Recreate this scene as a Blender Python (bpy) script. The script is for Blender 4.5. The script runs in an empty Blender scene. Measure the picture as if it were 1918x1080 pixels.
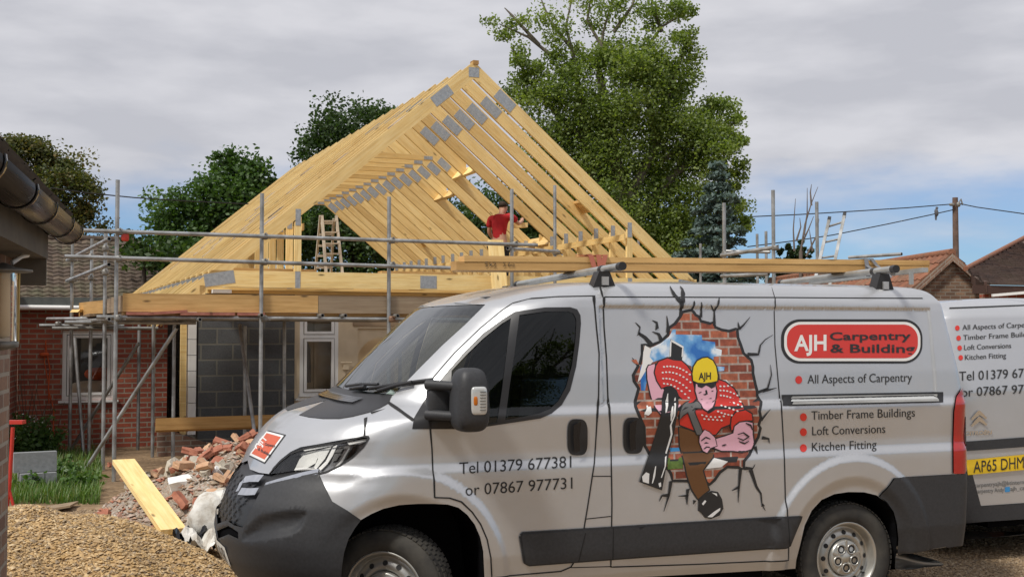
import bpy, bmesh, math, random
import numpy as np
from mathutils import Vector, Matrix
from mathutils.geometry import delaunay_2d_cdt
random.seed(7); RNG = np.random.default_rng(7)
SC = bpy.context.scene; COL = SC.collection
R = math.radians

# ---------------------------------------------------------------- camera
F, CX, CY, EYE = 2200.0, 959.0, 540.0, 1.76
PIT = math.atan(80 / F); CP, SP = math.cos(PIT), math.sin(PIT)
cd = bpy.data.cameras.new('camera'); cam = bpy.data.objects.new('camera', cd); COL.objects.link(cam)
cam.location = (0, 0, EYE); cam.rotation_euler = (math.pi / 2 + PIT, 0, 0)
cd.sensor_width = 36; cd.lens = 36 * F / 1918; cd.clip_start = 0.1; cd.clip_end = 3000
SC.camera = cam

# ---------------------------------------------------------------- sky and sun
SUN_EL, SUN_AZ = R(54), R(223)       # azimuth clockwise from +Y: behind the camera, to its left
w = bpy.data.worlds.new('World'); SC.world = w; w.use_nodes = True
nt = w.node_tree; nt.nodes.clear()
def N(nt, t, **k):
    n = nt.nodes.new(t)
    for a, b in k.items():
        if a.startswith('i_'):
            n.inputs[a[2:].replace('_', ' ')].default_value = b
        else: setattr(n, a, b)
    return n
def LK(nt, a, b): nt.links.new(a, b)
sky = N(nt, 'ShaderNodeTexSky', sky_type='NISHITA', sun_disc=False, sun_elevation=SUN_EL, sun_rotation=SUN_AZ)
sky.air_density = 1.0; sky.dust_density = 0.6; sky.ozone_density = 2.0
tc = N(nt, 'ShaderNodeTexCoord'); sep = N(nt, 'ShaderNodeSeparateXYZ'); LK(nt, tc.outputs['Generated'], sep.inputs[0])
mp = N(nt, 'ShaderNodeMapping'); mp.inputs['Scale'].default_value = (2.6, 2.6, 9); LK(nt, tc.outputs['Generated'], mp.inputs[0])
n1 = N(nt, 'ShaderNodeTexNoise', i_Scale=1.6, i_Detail=6.0, i_Roughness=0.55); LK(nt, mp.outputs[0], n1.inputs['Vector'])
n2 = N(nt, 'ShaderNodeTexNoise', i_Scale=3.2, i_Detail=5.0, i_Roughness=0.5); LK(nt, mp.outputs[0], n2.inputs['Vector'])
# cloud cover: rises from the horizon, broken by noise
ma = N(nt, 'ShaderNodeMath', operation='MULTIPLY_ADD'); LK(nt, n1.outputs[0], ma.inputs[0]); ma.inputs[1].default_value = 0.17; LK(nt, sep.outputs[2], ma.inputs[2])
cov = N(nt, 'ShaderNodeMapRange', interpolation_type='SMOOTHSTEP'); LK(nt, ma.outputs[0], cov.inputs[0])
cov.inputs[1].default_value = 0.150; cov.inputs[2].default_value = 0.235; cov.inputs[3].default_value = 0.10; cov.inputs[4].default_value = 0.97
rmp = N(nt, 'ShaderNodeValToRGB'); LK(nt, n2.outputs[0], rmp.inputs[0])
rmp.color_ramp.elements[0].position = 0.36; rmp.color_ramp.elements[0].color = (4.0, 4.03, 4.34, 1)
rmp.color_ramp.elements[1].position = 0.66; rmp.color_ramp.elements[1].color = (5.1, 5.08, 5.34, 1)
skm = N(nt, 'ShaderNodeMix', data_type='RGBA', blend_type='MULTIPLY'); skm.inputs[0].default_value = 1
LK(nt, sky.outputs[0], skm.inputs[6]); skm.inputs[7].default_value = (0.42, 0.60, 0.86, 1)
mx = N(nt, 'ShaderNodeMix', data_type='RGBA'); LK(nt, cov.outputs[0], mx.inputs[0]); LK(nt, skm.outputs[2], mx.inputs[6]); LK(nt, rmp.outputs[0], mx.inputs[7])
bg = N(nt, 'ShaderNodeBackground'); bg.inputs[1].default_value = 0.115; LK(nt, mx.outputs[2], bg.inputs[0])
wo = N(nt, 'ShaderNodeOutputWorld'); LK(nt, bg.outputs[0], wo.inputs[0])
sl = bpy.data.lights.new('sun', 'SUN'); sl.energy = 2.9; sl.angle = R(8); sl.color = (1.0, 0.955, 0.88)
so = bpy.data.objects.new('sun', sl); COL.objects.link(so)
sdir = Vector((math.sin(SUN_AZ) * math.cos(SUN_EL), math.cos(SUN_AZ) * math.cos(SUN_EL), math.sin(SUN_EL)))
so.rotation_euler = sdir.to_track_quat('Z', 'Y').to_euler(); so.location = (0, -10, 30)
SC.view_settings.view_transform = 'Standard'; SC.view_settings.look = 'None'
SC.view_settings.exposure = 0.25; SC.view_settings.gamma = 1.0

# ---------------------------------------------------------------- photograph geometry
def A(*p): return np.array(p, float)
def unit(v): v = np.asarray(v, float); return v / np.linalg.norm(v)
EY = A(0, 0, EYE); UP = A(0, 0, 1)
def ray(px, py):
    u = (CY - py) / F
    return A((px - CX) / F, CP - u * SP, SP + u * CP)
def atD(px, py, D):                       # point at distance D in front of the camera
    d = ray(px, py); return EY + d * (D / d[1])
def atZ(px, py, z=0.0):                   # point at height z
    d = ray(px, py); return EY + d * ((z - EYE) / d[2])
def atP(px, py, p0, n):                   # point on a plane
    d = ray(px, py); return EY + d * (((p0 - EY) @ n) / (d @ n))
TH = R(23); GU = A(math.cos(TH), math.sin(TH), 0); GV = A(-math.sin(TH), math.cos(TH), 0); GO = A(-.589, 18, 0)
def hp(u, v, z): return GO + u * GU + v * GV + z * UP          # house frame
def atV(px, py, v): return atP(px, py, GO + v * GV, GV)
def atU(px, py, u): return atP(px, py, GO + u * GU, GU)

# ---------------------------------------------------------------- mesh builder
class MB:
    def __init__(s): s.v = []; s.f = []; s.uv = []; s.m = []; s.sm = []; s.t = []; s.cm = 0; s.ct = 0.5; s.smooth = False
    def face(s, pts, uvs=None):
        i = len(s.v); s.v += [tuple(p) for p in pts]; n = len(pts); s.f.append(tuple(range(i, i + n)))
        s.uv += list(uvs) if uvs is not None else [(0, 0)] * n
        s.m.append(s.cm); s.sm.append(s.smooth); s.t.append(s.ct)
    def faces(s, verts, faces, uvs=None):          # shared vertices; uvs per vertex
        i = len(s.v); s.v += [tuple(p) for p in verts]
        for f in faces:
            s.f.append(tuple(i + k for k in f)); s.uv += [uvs[k] for k in f] if uvs is not None else [(0, 0)] * len(f)
            s.m.append(s.cm); s.sm.append(s.smooth); s.t.append(s.ct)
    def box(s, o, a, b, c, tint=None, uvo=None):           # corner o, edges a (long), b, c
        o, a, b, c = map(lambda q: np.asarray(q, float), (o, a, b, c))
        if np.cross(a, b) @ c < 0: b, c = c, b
        s.ct = random.random() if tint is None else tint
        L, W, H = (np.linalg.norm(q) for q in (a, b, c)); u0, v0 = (random.random() * 9, random.random() * 9) if uvo is None else uvo
        def q(p, e1, e2, l1, l2, du=0): s.face([p, p + e1, p + e1 + e2, p + e2], [(u0 + du, v0), (u0 + du + l1, v0), (u0 + du + l1, v0 + l2), (u0 + du, v0 + l2)])
        def q2(p, e1, e2, l1, l2): s.face([p, p + e1, p + e1 + e2, p + e2], [(u0, v0), (u0, v0 + l1), (u0 + l2, v0 + l1), (u0 + l2, v0)])
        q2(o, b, a, W, L); q(o + c, a, b, L, W)
        q(o, a, c, L, H); q2(o + b, c, a, H, L)
        q(o + a, b, c, W, H, 3.3); q2(o, c, b, H, W)
    def beam(s, p, q, wd, ht, up=UP, tint=None):      # centred bar from p to q, ht along up
        p, q = A(*p), A(*q); a = q - p; d = unit(a); sd = unit(np.cross(d, up)); u = np.cross(sd, d)
        s.box(p - sd * wd / 2 - u * ht / 2, a, sd * wd, u * ht, tint)
    def tube(s, p, q, r, n=10, r2=None, caps=True):
        s.path([p, q], r, n, r2=r2, caps=caps)
    def path(s, pts, r, n=8, r2=None, caps=True, hollow=False):
        pts = [A(*p) for p in pts]; m = len(pts); rs = np.linspace(r, r if r2 is None else r2, m) if np.isscalar(r) else np.asarray(r)
        d0 = unit(pts[1] - pts[0]); ref = UP if abs(d0[2]) < .9 else A(1, 0, 0); x = unit(np.cross(d0, ref)); vs = []; uvs = []; L = 0
        s.ct = random.random(); u0 = random.random() * 9
        for i in range(m):
            d = unit(pts[min(i + 1, m - 1)] - pts[max(i - 1, 0)]); x = unit(x - d * (x @ d)); y = np.cross(d, x)
            if i: L += np.linalg.norm(pts[i] - pts[i - 1])
            for k in range(n):
                t = 2 * math.pi * k / n; vs.append(pts[i] + rs[i] * (math.cos(t) * x + math.sin(t) * y)); uvs.append((u0 + L, k / n))
        fs = [(i * n + k, i * n + (k + 1) % n, (i + 1) * n + (k + 1) % n, (i + 1) * n + k) for i in range(m - 1) for k in range(n)]
        o = s.smooth; s.smooth = True; s.faces(vs, fs, uvs); s.smooth = False
        if caps: s.face(vs[:n][::-1]); s.face(vs[-n:])
        s.smooth = o
    def prism(s, pts2, o, ax, ay, th, sides=True, uvs=1.0):   # polygon in plane (o, ax, ay) extruded by vector th
        o = A(*o); ax = A(*ax); ay = A(*ay); th = A(*th)
        P = [o + a * ax + b * ay for a, b in pts2]; Q = [p + th for p in P]; n = len(P)
        ar = sum(pts2[i][0] * pts2[(i + 1) % n][1] - pts2[(i + 1) % n][0] * pts2[i][1] for i in range(n))
        if (np.cross(ax, ay) @ th) * ar > 0: P, Q, pp = P[::-1], Q[::-1], pts2[::-1]
        else: pp = pts2
        s.face(P, [(a * uvs, b * uvs) for a, b in pp]); s.face(Q[::-1], [(a * uvs, b * uvs) for a, b in pp[::-1]])
        if sides:
            L = 0
            for i in range(n):
                j = (i + 1) % n; l = np.linalg.norm(P[j] - P[i]); t = np.linalg.norm(th)
                s.face([P[i], Q[i], Q[j], P[j]], [(L, 0), (L, t), (L + l, t), (L + l, 0)]); L += l
    def lathe(s, prof, o, ax, n=40, ref=None):        # prof: (radius, height along ax)
        o = A(*o); ax = unit(ax); x = unit(np.cross(ax, UP if abs(ax[2]) < .9 else A(1, 0, 0))); y = np.cross(ax, x); m = len(prof)
        vs = [o + ax * h + r * (math.cos(2 * math.pi * k / n) * x + math.sin(2 * math.pi * k / n) * y) for r, h in prof for k in range(n)]
        uv = [(k / n * 6, i / m) for i in range(m) for k in range(n)]
        fs = [(i * n + k, i * n + (k + 1) % n, (i + 1) * n + (k + 1) % n, (i + 1) * n + k) for i in range(m - 1) for k in range(n)]
        s.smooth = True; s.faces(vs, fs, uv); s.smooth = False
    def disc(s, o, ax, r, n=20):
        o = A(*o); ax = unit(ax); x = unit(np.cross(ax, UP if abs(ax[2]) < .9 else A(1, 0, 0))); y = np.cross(ax, x)
        s.face([o + r * (math.cos(2 * math.pi * k / n) * x + math.sin(2 * math.pi * k / n) * y) for k in range(n)])
    def mesh(s, name, mats, base):
        me = bpy.data.meshes.new(name)
        V_ = np.array(s.v, float) - np.asarray(base, float)
        me.from_pydata(V_.tolist(), [], s.f)
        for m in (mats if isinstance(mats, (list, tuple)) else [mats]): me.materials.append(m)
        me.polygons.foreach_set('material_index', s.m); me.polygons.foreach_set('use_smooth', s.sm)
        ul = me.uv_layers.new(name='UVMap'); ul.data.foreach_set('uv', np.array(s.uv, np.float32).ravel())
        at = me.attributes.new('tint', 'FLOAT', 'FACE'); at.data.foreach_set('value', np.array(s.t, np.float32))
        me.update(); return me
BASE = {}
def tag(o, label=None, cat=None, group=None, kind=None):
    if label: o['label'] = label
    if cat: o['category'] = cat
    if group: o['group'] = group
    if kind: o['kind'] = kind
    return o
def empty(name, base, label=None, cat=None, group=None):
    o = bpy.data.objects.new(name, None); o.empty_display_size = .2; COL.objects.link(o); o.location = tuple(base); BASE[o] = A(*base)
    return tag(o, label, cat, group)
def build(mb, name, mats, parent=None, base=None, label=None, cat=None, group=None, kind=None):
    if parent is not None: b = BASE[parent]
    elif base is not None: b = A(*base)
    else:
        a = np.array(mb.v, float); b = A((a[:, 0].min() + a[:, 0].max()) / 2, (a[:, 1].min() + a[:, 1].max()) / 2, a[:, 2].min())
    me = mb.mesh(name, mats, b); o = bpy.data.objects.new(name, me); COL.objects.link(o)
    BASE[o] = b
    if parent is not None: o.parent = parent
    else: o.location = tuple(b)
    return tag(o, label, cat, group, kind)
def copy_tree(o, parent=None):
    c = o.copy(); COL.objects.link(c)
    if parent is not None: c.parent = parent
    for ch in list(o.children): copy_tree(ch, c)
    return c

# ---------------------------------------------------------------- materials
M = {}
def mat(name, col=(.5, .5, .5), rough=.6, metal=0.0, **kw):
    m = bpy.data.materials.new(name); m.use_nodes = True; p = m.node_tree.nodes['Principled BSDF']
    p.inputs['Base Color'].default_value = (*col, 1); p.inputs['Roughness'].default_value = rough; p.inputs['Metallic'].default_value = metal
    for k, v in kw.items(): p.inputs[k.replace('_', ' ')].default_value = v
    M[name] = m; return m, m.node_tree, p
def coords(nt, src='Object', scale=(1, 1, 1)):
    t = N(nt, 'ShaderNodeTexCoord'); q = N(nt, 'ShaderNodeMapping'); q.inputs['Scale'].default_value = scale; LK(nt, t.outputs[src], q.inputs[0]); return q.outputs[0]
def ramp(nt, src, stops):
    r = N(nt, 'ShaderNodeValToRGB'); e = r.color_ramp.elements
    while len(e) < len(stops): e.new(.5)
    for el, (p, c) in zip(e, stops): el.position = p; el.color = (*c, 1)
    if src is not None: LK(nt, src, r.inputs[0])
    return r.outputs[0]
def noise(nt, vec, scale, detail=5, rough=.55):
    n = N(nt, 'ShaderNodeTexNoise', i_Scale=scale, i_Detail=float(detail), i_Roughness=rough); LK(nt, vec, n.inputs['Vector']); return n.outputs[0]
def mixc(nt, fac, a, b, mode='MIX'):
    m = N(nt, 'ShaderNodeMix', data_type='RGBA', blend_type=mode)
    for sock, v in ((m.inputs[0], fac), (m.inputs[6], a), (m.inputs[7], b)):
        if hasattr(v, 'is_linked'): LK(nt, v, sock)
        elif isinstance(v, (int, float)): sock.default_value = v
        else: sock.default_value = (*v, 1)
    return m.outputs[2]
def bump(nt, p, h, strength=.4, dist=.02):
    b = N(nt, 'ShaderNodeBump'); b.inputs['Strength'].default_value = strength; b.inputs['Distance'].default_value = dist
    LK(nt, h, b.inputs['Height']); LK(nt, b.outputs[0], p.inputs['Normal'])
def tintfac(nt):
    a = N(nt, 'ShaderNodeAttribute', attribute_name='tint'); return a.outputs['Fac']

def m_timber(name, c1, c2, c3, rough=.62, knots=True):
    m, nt, p = mat(name, c1, rough)
    uv = coords(nt, 'UV', (1.2, 22, 1)); g = noise(nt, uv, 1.6, 6, .6)
    col = ramp(nt, g, [(.3, c2), (.5, c1), (.72, c3)])
    t = tintfac(nt); tv = ramp(nt, t, [(0, (.80, .74, .66)), (.3, (.95, .91, .86)), (.6, (1.02, 1.0, .98)), (1, (1.07, 1.07, 1.05))])
    col = mixc(nt, 1.0, col, tv, 'MULTIPLY'); col = mixc(nt, .55, col, ramp(nt, noise(nt, coords(nt, 'UV', (.9, 4, 1)), 2.3, 5, .65), [(.28, (.72, .66, .58)), (.55, (1, 1, 1)), (.8, (1.08, 1.06, 1.02))]), 'MULTIPLY')
    oi = N(nt, 'ShaderNodeObjectInfo'); col = mixc(nt, 1.0, col, ramp(nt, oi.outputs['Random'], [(0, (.78, .73, .66)), (.35, (.95, .93, .90)), (.7, (1.0, 1.0, 1.0)), (1, (1.05, 1.06, 1.08))]), 'MULTIPLY')
    if knots:
        vo = N(nt, 'ShaderNodeTexVoronoi', i_Scale=1.0); uv2 = coords(nt, 'UV', (2.1, 6.5, 1)); LK(nt, uv2, vo.inputs['Vector'])
        kf = ramp(nt, vo.outputs['Distance'], [(.05, (1, 1, 1)), (.13, (0, 0, 0))])
        col = mixc(nt, kf, col, tuple(x * .33 for x in c2))
    LK(nt, col, p.inputs['Base Color']); bump(nt, p, g, .15, .004); return m
m_timber('timber', (.87, .655, .29), (.77, .53, .20), (.91, .73, .38))
m_timber('timber_grey', (.30, .225, .15), (.24, .175, .115), (.37, .29, .20))
m_timber('timber_board', (.62, .39, .15), (.50, .30, .105), (.70, .46, .20))
def m_noisy(name, c1, c2, scale=6, rough=.6, metal=0, b=.2, bd=.01, detail=6, **kw):
    m, nt, p = mat(name, c1, rough, metal, **kw); v = coords(nt); g = noise(nt, v, scale, detail, .6)
    LK(nt, ramp(nt, g, [(.32, c1), (.68, c2)]), p.inputs['Base Color'])
    if b: bump(nt, p, g, b, bd)
    return m
m_noisy('galv', (.22, .215, .20), (.50, .51, .51), 5, .45, .65, .15)
m_noisy('galv_dark', (.17, .165, .15), (.30, .29, .27), 12, .55, .5, .2)
m_noisy('plate_steel', (.32, .345, .37), (.47, .50, .52), 30, .5, .45, .1)
m_noisy('aluminium', (.55, .55, .54), (.68, .68, .67), 10, .35, .8, .05)
m_noisy('rust_clamp', (.16, .09, .06), (.33, .20, .13), 30, .7, .4, .3)
def m_brick(name, cols, mortar, bw=.225, bh=.075, ms=.010, bumpd=.006, sat=1, off=.5, rough=.85):
    m, nt, p = mat(name, cols[0], rough)
    uv = coords(nt, 'UV'); br = N(nt, 'ShaderNodeTexBrick', offset=off); LK(nt, uv, br.inputs['Vector'])
    br.inputs['Scale'].default_value = 1; br.inputs['Mortar Size'].default_value = ms; br.inputs['Mortar Smooth'].default_value = .15; br.inputs['Bias'].default_value = 0
    br.inputs['Brick Width'].default_value = bw; br.inputs['Row Height'].default_value = bh
    br.inputs['Color1'].default_value = (0, 0, 0, 1); br.inputs['Color2'].default_value = (1, 1, 1, 1); br.inputs['Mortar'].default_value = (.5, .5, .5, 1)
    k = len(cols); col = ramp(nt, br.outputs['Color'], [(i / (k - 1) if k > 1 else 0, c) for i, c in enumerate(cols)])
    g = noise(nt, uv, 40, 5, .6); g2 = noise(nt, uv, 2.2, 4, .6)
    col = mixc(nt, .5, col, ramp(nt, g, [(.25, (.55, .55, .55)), (.75, (1.4, 1.4, 1.4))]), 'MULTIPLY')
    col = mixc(nt, br.outputs['Fac'], col, mortar)
    col = mixc(nt, .6, col, ramp(nt, g2, [(.28, (.52, .50, .48)), (.5, (.95, .95, .95)), (.72, (1.25, 1.22, 1.18))]), 'MULTIPLY')
    LK(nt, col, p.inputs['Base Color'])
    inv = N(nt, 'ShaderNodeMath', operation='SUBTRACT'); inv.inputs[0].default_value = 1; LK(nt, br.outputs['Fac'], inv.inputs[1])
    ad = N(nt, 'ShaderNodeMath', operation='MULTIPLY_ADD'); LK(nt, g, ad.inputs[0]); ad.inputs[1].default_value = .25; LK(nt, inv.outputs[0], ad.inputs[2])
    bump(nt, p, ad.outputs[0], .7, bumpd); return m
m_brick('brick_red', [(.30, .065, .035), (.36, .085, .045), (.26, .055, .035), (.40, .11, .06)], (.33, .27, .21))
m_brick('brick_old', [(.20, .115, .075), (.27, .17, .11), (.15, .09, .06), (.24, .12, .08)], (.26, .23, .19))
m_brick('brick_brown', [(.24, .14, .095), (.30, .18, .12), (.19, .11, .08), (.35, .22, .15)], (.33, .29, .24))
m_brick('block_grey', [(.085, .09, .095), (.105, .11, .115), (.075, .08, .085), (.097, .10, .105)], (.17, .165, .14), .45, .225, .012)
m_noisy('render_cream', (.58, .47, .32), (.68, .56, .40), 4, .9, 0, .2)
m_noisy('upvc', (.78, .78, .76), (.84, .84, .82), 5, .35, 0, 0)
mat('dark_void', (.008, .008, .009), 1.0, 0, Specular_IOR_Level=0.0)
mat('white_sheet', (.78, .78, .76), .55)
def m_glass(name, tint=(.02, .025, .025), refl=1.5, alpha=.35):
    m = bpy.data.materials.new(name); m.use_nodes = True; nt = m.node_tree; nt.nodes.clear()
    fr = N(nt, 'ShaderNodeFresnel'); fr.inputs[0].default_value = refl
    tr = N(nt, 'ShaderNodeBsdfTransparent'); tr.inputs[0].default_value = (*[alpha * (.6 + t * 8) for t in tint], 1)
    gl = N(nt, 'ShaderNodeBsdfGlossy'); gl.inputs['Roughness'].default_value = .01; gl.inputs[0].default_value = (.95, .97, .97, 1)
    mixs = N(nt, 'ShaderNodeMixShader'); LK(nt, fr.outputs[0], mixs.inputs[0]); LK(nt, tr.outputs[0], mixs.inputs[1]); LK(nt, gl.outputs[0], mixs.inputs[2])
    o = N(nt, 'ShaderNodeOutputMaterial'); LK(nt, mixs.outputs[0], o.inputs[0]); M[name] = m; return m
m_glass('window_glass', (.05, .05, .05), 1.5, .8)
m_glass('van_glass', (.04, .055, .052), 2.1, .7)
m_glass('side_glass', (.02, .03, .03), 1.5, .35)
m_glass('lamp_glass', (.06, .06, .06), 1.5, .95)
# ================================================================ vans
mat('silver', (.57, .58, .60), .30, .62, Coat_Weight=.6, Coat_Roughness=.06)
def _silver():
    nt = M['silver'].node_tree; p = nt.nodes['Principled BSDF']; v = coords(nt)
    LK(nt, ramp(nt, noise(nt, v, 1.4, 5, .6), [(.3, (.535, .545, .56)), (.7, (.60, .61, .63))]), p.inputs['Base Color'])
    LK(nt, ramp(nt, noise(nt, v, 2.5, 5, .6), [(.3, (.27,) * 3), (.75, (.40,) * 3)]), p.inputs['Roughness'])
_silver()
m_noisy('bumper_plastic', (.026, .027, .030), (.038, .039, .043), 60, .55, 0, .08, .001)
mat('black_plastic', (.022, .022, .024), .42); mat('gloss_black', (.012, .012, .014), .12)
mat('seam_dark', (.012, .012, .013), .7)
m_noisy('tyre', (.022, .021, .020), (.06, .055, .046), 7, .85, 0, .3, .004)
mat('chrome', (.75, .76, .78), .08, 1.0); mat('lamp_silver', (.62, .63, .64), .22, .9)
m_noisy('rim_steel', (.42, .41, .38), (.55, .54, .50), 8, .33, .7, .1, .002)
mat('lens_red', (.42, .012, .012), .10, 0, Coat_Weight=1.0); mat('lens_amber', (.55, .15, .01), .15); mat('lens_clear', (.62, .63, .62), .15, .3)
mat('decal_black', (.022, .022, .023), .4); mat('decal_red', (.62, .030, .018), .35, 0, Coat_Weight=.4); mat('decal_white', (.78, .78, .77), .4)
mat('decal_pink', (.76, .43, .53), .4); mat('decal_yellow', (.80, .60, .02), .4); mat('decal_brown', (.14, .062, .022), .4); mat('decal_grey', (.13, .13, .13), .4)
mat('decal_orange', (.60, .10, .035), .4); mat('decal_blue', (.05, .28, .60), .4)
mat('lamp_base', (.26, .26, .265), .22, .6); mat('reflector', (.74, .74, .71), .3, .3); mat('plate_white', (.72, .72, .68), .4); mat('plate_yellow', (.78, .52, .02), .4)
mat('seat_fabric', (.03, .032, .035), .9)
def _decals():
    m, nt, p = mat('decal_brick', (.3, .1, .06), .4); v = coords(nt)
    sw = N(nt, 'ShaderNodeSeparateXYZ'); LK(nt, v, sw.inputs[0]); cb = N(nt, 'ShaderNodeCombineXYZ'); LK(nt, sw.outputs[0], cb.inputs[0]); LK(nt, sw.outputs[2], cb.inputs[1])
    br = N(nt, 'ShaderNodeTexBrick'); LK(nt, cb.outputs[0], br.inputs[0]); br.inputs['Scale'].default_value = 1; br.inputs['Brick Width'].default_value = .12; br.inputs['Row Height'].default_value = .052
    br.inputs['Mortar Size'].default_value = .006; br.inputs['Color1'].default_value = (.20, .05, .03, 1); br.inputs['Color2'].default_value = (.40, .13, .07, 1); br.inputs['Mortar'].default_value = (.36, .31, .28, 1)
    n = noise(nt, v, 22, 6, .65); c = mixc(nt, .8, br.outputs[0], ramp(nt, n, [(.25, (.35, .3, .3)), (.75, (1.7, 1.6, 1.5))]), 'MULTIPLY'); LK(nt, c, p.inputs[0])
    m, nt, p = mat('decal_sky', (.1, .3, .7), .4); v = coords(nt)
    LK(nt, ramp(nt, noise(nt, v, 7, 4, .5), [(.42, (.03, .16, .50)), (.55, (.16, .40, .72)), (.66, (.75, .82, .88))]), p.inputs[0])
_decals()

def sm(a, b, x): t = np.clip((x - a) / (b - a), 0, 1); return t * t * (3 - 2 * t)
XF = A((.22, .34), (.30, .27), (.36, .22), (.46, .165), (.585, .142), (.68, .157), (.80, .19), (.90, .255), (.95, .30), (1.0, .322), (1.037, .338), (1.10, .385), (1.162, .435), (1.22, .51), (1.265, .585), (1.30, .69), (1.335, .79), (1.357, .865), (1.447, .96), (1.683, 1.20), (1.83, 1.36), (1.916, 1.46), (1.945, 1.52), (1.98, 1.63), (2.01, 1.76), (2.035, 1.88), (2.057, 2.03), (2.07, 2.2), (2.085, 2.6), (2.09, 3.0))
WZ = A((.22, .90), (.35, .955), (.5, .982), (.62, .988), (.95, 1.0), (.985, 1.0), (1.03, .983), (1.08, .982), (1.27, 1.0), (1.288, 1.0), (1.325, .983), (1.5, .972), (1.90, .925), (1.955, .915), (1.965, .905), (2.0, .885), (2.03, .85), (2.05, .80))
XR = A((.22, 4.80), (.35, 4.90), (.78, 4.91), (.80, 4.905), (1.37, 4.90), (1.5, 4.88), (1.7, 4.84), (1.95, 4.79), (2.02, 4.73), (2.05, 4.66), (2.07, 4.5), (2.09, 4.3))
RZ = A((.22, .75), (1.05, .75), (1.35, .62), (1.9, .60), (2.09, .60)); QZ = A((.22, 2.6), (1.0, 2.4), (1.15, 2.5), (1.35, 3.3), (2.09, 3.5))
zz = np.concatenate([np.linspace(.22, 2.05, 230), 2.05 + .042 * (1 - np.linspace(.955, 0, 22) ** 2)])
def gs(arr, z, win):
    f = np.linspace(.22, 2.092, 937); v = np.interp(f, arr[:, 0], arr[:, 1]); k = max(1, int(win / .002)); kr = np.hanning(k * 2 + 1); kr /= kr.sum()
    return np.interp(z, f, np.convolve(np.pad(v, k, mode='edge'), kr, 'valid'))
WW = gs(WZ, zz, .010); WW[230:] = .80 * np.linspace(.955, 0, 22); WW[:230] = np.maximum(WW[:230], .80)
XFz = gs(XF, zz, .030); XRz = gs(XR, zz, .02); RRz = gs(RZ, zz, .05); QQz = gs(QZ, zz, .05)
SS = np.concatenate([[0], np.cumsum(np.hypot(np.diff(WW), np.diff(zz)))])
U1, U2, U3 = 1.35, 4.95, 6.05
UF = np.linspace(0, U1, 80); US = np.linspace(U1, U2, 150)[1:]; UR = np.linspace(U2, U3, 70)[1:]; UU = np.concatenate([UF, US, UR])
TAB = np.zeros((len(zz), len(UU), 3))
def arc(W, Rr, p, q, n):                      # superellipse quarter, resampled by arc length, from (0,0) to (Rr,W)
    ph = np.linspace(0, math.pi / 2, 400); x = Rr * (1 - np.cos(ph) ** (2 / p)); y = W * np.sin(ph) ** (2 / q)
    ds = np.hypot(np.diff(x), np.diff(y)); l = np.concatenate([[0], np.cumsum(ds)]); g = np.linspace(0, l[-1], n)
    return np.interp(g, l, x), np.interp(g, l, y)
for i in range(len(zz)):
    W_ = max(WW[i], 1e-3); ax, ay = arc(W_, RRz[i], 2.1, QQz[i], len(UF)); x0 = XFz[i]
    rr = .16; bx, by = arc(W_, rr, 3.0, 7.0, len(UR) + 1); bx, by = bx[::-1], by[::-1]
    xr = XRz[i]; xs = x0 + RRz[i] + (xr - rr - x0 - RRz[i]) * (US - U1) / (U2 - U1)
    TAB[i, :, 0] = np.concatenate([x0 + ax, xs, (xr - bx)[1:]]); TAB[i, :, 1] = np.concatenate([ay, np.full(len(US), W_), by[1:]]); TAB[i, :, 2] = zz[i]
WHF, WHR = (.985, .33), (3.925, .33)
def z2s(z): return np.interp(z, zz, SS)
FOG = None
def surf0(U, S):
    fi = np.interp(S, SS, np.arange(len(SS))); fj = np.interp(U, UU, np.arange(len(UU)))
    i = np.clip(fi.astype(int), 0, len(SS) - 2); j = np.clip(fj.astype(int), 0, len(UU) - 2); a = (fi - i)[..., None]; b = (fj - j)[..., None]
    return (TAB[i, j] * (1 - a) + TAB[i + 1, j] * a) * (1 - b) + (TAB[i, j + 1] * (1 - a) + TAB[i + 1, j + 1] * a) * b
RX0, RX1, RZ0, RZ1 = 2.215, 4.60, 1.33, 1.905
def surf(U, S):
    P = surf0(U, S); x, z = P[..., 0], P[..., 2]; side = sm(.95, 1.3, U) * (1 - sm(4.95, 5.05, U)); d = np.zeros_like(x)
    for (cx, cz), a, b in ((WHF, .66, .70), (WHR, .62, .66)):
        r = np.hypot((x - cx) / a, (z - cz) / b); d += .020 * (1 - sm(.93, 1.0, r)) - .022 * (1 - sm(.68, .80, r))
    e = np.minimum(np.minimum(x - RX0, RX1 - x), np.minimum(z - RZ0, RZ1 - z)); d -= .013 * sm(-.010, .012, e)
    P = P.copy(); P[..., 1] += d * side
    return P
def normals(U, S):
    h = .004; Ua, Ub = np.clip(U - h, 0, U3), np.clip(U + h, 0, U3); Sa, Sb = np.clip(S - h, 0, SS[-1]), np.clip(S + h, 0, SS[-1])
    n = np.cross(surf(Ub, S) - surf(Ua, S), surf(U, Sb) - surf(U, Sa)); l = np.linalg.norm(n, axis=-1, keepdims=True); n = n / np.maximum(l, 1e-12)
    return -n if False else n
_t = normals(A(3.0), A(1.0))[0]; NSGN = 1.0 if _t[1] > 0 else -1.0

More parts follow.
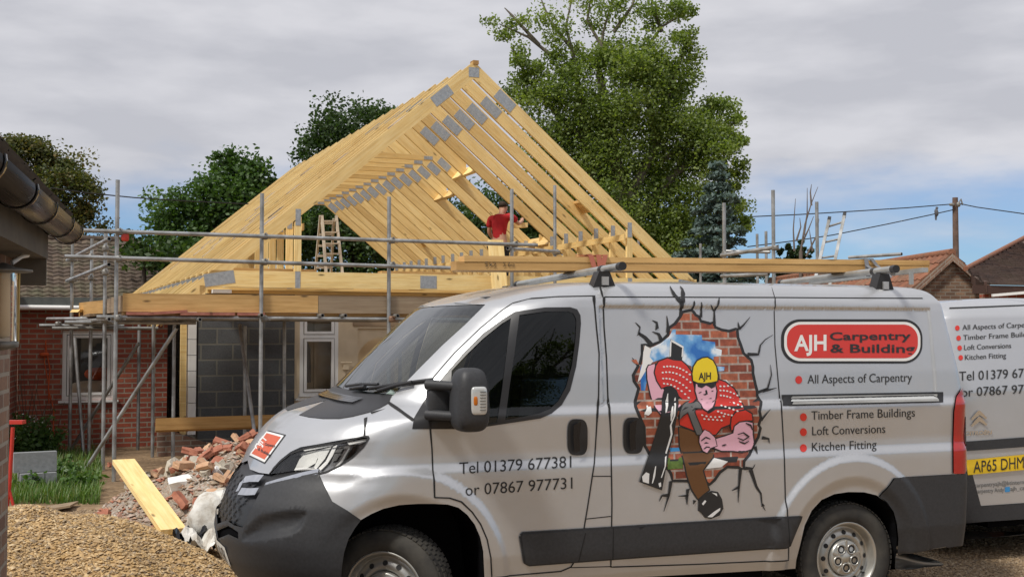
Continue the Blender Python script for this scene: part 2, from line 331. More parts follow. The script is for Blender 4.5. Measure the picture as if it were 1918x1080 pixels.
class Van:
    def __init__(s, origin, ex, roll=0.0):
        s.ex = unit(A(*ex)); s.ey = A(s.ex[1], -s.ex[0], 0); s.ez = UP.copy()
        if roll: s.ey, s.ez = s.ey * math.cos(roll) + s.ez * math.sin(roll), s.ez * math.cos(roll) - s.ey * math.sin(roll)
        s.o = A(*origin)
        gU, gS = np.meshgrid(np.linspace(0, U3, 150), np.linspace(0, SS[-1], 90)); s.gU, s.gS = gU.ravel(), gS.ravel()
        P = surf(s.gU, s.gS); n = normals(s.gU, s.gS) * NSGN; Wp = s.w(P); nw = n @ np.stack([s.ex, s.ey, s.ez]); vis = np.einsum('ij,ij->i', nw, EY - Wp) > 0
        s.gU, s.gS = s.gU[vis], s.gS[vis]; s.gp = s.pr(Wp[vis])
    def w(s, P): P = np.asarray(P, float); return s.o + P[..., 0:1] * s.ex + P[..., 1:2] * s.ey + P[..., 2:3] * s.ez
    def pr(s, W):
        X, Y, Z = W[..., 0], W[..., 1], W[..., 2] - EYE; d = Y * CP + Z * SP; u = -Y * SP + Z * CP
        return np.stack([CX + F * X / d, CY - F * u / d], -1)
    def hit(s, px):                              # photograph points -> surface parameters
        px = np.asarray(px, float).reshape(-1, 2); U = np.zeros(len(px)); S = np.zeros(len(px))
        for a in range(0, len(px), 400):
            q = px[a:a + 400]; k = ((q[:, None] - s.gp[None]) ** 2).sum(-1).argmin(1); U[a:a + 400] = s.gU[k]; S[a:a + 400] = s.gS[k]
        h = 1e-4
        for it in range(14):
            p0 = s.pr(s.w(surf0(U, S))); e = px - p0
            pu = (s.pr(s.w(surf0(U + h, S))) - p0) / h; ps = (s.pr(s.w(surf0(U, S + h))) - p0) / h
            det = pu[:, 0] * ps[:, 1] - pu[:, 1] * ps[:, 0]; det = np.where(np.abs(det) < 1e2, np.sign(det + 1e-9) * 1e2, det)
            dU = (e[:, 0] * ps[:, 1] - e[:, 1] * ps[:, 0]) / det; dS = (pu[:, 0] * e[:, 1] - pu[:, 1] * e[:, 0]) / det
            U = np.clip(U + np.clip(dU, -.12, .12), 0, U3 - 2e-4); S = np.clip(S + np.clip(dS, -.12, .12), 0, SS[-1] - 2e-4)
        return np.stack([U, S], -1)
    def dom(s, pts, step=9.0, closed=True):         # mixed list of photo points and ('d', U, z)
        out = []; n = len(pts); seq = [(pts[i], pts[(i + 1) % n]) for i in range(n if closed else n - 1)]
        pix = []; slots = []
        for a, b in seq:
            if a[0] == 'd':
                slots.append(('d', a)); continue
            pix.append(a); slots.append(('p', len(pix) - 1))
            if b[0] != 'd':
                l = math.dist(a, b); m = int(l // step)
                for k in range(1, m + 1):
                    t = k / (m + 1); pix.append((a[0] + (b[0] - a[0]) * t, a[1] + (b[1] - a[1]) * t)); slots.append(('p', len(pix) - 1))
        if not closed:
            a = pts[-1]
            if a[0] == 'd': slots.append(('d', a))
            else: pix.append(a); slots.append(('p', len(pix) - 1))
        H = s.hit(pix) if pix else None
        for k, a in slots: out.append((a[1], float(z2s(a[2]))) if k == 'd' else tuple(H[a]))
        return np.array(out)
def inside(poly, P):
    x, y = P[:, 0], P[:, 1]; r = np.zeros(len(P), bool); a = poly; b = np.roll(poly, -1, 0)
    for (x0, y0), (x1, y1) in zip(a, b):
        c = (y0 > y) != (y1 > y)
        if c.any(): r[c] ^= (x[c] < (x1 - x0) * (y[c] - y0) / (y1 - y0) + x0)
    return r
def cdt(polys, pts):
    vs = []; ed = []
    for P in polys:
        i = len(vs); n = len(P); vs += [Vector((float(a), float(b))) for a, b in P]; ed += [(i + k, i + (k + 1) % n) for k in range(n)]
    vs += [Vector((float(a), float(b))) for a, b in pts]
    v, e, f, *_ = delaunay_2d_cdt(vs, ed, [], 0, 1e-5)
    return np.array([(q[0], q[1]) for q in v]), [tuple(t) for t in f]
class Skin:                                          # triangles on the van surface -> mesh objects
    def __init__(s, van, parent, mirror=True): s.van = van; s.parent = parent
    def make(s, name, mats, DV, tris, off=0.0, mirror=0, label=None, parent=None, push=None, mi=None, auto=False):
        """mirror 0: near side only, 1: near + far joined, 2: far only"""
        van = s.van; used = sorted({k for t in tris for k in t}); ix = {k: i for i, k in enumerate(used)}; D = DV[used]
        P = surf(D[:, 0], D[:, 1]); n = normals(D[:, 0], D[:, 1]) * NSGN
        o = np.full(len(D), off) if np.isscalar(off) else off[used]
        P = P + n * o[:, None]; T = np.array([[ix[k] for k in t] for t in tris])
        # orient by normal
        fn = np.cross(P[T[:, 1]] - P[T[:, 0]], P[T[:, 2]] - P[T[:, 0]]); fl = np.einsum('ij,ij->i', fn, n[T].mean(1)) < 0; T[fl] = T[fl][:, ::-1]
        VV, NN, TT = [], [], []
        if mirror in (0, 1): VV.append(P); NN.append(n); TT.append(T)
        if mirror in (1, 2):
            mP = P * A(1, -1, 1); mn = n * A(1, -1, 1); VV.append(mP); NN.append(mn); TT.append(T[:, ::-1] + (len(P) if mirror == 1 else 0))
        V_ = np.concatenate(VV); N_ = np.concatenate(NN); T_ = np.concatenate(TT)
        return van_mesh(name, mats, van, V_, T_.tolist(), None if auto else N_, parent or s.parent, label, mi * (2 if mirror == 1 else 1) if mi else None)
def van_mesh(name, mats, van, V_, faces, N_, parent, label=None, mi=None):
    root = VROOT[van]; me = bpy.data.meshes.new(name); W_ = van.w(np.asarray(V_)) - BASE[root]
    me.from_pydata(W_.tolist(), [], [tuple(f)[::-1] for f in faces]); me.polygons.foreach_set('use_smooth', [True] * len(faces))
    for m in (mats if isinstance(mats, (list, tuple)) else [mats]): me.materials.append(m)
    if mi: me.polygons.foreach_set('material_index', mi)
    me.validate(clean_customdata=False)
    if N_ is not None and len(me.vertices) == len(N_): me.normals_split_custom_set_from_vertices((np.asarray(N_) @ np.stack([van.ex, van.ey, van.ez])).tolist())
    o = bpy.data.objects.new(name, me); COL.objects.link(o); o.parent = parent; BASE[o] = BASE[root]
    return tag(o, label)
VROOT = {}
def strips(sk, name, m, lines, wd, off, parent=None, mirror=0, label=None):
    DV = []; T = []
    for L in lines:
        L = np.asarray(L); t = np.gradient(L, axis=0); t /= np.maximum(np.linalg.norm(t, axis=1, keepdims=True), 1e-9); nn = np.stack([-t[:, 1], t[:, 0]], -1)
        ww = np.full(len(L), wd) if np.isscalar(wd) else np.interp(np.linspace(0, 1, len(L)), np.linspace(0, 1, len(wd)), wd)
        i = len(DV); DV += list(L + nn * ww[:, None] / 2) + list(L - nn * ww[:, None] / 2); k = len(L)
        for j in range(k - 1): T += [(i + j, i + j + 1, i + k + j), (i + j + 1, i + k + j + 1, i + k + j)]
    return sk.make(name, m, np.clip(np.array(DV), 0, [U3, SS[-1]]), T, off, mirror, label, parent)
def patch(sk, name, m, polys, off, grid=.045, mirror=0, parent=None, label=None, holes=()):
    DVs = []; T = []
    for P in polys:
        mn, mx_ = P.min(0), P.max(0); g = np.stack(np.meshgrid(np.arange(mn[0] + grid / 2, mx_[0], grid), np.arange(mn[1] + grid / 2, mx_[1], grid)), -1).reshape(-1, 2)
        g = g[inside(P, g)] if len(g) else g
        hs = [h for h in holes]
        v, f = cdt([P] + hs, g); c = np.array([v[list(t)].mean(0) for t in f]); ok = inside(P, c)
        for h in hs: ok &= ~inside(h, c)
        i = sum(len(q) for q in DVs); DVs.append(v); T += [tuple(i + k for k in t) for t, o in zip(f, ok) if o]
    return sk.make(name, m, np.concatenate(DVs), T, off, mirror, label, parent)
def poly_outline(P, k=1): return np.concatenate([P, P[:k]])

# text as triangles in unit space (cap height 1), sliced so that it can follow a curved panel
def text_tris(body, bold=0.0, slices=6):
    cu = bpy.data.curves.new('lettering', 'FONT'); cu.body = body; cu.size = 1.0; cu.offset = bold; cu.resolution_u = 3
    ob = bpy.data.objects.new('lettering', cu); COL.objects.link(ob); bpy.context.view_layer.update()
    me = bpy.data.meshes.new_from_object(ob.evaluated_get(bpy.context.evaluated_depsgraph_get()))
    bm = bmesh.new(); bm.from_mesh(me); bmesh.ops.triangulate(bm, faces=bm.faces[:])
    ys = [v.co.y for v in bm.verts]
    for k in range(1, slices):
        y = min(ys) + (max(ys) - min(ys)) * k / slices
        bmesh.ops.bisect_plane(bm, geom=bm.verts[:] + bm.edges[:] + bm.faces[:], plane_co=(0, y, 0), plane_no=(0, 1, 0))
    xs_ = [v.co.x for v in bm.verts]
    for k in range(1, int((max(xs_) - min(xs_)) / .45)):
        bmesh.ops.bisect_plane(bm, geom=bm.verts[:] + bm.edges[:] + bm.faces[:], plane_co=(min(xs_) + .45 * k, 0, 0), plane_no=(1, 0, 0))
    bmesh.ops.triangulate(bm, faces=bm.faces[:]); bm.verts.ensure_lookup_table(); bm.verts.index_update()
    V_ = np.array([(v.co.x, v.co.y) for v in bm.verts]); T = [tuple(v.index for v in f.verts) for f in bm.faces]
    bm.free(); bpy.data.objects.remove(ob); bpy.data.curves.remove(cu); bpy.data.meshes.remove(me)
    return V_, T
_cap = text_tris('H', 0, 1)[0][:, 1].max()
def lettering(sk, name, m, body, a, b, cap, off=.003, bold=0.0, up=(0, -1), parent=None, slices=6):
    """a, b: photo points of the baseline's ends; cap: capital height in photo pixels"""
    V_, T = text_tris(body, bold, slices); x0, x1 = V_[:, 0].min(), V_[:, 0].max(); a, b = A(*a), A(*b)
    px = a + (b - a) * ((V_[:, 0] - x0) / (x1 - x0))[:, None] + A(*up) * (V_[:, 1] / _cap * cap)[:, None]
    D = sk.van.hit(px); return sk.make(name, m, D, T, off, 0, None, parent)

def Z(pts, sc, ox, oy): return [(ox + x / sc, oy + y / sc) for x, y in pts]
def ell(cx, cy, rx, ry, n=24, rot=0): return [(cx + rx * math.cos(t) * math.cos(rot) - ry * math.sin(t) * math.sin(rot), cy + rx * math.cos(t) * math.sin(rot) + ry * math.sin(t) * math.cos(rot)) for t in np.linspace(0, 2 * math.pi, n, endpoint=False)]
ARCH_F = [(676, 973), (695, 962), (718, 952), (748, 945), (782, 942.5), (812, 942), (837, 943), (857, 949), (873, 962), (887, 980), (897, 1003), (903, 1030), (906, 1080), (906, 1175), (652, 1185), (643, 1130), (640, 1090), (640, 1067), (642, 1050), (645, 1032), (653, 1008), (665, 988)]
ARCH_R = [(1489, 1075), (1491.7, 1048), (1499.6, 1017), (1507.5, 983), (1521, 955), (1539, 935.5), (1563, 924.6), (1589, 920.6), (1618.5, 921), (1642, 926.6), (1660, 939.5), (1672, 957), (1678, 979), (1681, 1007), (1679, 1040), (1676, 1078), (1490, 1090)]
TRIM = [(772, 803), (775, 783), (802, 738), (847, 685), (868, 661), (905, 624), (940, 599), (964, 584), (1020, 575.5), (1068, 575), (1081, 579), (1087, 590), (1088, 606), (1085, 641), (1079, 686), (1068, 730), (1052, 758), (1033, 774), (1012, 783), (960, 791), (920, 797), (880, 803)]
GL1 = [(846, 694), (874, 664), (905, 634), (940, 606), (957, 596), (950, 650), (940, 730), (931, 791), (880, 798), (842, 800)]
GL2 = [(973, 590), (1020, 583.5), (1063, 583), (1074, 587), (1079, 598), (1079, 610), (1077, 641), (1071, 684), (1060, 724), (1046, 750), (1029, 766), (1010, 774), (946, 786), (955, 718), (965, 650)]
BONNET = [(685, 782), (682.5, 817), (637, 829), (596, 834), (563, 843), (545, 849), (525, 865), (512, 879), (505, 887), (485, 884.5), (468, 878), ('d', 0, .985), ('d', 0, 1.335), ('d', .5, 1.335), (640, 797)]
HEADL = Z([(330, 792), (375, 705), (480, 592), (620, 482), (760, 417), (1000, 377), (1300, 322), (1620, 270), (1685, 275), (1700, 305), (1620, 420), (1480, 560), (1300, 680), (1130, 760), (1010, 790), (985, 745), (960, 708), (640, 747), (450, 777)], 7.377, 460, 780)
BUMPER = [(597, 886), (603, 899), (622, 938), (650, 955), (676, 973), (665, 988), (653, 1008), (645, 1032), (642, 1050), (640, 1090), (643, 1130), ('d', 1.25, .23), ('d', 0, .23), ('d', 0, .985), (468, 878), (485, 884.5), (505, 887), (540, 881), (590, 876)]
GRILLE = [(593, 877), (597, 884), (560, 892), (498, 907), (485.5, 927), (467, 964), (456, 987), (440, 983), (427, 974), ('d', 0, .615), ('d', 0, .985), (468, 878), (485, 884.5), (505, 887), (540, 882)]
SLOT = [(448, 996), (448, 1008), (430, 1000), ('d', 0, .53), ('d', 0, .575), (430, 984)]
FOG = Z([(385, 560), (540, 525), (690, 508), (790, 515), (805, 535), (790, 580), (760, 650), (735, 690), (640, 738), (480, 765), (330, 785), (240, 785), (245, 720), (290, 650)], 4.5, 400, 840)
RBUMP = [(1670, 894), (1785, 887.5), (1800, 887), ('d', 5.22, .825), ('d', 5.30, .49), ('d', U3 - 2e-4, .485), ('d', U3 - 2e-4, .24), ('d', 5.2, .26), (1769, 1022), (1674, 1037), (1681, 1007), (1678, 979), (1672, 957), (1660, 939.5), (1646, 928.5)]
TAIL = [(1800, 726), (1790, 741), (1785, 770), (1783.5, 820), (1784, 886), (1804, 886), ('d', 5.17, .85), ('d', 5.17, 1.0), ('d', 5.12, 1.35)]
UNDER = [(1675, 1039), (1769, 1024), (1807, 1019), ('d', 5.3, .37), ('d', U3 - 2e-4, .36), ('d', U3 - 2e-4, .222), ('d', 4.4, .222)]
SILLCUT = [(1491, 1064), (1146, 1083), (906, 1098), (906, 1175), (1490, 1092)]
DOOR = [(812, 930), (810.5, 880), (809, 840), (806, 805), (806.5, 750), (802, 732), (805, 718), (813, 705), (830, 685), (852, 660), (900, 614), (940, 581), (960, 567.5), (993, 559), (1043, 555.5), (1112, 554), (1117, 613), (1122, 662), (1121, 740), (1116, 820), (1113, 867), (1100, 951), (1092.6, 995), (1078.6, 1046), (1069, 1061), (1050, 1069), (919, 1080), (917, 1042), (910, 1008), (898, 980), (882, 957), (862, 938), (840, 931)]
SLIDE = [(1131, 556), (1133, 613), (1137.5, 670), (1140, 740), (1144, 820), (1146, 945), (1144, 1061), (1300, 1056), (1476, 1048), (1471.5, 966), (1469, 859), (1463, 753), (1453.5, 646), (1451.5, 557)]
STRIP = [(975, 1002), (979, 998.5), (1200, 985), (1497, 967), (1475, 1018), (1468, 1022), (1200, 1040), (990, 1055.5), (983, 1052)]

def make_van(van, name, label, cat, main=True):
    base = van.o.copy(); root = empty(name, base + 2.4 * van.ex, label, cat); VROOT[van] = root; sk = Skin(van, root)
    tr = V1 if not main else van                 # outlines are traced on the nearer van and carried to the second one
    R_ = {k: tr.dom(v) for k, v in dict(arch_f=ARCH_F, arch_r=ARCH_R, trim=TRIM, gl1=GL1, gl2=GL2, bonnet=BONNET, headl=HEADL, bumper=BUMPER, grille=GRILLE, slot=SLOT, fog=FOG, rbump=RBUMP, under=UNDER, sillcut=SILLCUT, tail=TAIL, door=DOOR, slide=SLIDE).items()}
    we = tr.hit([(909, 570), (871, 608), (830, 645), (790, 685), (753, 723), (732, 745)])
    R_['screen'] = np.array([tuple(q) for q in we] + [(we[-1][0], float(z2s(1.40))), (0, float(z2s(1.40))), (0, float(z2s(1.918))), (we[0][0] - .08, float(z2s(1.918)))])
    cw = tr.hit([(728, 755), (712, 764), (690, 772.5), (660, 780), (635, 784), (605, 784), (578, 781), (560, 777)])
    R_['cowl'] = np.array([tuple(we[-1])] + [tuple(q) for q in cw] + [(0, float(z2s(1.335))), (0, float(z2s(1.40))), (we[-1][0], float(z2s(1.40)))])
    g = []
    fine = main
    for U in np.arange(0, U3, .023 if fine else .04):
        for S in np.arange(0, SS[-1], .022 if fine else .036): g.append((U + RNG.uniform(-.003, .003) if 0 < U < U3 - .04 else U, S))
    for z in (.95, .985, 1.005, 1.03, 1.06, 1.08, 1.27, 1.28, 1.29, 1.30, 1.315, 1.33, 1.345, 1.885, 1.895, 1.905, 1.915, 1.955, 1.965):
        for U in np.arange(1.2, 5.1, .03): g.append((U, float(z2s(z))))
    gx = surf(np.full(80, 0) + np.linspace(1.4, 4.9, 80), np.full(80, float(z2s(1.6))))[:, 0]
    for x in (RX0 - .012, RX0, RX0 + .012, RX1 - .012, RX1, RX1 + .012):
        for z in np.arange(1.33, 1.93, .02):
            xx = surf(np.linspace(1.4, 4.9, 60), np.full(60, float(z2s(z))))[:, 0]; g.append((float(np.interp(x, xx, np.linspace(1.4, 4.9, 60))), float(z2s(z))))
    for (cx, cz), a, b in ((WHF, .66, .70), (WHR, .62, .66)):
        for r in (.66, .70, .75, .80, .92, .95, .98, 1.01):
            for t in np.linspace(0, math.pi, 90 if main else 30):
                x, z = cx + a * r * math.cos(t), cz + b * r * math.sin(t)
                if z < 1.25: xx = surf(np.linspace(.9, 4.94, 90), np.full(90, float(z2s(z))))[:, 0]; g.append((float(np.interp(x, xx, np.linspace(.9, 4.94, 90))), float(z2s(z))))
    edge = np.array([(0, 0), (U3, 0), (U3, SS[-1]), (0, SS[-1])])
    v, f = cdt(list(R_.values()) + [edge], g); v = np.clip(v, 0, [U3, SS[-1]])
    c = np.array([v[list(t)].mean(0) for t in f]); left = np.ones(len(f), bool); got = {}
    for k in ('arch_f', 'arch_r', 'under', 'sillcut', 'gl1', 'gl2', 'trim', 'screen', 'cowl', 'headl', 'slot', 'grille', 'bumper', 'bonnet', 'tail', 'rbump', 'door', 'slide'):
        m = left & inside(R_[k], c); left &= ~m; got[k] = [f[i] for i in np.nonzero(m)[0]]
    body = [f[i] for i in np.nonzero(left)[0]]
    fogd = np.zeros(len(v)); fin = inside(R_['fog'], v)
    if fin.any():
        P = R_['fog']; a, b = P, np.roll(P, -1, 0); q = v[fin]; ab = b - a
        t = np.clip(((q[:, None] - a) * ab).sum(-1) / np.maximum((ab ** 2).sum(-1), 1e-12), 0, 1); dd = np.linalg.norm(q[:, None] - (a + ab * t[..., None]), axis=-1).min(1); fogd[fin] = -.034 * sm(0, .05, dd)
    sv, bp = M['silver'], M['bumper_plastic']
    sk.make('body', sv, v, body, 0, 1); sk.make('bonnet', sv, v, got['bonnet'], 0, 1)
    sk.make('bumper', bp, v, got['bumper'], fogd + .006, 1, 'dark grey plastic front bumper', auto=True); sk.make('bumper', bp, v, got['rbump'], .012, 1, 'dark grey plastic rear bumper corner')
    sk.make('windscreen', M['van_glass'], v, got['screen'], -.004, 1); sk.make('scuttle_panel', M['black_plastic'], v, got['cowl'], .003, 1)
    gr = sk.make('grille', M['black_plastic'], v, got['grille'], -.018, 1); sk.make('air_intake', M['dark_void'], v, got['slot'], -.01, 1, parent=gr)
    for mi in (0, 2):
        d = sk.make('door', sv, v, got['door'], 0, mi, 'front door'); sk.make('window_trim', M['black_plastic'], v, got['trim'], .002, mi, parent=d)
        sk.make('window', M['side_glass'], v, got['gl1'], -.003, mi, parent=d); sk.make('window', M['side_glass'], v, got['gl2'], -.003, mi, parent=d)
        sk.make('sliding_door', sv, v, got['slide'], 0, mi)
        h = sk.make('headlight', M['lamp_base'], v, got['headl'], -.035, mi); sk.make('lens', M['lamp_glass'], v, got['headl'], .001, mi, parent=h)
        patch(sk, 'reflector', M['reflector'], [tr.dom(Z(q, 7.377, 460, 780)) for q in ([(640, 690), (700, 560), (790, 470), (930, 440), (970, 520), (930, 620), (800, 690)], [(930, 445), (1150, 400), (1060, 560), (960, 680), (900, 690), (965, 560)])], -.026, mirror=mi, parent=h)
        patch(sk, 'lamp_mask', M['gloss_black'], [tr.dom(Z(q, 7.377, 460, 780)) for q in ([(345, 786), (480, 605), (620, 494), (715, 470), (690, 555), (640, 680), (620, 735), (450, 768)], [(1470, 400), (1540, 375), (1480, 500), (1360, 610), (1400, 500)])], -.024, mirror=mi, parent=h)
        patch(sk, 'light_guide', M['decal_white'], [tr.dom(Z(q, 7.377, 460, 780)) for q in ([(980, 690), (1080, 600), (1180, 400), (1240, 375), (1180, 520), (1100, 640), (1010, 720)], [(630, 720), (650, 690), (950, 680), (960, 702)], [(1370, 335), (1620, 288), (1680, 290), (1660, 330), (1560, 370), (1410, 380)], [(750, 430), (1180, 365), (1180, 385), (780, 450)], [(1200, 690), (1300, 590), (1400, 420), (1420, 430), (1320, 610), (1210, 710)])], -.022, mirror=mi, parent=h)
        patch(sk, 'indicator', M['decal_grey'], [tr.dom(Z(q, 7.377, 460, 780)) for q in ([(1190, 480), (1250, 420), (1340, 400), (1290, 480)], [(1160, 600), (1200, 500), (1290, 490), (1230, 590)])], -.024, mirror=mi, parent=h)
        tl = sk.make('tail_light', M['lens_red'], v, got['tail'], .012, mi)
        patch(sk, 'reversing_lens', M['lens_clear'], [np.array([(5.045, float(z2s(1.0))), (5.12, float(z2s(1.0))), (5.12, float(z2s(1.19))), (5.045, float(z2s(1.20)))])], .015, mirror=mi, parent=tl)
    # wheel housings and underside; near-black boxes added so no light leaks through
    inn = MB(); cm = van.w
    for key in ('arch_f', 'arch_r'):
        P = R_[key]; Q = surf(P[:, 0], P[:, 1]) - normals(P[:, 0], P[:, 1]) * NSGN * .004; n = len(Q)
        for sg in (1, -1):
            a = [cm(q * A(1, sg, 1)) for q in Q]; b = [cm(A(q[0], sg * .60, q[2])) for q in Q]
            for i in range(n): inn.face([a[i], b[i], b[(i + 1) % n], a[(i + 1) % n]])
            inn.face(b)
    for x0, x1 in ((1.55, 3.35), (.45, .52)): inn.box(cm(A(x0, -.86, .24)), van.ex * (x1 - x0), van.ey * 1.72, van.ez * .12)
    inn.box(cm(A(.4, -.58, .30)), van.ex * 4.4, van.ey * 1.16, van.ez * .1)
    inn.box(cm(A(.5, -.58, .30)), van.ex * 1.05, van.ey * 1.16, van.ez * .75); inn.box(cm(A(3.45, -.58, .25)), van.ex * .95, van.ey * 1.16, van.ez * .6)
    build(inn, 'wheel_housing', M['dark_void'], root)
    cab = MB(); dk = M['seat_fabric']
    cab.box(cm(A(2.10, -.9, .4)), van.ex * .03, van.ey * 1.8, van.ez * 1.55); cab.box(cm(A(1.55, -.86, .45)), van.ex * .55, van.ey * 1.76, van.ez * .05)
    build(cab, 'bulkhead', dk, root); cab = MB(); cab.box(cm(A(1.62, -.6, 1.945)), van.ex * .5, van.ey * 1.2, van.ez * .02); build(cab, 'headlining', dk, root)
    dsh = MB(); dsh.prism([(.88, .98), (1.42, .98), (1.45, 1.22), (1.30, 1.33), (.98, 1.335), (.88, 1.31)], cm(A(0, -.8, 0)), van.ex, van.ez, van.ey * 1.6); build(dsh, 'dashboard', M['black_plastic'], root)
    for y in (.48, -.15, -.55):
        se = MB(); se.box(cm(A(1.55, y - .23, .75)), van.ex * .5, van.ey * .46, van.ez * .18); se.prism([(1.93, .9), (2.06, .9), (2.09, 1.55), (2.0, 1.58)], cm(A(0, y - .22, 0)), van.ex, van.ez, van.ey * .44); se.prism([(1.99, 1.6), (2.08, 1.6), (2.08, 1.80), (2.02, 1.82)], cm(A(0, y - .13, 0)), van.ex, van.ez, van.ey * .26); build(se, 'seat', dk, root)
    st = MB(); st.path([cm(A(1.50, -.48 + .19 * math.cos(t), 1.30 + .16 * math.sin(t)) + A(.09 * math.sin(t), 0, 0)) for t in np.linspace(0, 2 * math.pi, 25)], .014, 6); build(st, 'steering_wheel', M['black_plastic'], root)
    # shut lines: dark strips on the skin paint the shade in panel gaps
    sd = M['seam_dark']; SL = lambda q, closed=False: tr.dom(q, 6, closed)
    strips(sk, 'gap_shade', sd, [SL(DOOR + DOOR[:1]), SL(SLIDE + SLIDE[:1]), SL([(685, 782), (682.5, 817)]), SL([(727, 753), (747, 767), (775, 787)]), SL([(1728, 558.5), (1600, 558), (1452, 557), (1131, 556)])], .0075, .0022, mirror=1)
    strips(sk, 'gap_shade', sd, [SL([(505, 887), (512, 879), (525, 865), (545, 849), (563, 843), (596, 834), (637, 829), (682, 817), (689, 817.5), (690.5, 821), (680, 837), (660, 856), (636, 872), (613, 883), (597, 887)])], .010, .0035, mirror=1)
    strips(sk, 'panel_line', sd, [SL([(1124, 537), (1129, 556)]), SL([(1444, 533), (1451, 557)])], .004, .0012, mirror=1)
    wheels(van, root)
    return root, sk, R_

def wheels(van, root):
    for (cx, cz), nm, steer in ((WHF, 'f', R(34)), (WHR, 'r', 0)):
        for sg in (1, -1):
            ax = van.ey * sg; c = van.w(A(cx, sg * (.80 if nm == 'f' else .84), cz))
            if steer: ax = (van.ey * math.cos(steer) - van.ex * math.sin(steer)) * sg      # nose of the wheels turned to the far side
            wh = bpy.data.objects.new('wheel', None); COL.objects.link(wh); wh.parent = root; BASE[wh] = BASE[root]
            t = MB(); r = .342
            t.lathe([(.225, .095), (.235, .104), (.27, .112), (.305, .108), (.325, .096), (r - .004, .086), (r, .07), (r + .001, 0), (r, -.07), (r - .004, -.086), (.305, -.108), (.225, -.095)], c, ax, 64)
            for k in range(64):                   # tread blocks on both shoulders and along the crown
                for off in (-.075, -.025, .025, .075):
                    a = 2 * math.pi * (k + (.5 if off in (-.025, .075) else 0)) / 64; x = unit(np.cross(ax, UP)); y = np.cross(ax, x); rd = x * math.cos(a) + y * math.sin(a); tg = np.cross(ax, rd)
                    rr = r - (.004 if abs(off) > .05 else -.001); o = c + rd * rr + ax * off
                    t.box(o - tg * .012 - ax * .019, tg * .024, ax * .038, rd * .007)
            build(t, 'tyre', M['tyre'], wh)
            q = MB(); q.lathe([(.228, .088), (.226, .098), (.218, .100), (.210, .092), (.204, .060), (.196, .040), (.185, .034), (.172, .052), (.150, .066), (.125, .070), (.118, .060), (.0, .060)], c, ax, 56)
            x = unit(np.cross(ax, UP)); y = np.cross(ax, x); q.cm = 1
            for k in range(12):
                a = 2 * math.pi * k / 12; o = c + (x * math.cos(a) + y * math.sin(a)) * .157 + ax * .0655; nn = unit(ax + .45 * (x * math.cos(a) + y * math.sin(a)))
                q.disc(o, nn, .0155, 12)
            build(q, 'rim', [M['rim_steel'], M['seam_dark']], wh)
            for k in range(5):
                b = MB(); a = 2 * math.pi * k / 5 + .3; b.lathe([(.026, .078), (.024, .0905), (.016, .0905), (.014, .08), (0, .08)], c + (x * math.cos(a) + y * math.sin(a)) * .065, ax, 14); build(b, 'wheel_bolt', M['seam_dark'], wh)
            h = MB(); h.lathe([(.112, .064), (.110, .083), (.100, .088), (.030, .089), (.026, .094), (0, .095)], c, ax, 40)
            for k in range(5):
                a = 2 * math.pi * k / 5 + .3 + math.pi / 5; rd = x * math.cos(a) + y * math.sin(a); tg = np.cross(ax, rd); h.box(c + rd * .05 + ax * .087 - tg * .006, rd * .058, tg * .012, ax * .006)
                a2 = 2 * math.pi * k / 5 + .3; h.lathe([(.034, .086), (.033, .093), (.027, .093), (.026, .086)], c + (x * math.cos(a2) + y * math.sin(a2)) * .065, ax, 18)
            build(h, 'hub_cap', M['rim_steel'], wh)

# ---- the van in front
PS = R(20.5); EX1 = A(math.cos(PS), math.sin(PS), 0)
V1 = Van(A(-1.8857, 6.9872, 0), EX1)
van1, sk1, RG = make_van(V1, 'parked_van', 'silver panel van in front with builder mural, red sign and timber on its roof', 'van')
SIDE = lambda q, st=9: V1.dom(q, st)
patch(sk1, 'rub_strip', M['bumper_plastic'], [SIDE(STRIP)], .014, label='dark grey plastic rub strip')
strips(sk1, 'rub_strip', M['bumper_plastic'], [V1.dom(STRIP + STRIP[:1], 6, False)], .022, .008)
strips(sk1, 'panel_line', M['seam_dark'], [V1.dom(q, 6, False) for q in ([(1095, 996), (1082, 1049)], [(1147, 987), (1146, 1046)], [(1470, 968), (1474, 1020)])], .006, .0152)
strips(sk1, 'fuel_flap', M['seam_dark'], [V1.dom(q, 6, False) for q in ([(1109, 891), (1144, 891)], [(1144, 966), (1098, 971)], [(1069, 1062), (1146, 1060)])], .0055, .0012)
# chrome strip, chevrons and honeycomb of the grille
strips(sk1, 'chrome_trim', M['chrome'], [V1.dom([(597, 882.5), (560, 890), (520, 900), (498, 906.5)], 5, False)], [.030, .022, .014], .006, mirror=1)
em = strips(sk1, 'emblem', M['chrome'], [V1.dom([(492, 897), (474, 897), (458, 900)], 4, False), V1.dom([(456, 902), (452, 912), (447, 921)], 3, False), V1.dom([(484, 921), (468, 922), (452, 921)], 4, False)], .038, .012, mirror=1, label='chrome double chevron emblem')
hc = []
for r_ in range(7):
    z = .66 + r_ * .04
    hc.append(np.array([(u, float(z2s(z + .014 * math.sin(u * 62 + r_ * math.pi)))) for u in np.linspace(0, max(.05, .44 - (.90 - z) * .38), 40)]))
strips(sk1, 'grille_mesh', M['black_plastic'], hc, .012, -.008, mirror=1)
patch(sk1, 'number_plate', M['plate_white'], [np.array([(0, float(z2s(.415))), (.26, float(z2s(.415))), (.26, float(z2s(.525))), (0, float(z2s(.525)))])], .016, mirror=1)
pl = np.array
PLW = [V1.hit([p])[0] for p in ((436, 1047),)]
bars = [[(x, float(z2s(.435))), (x, float(z2s(.505)))] for x in (.04, .075, .11, .16, .195, .23)]
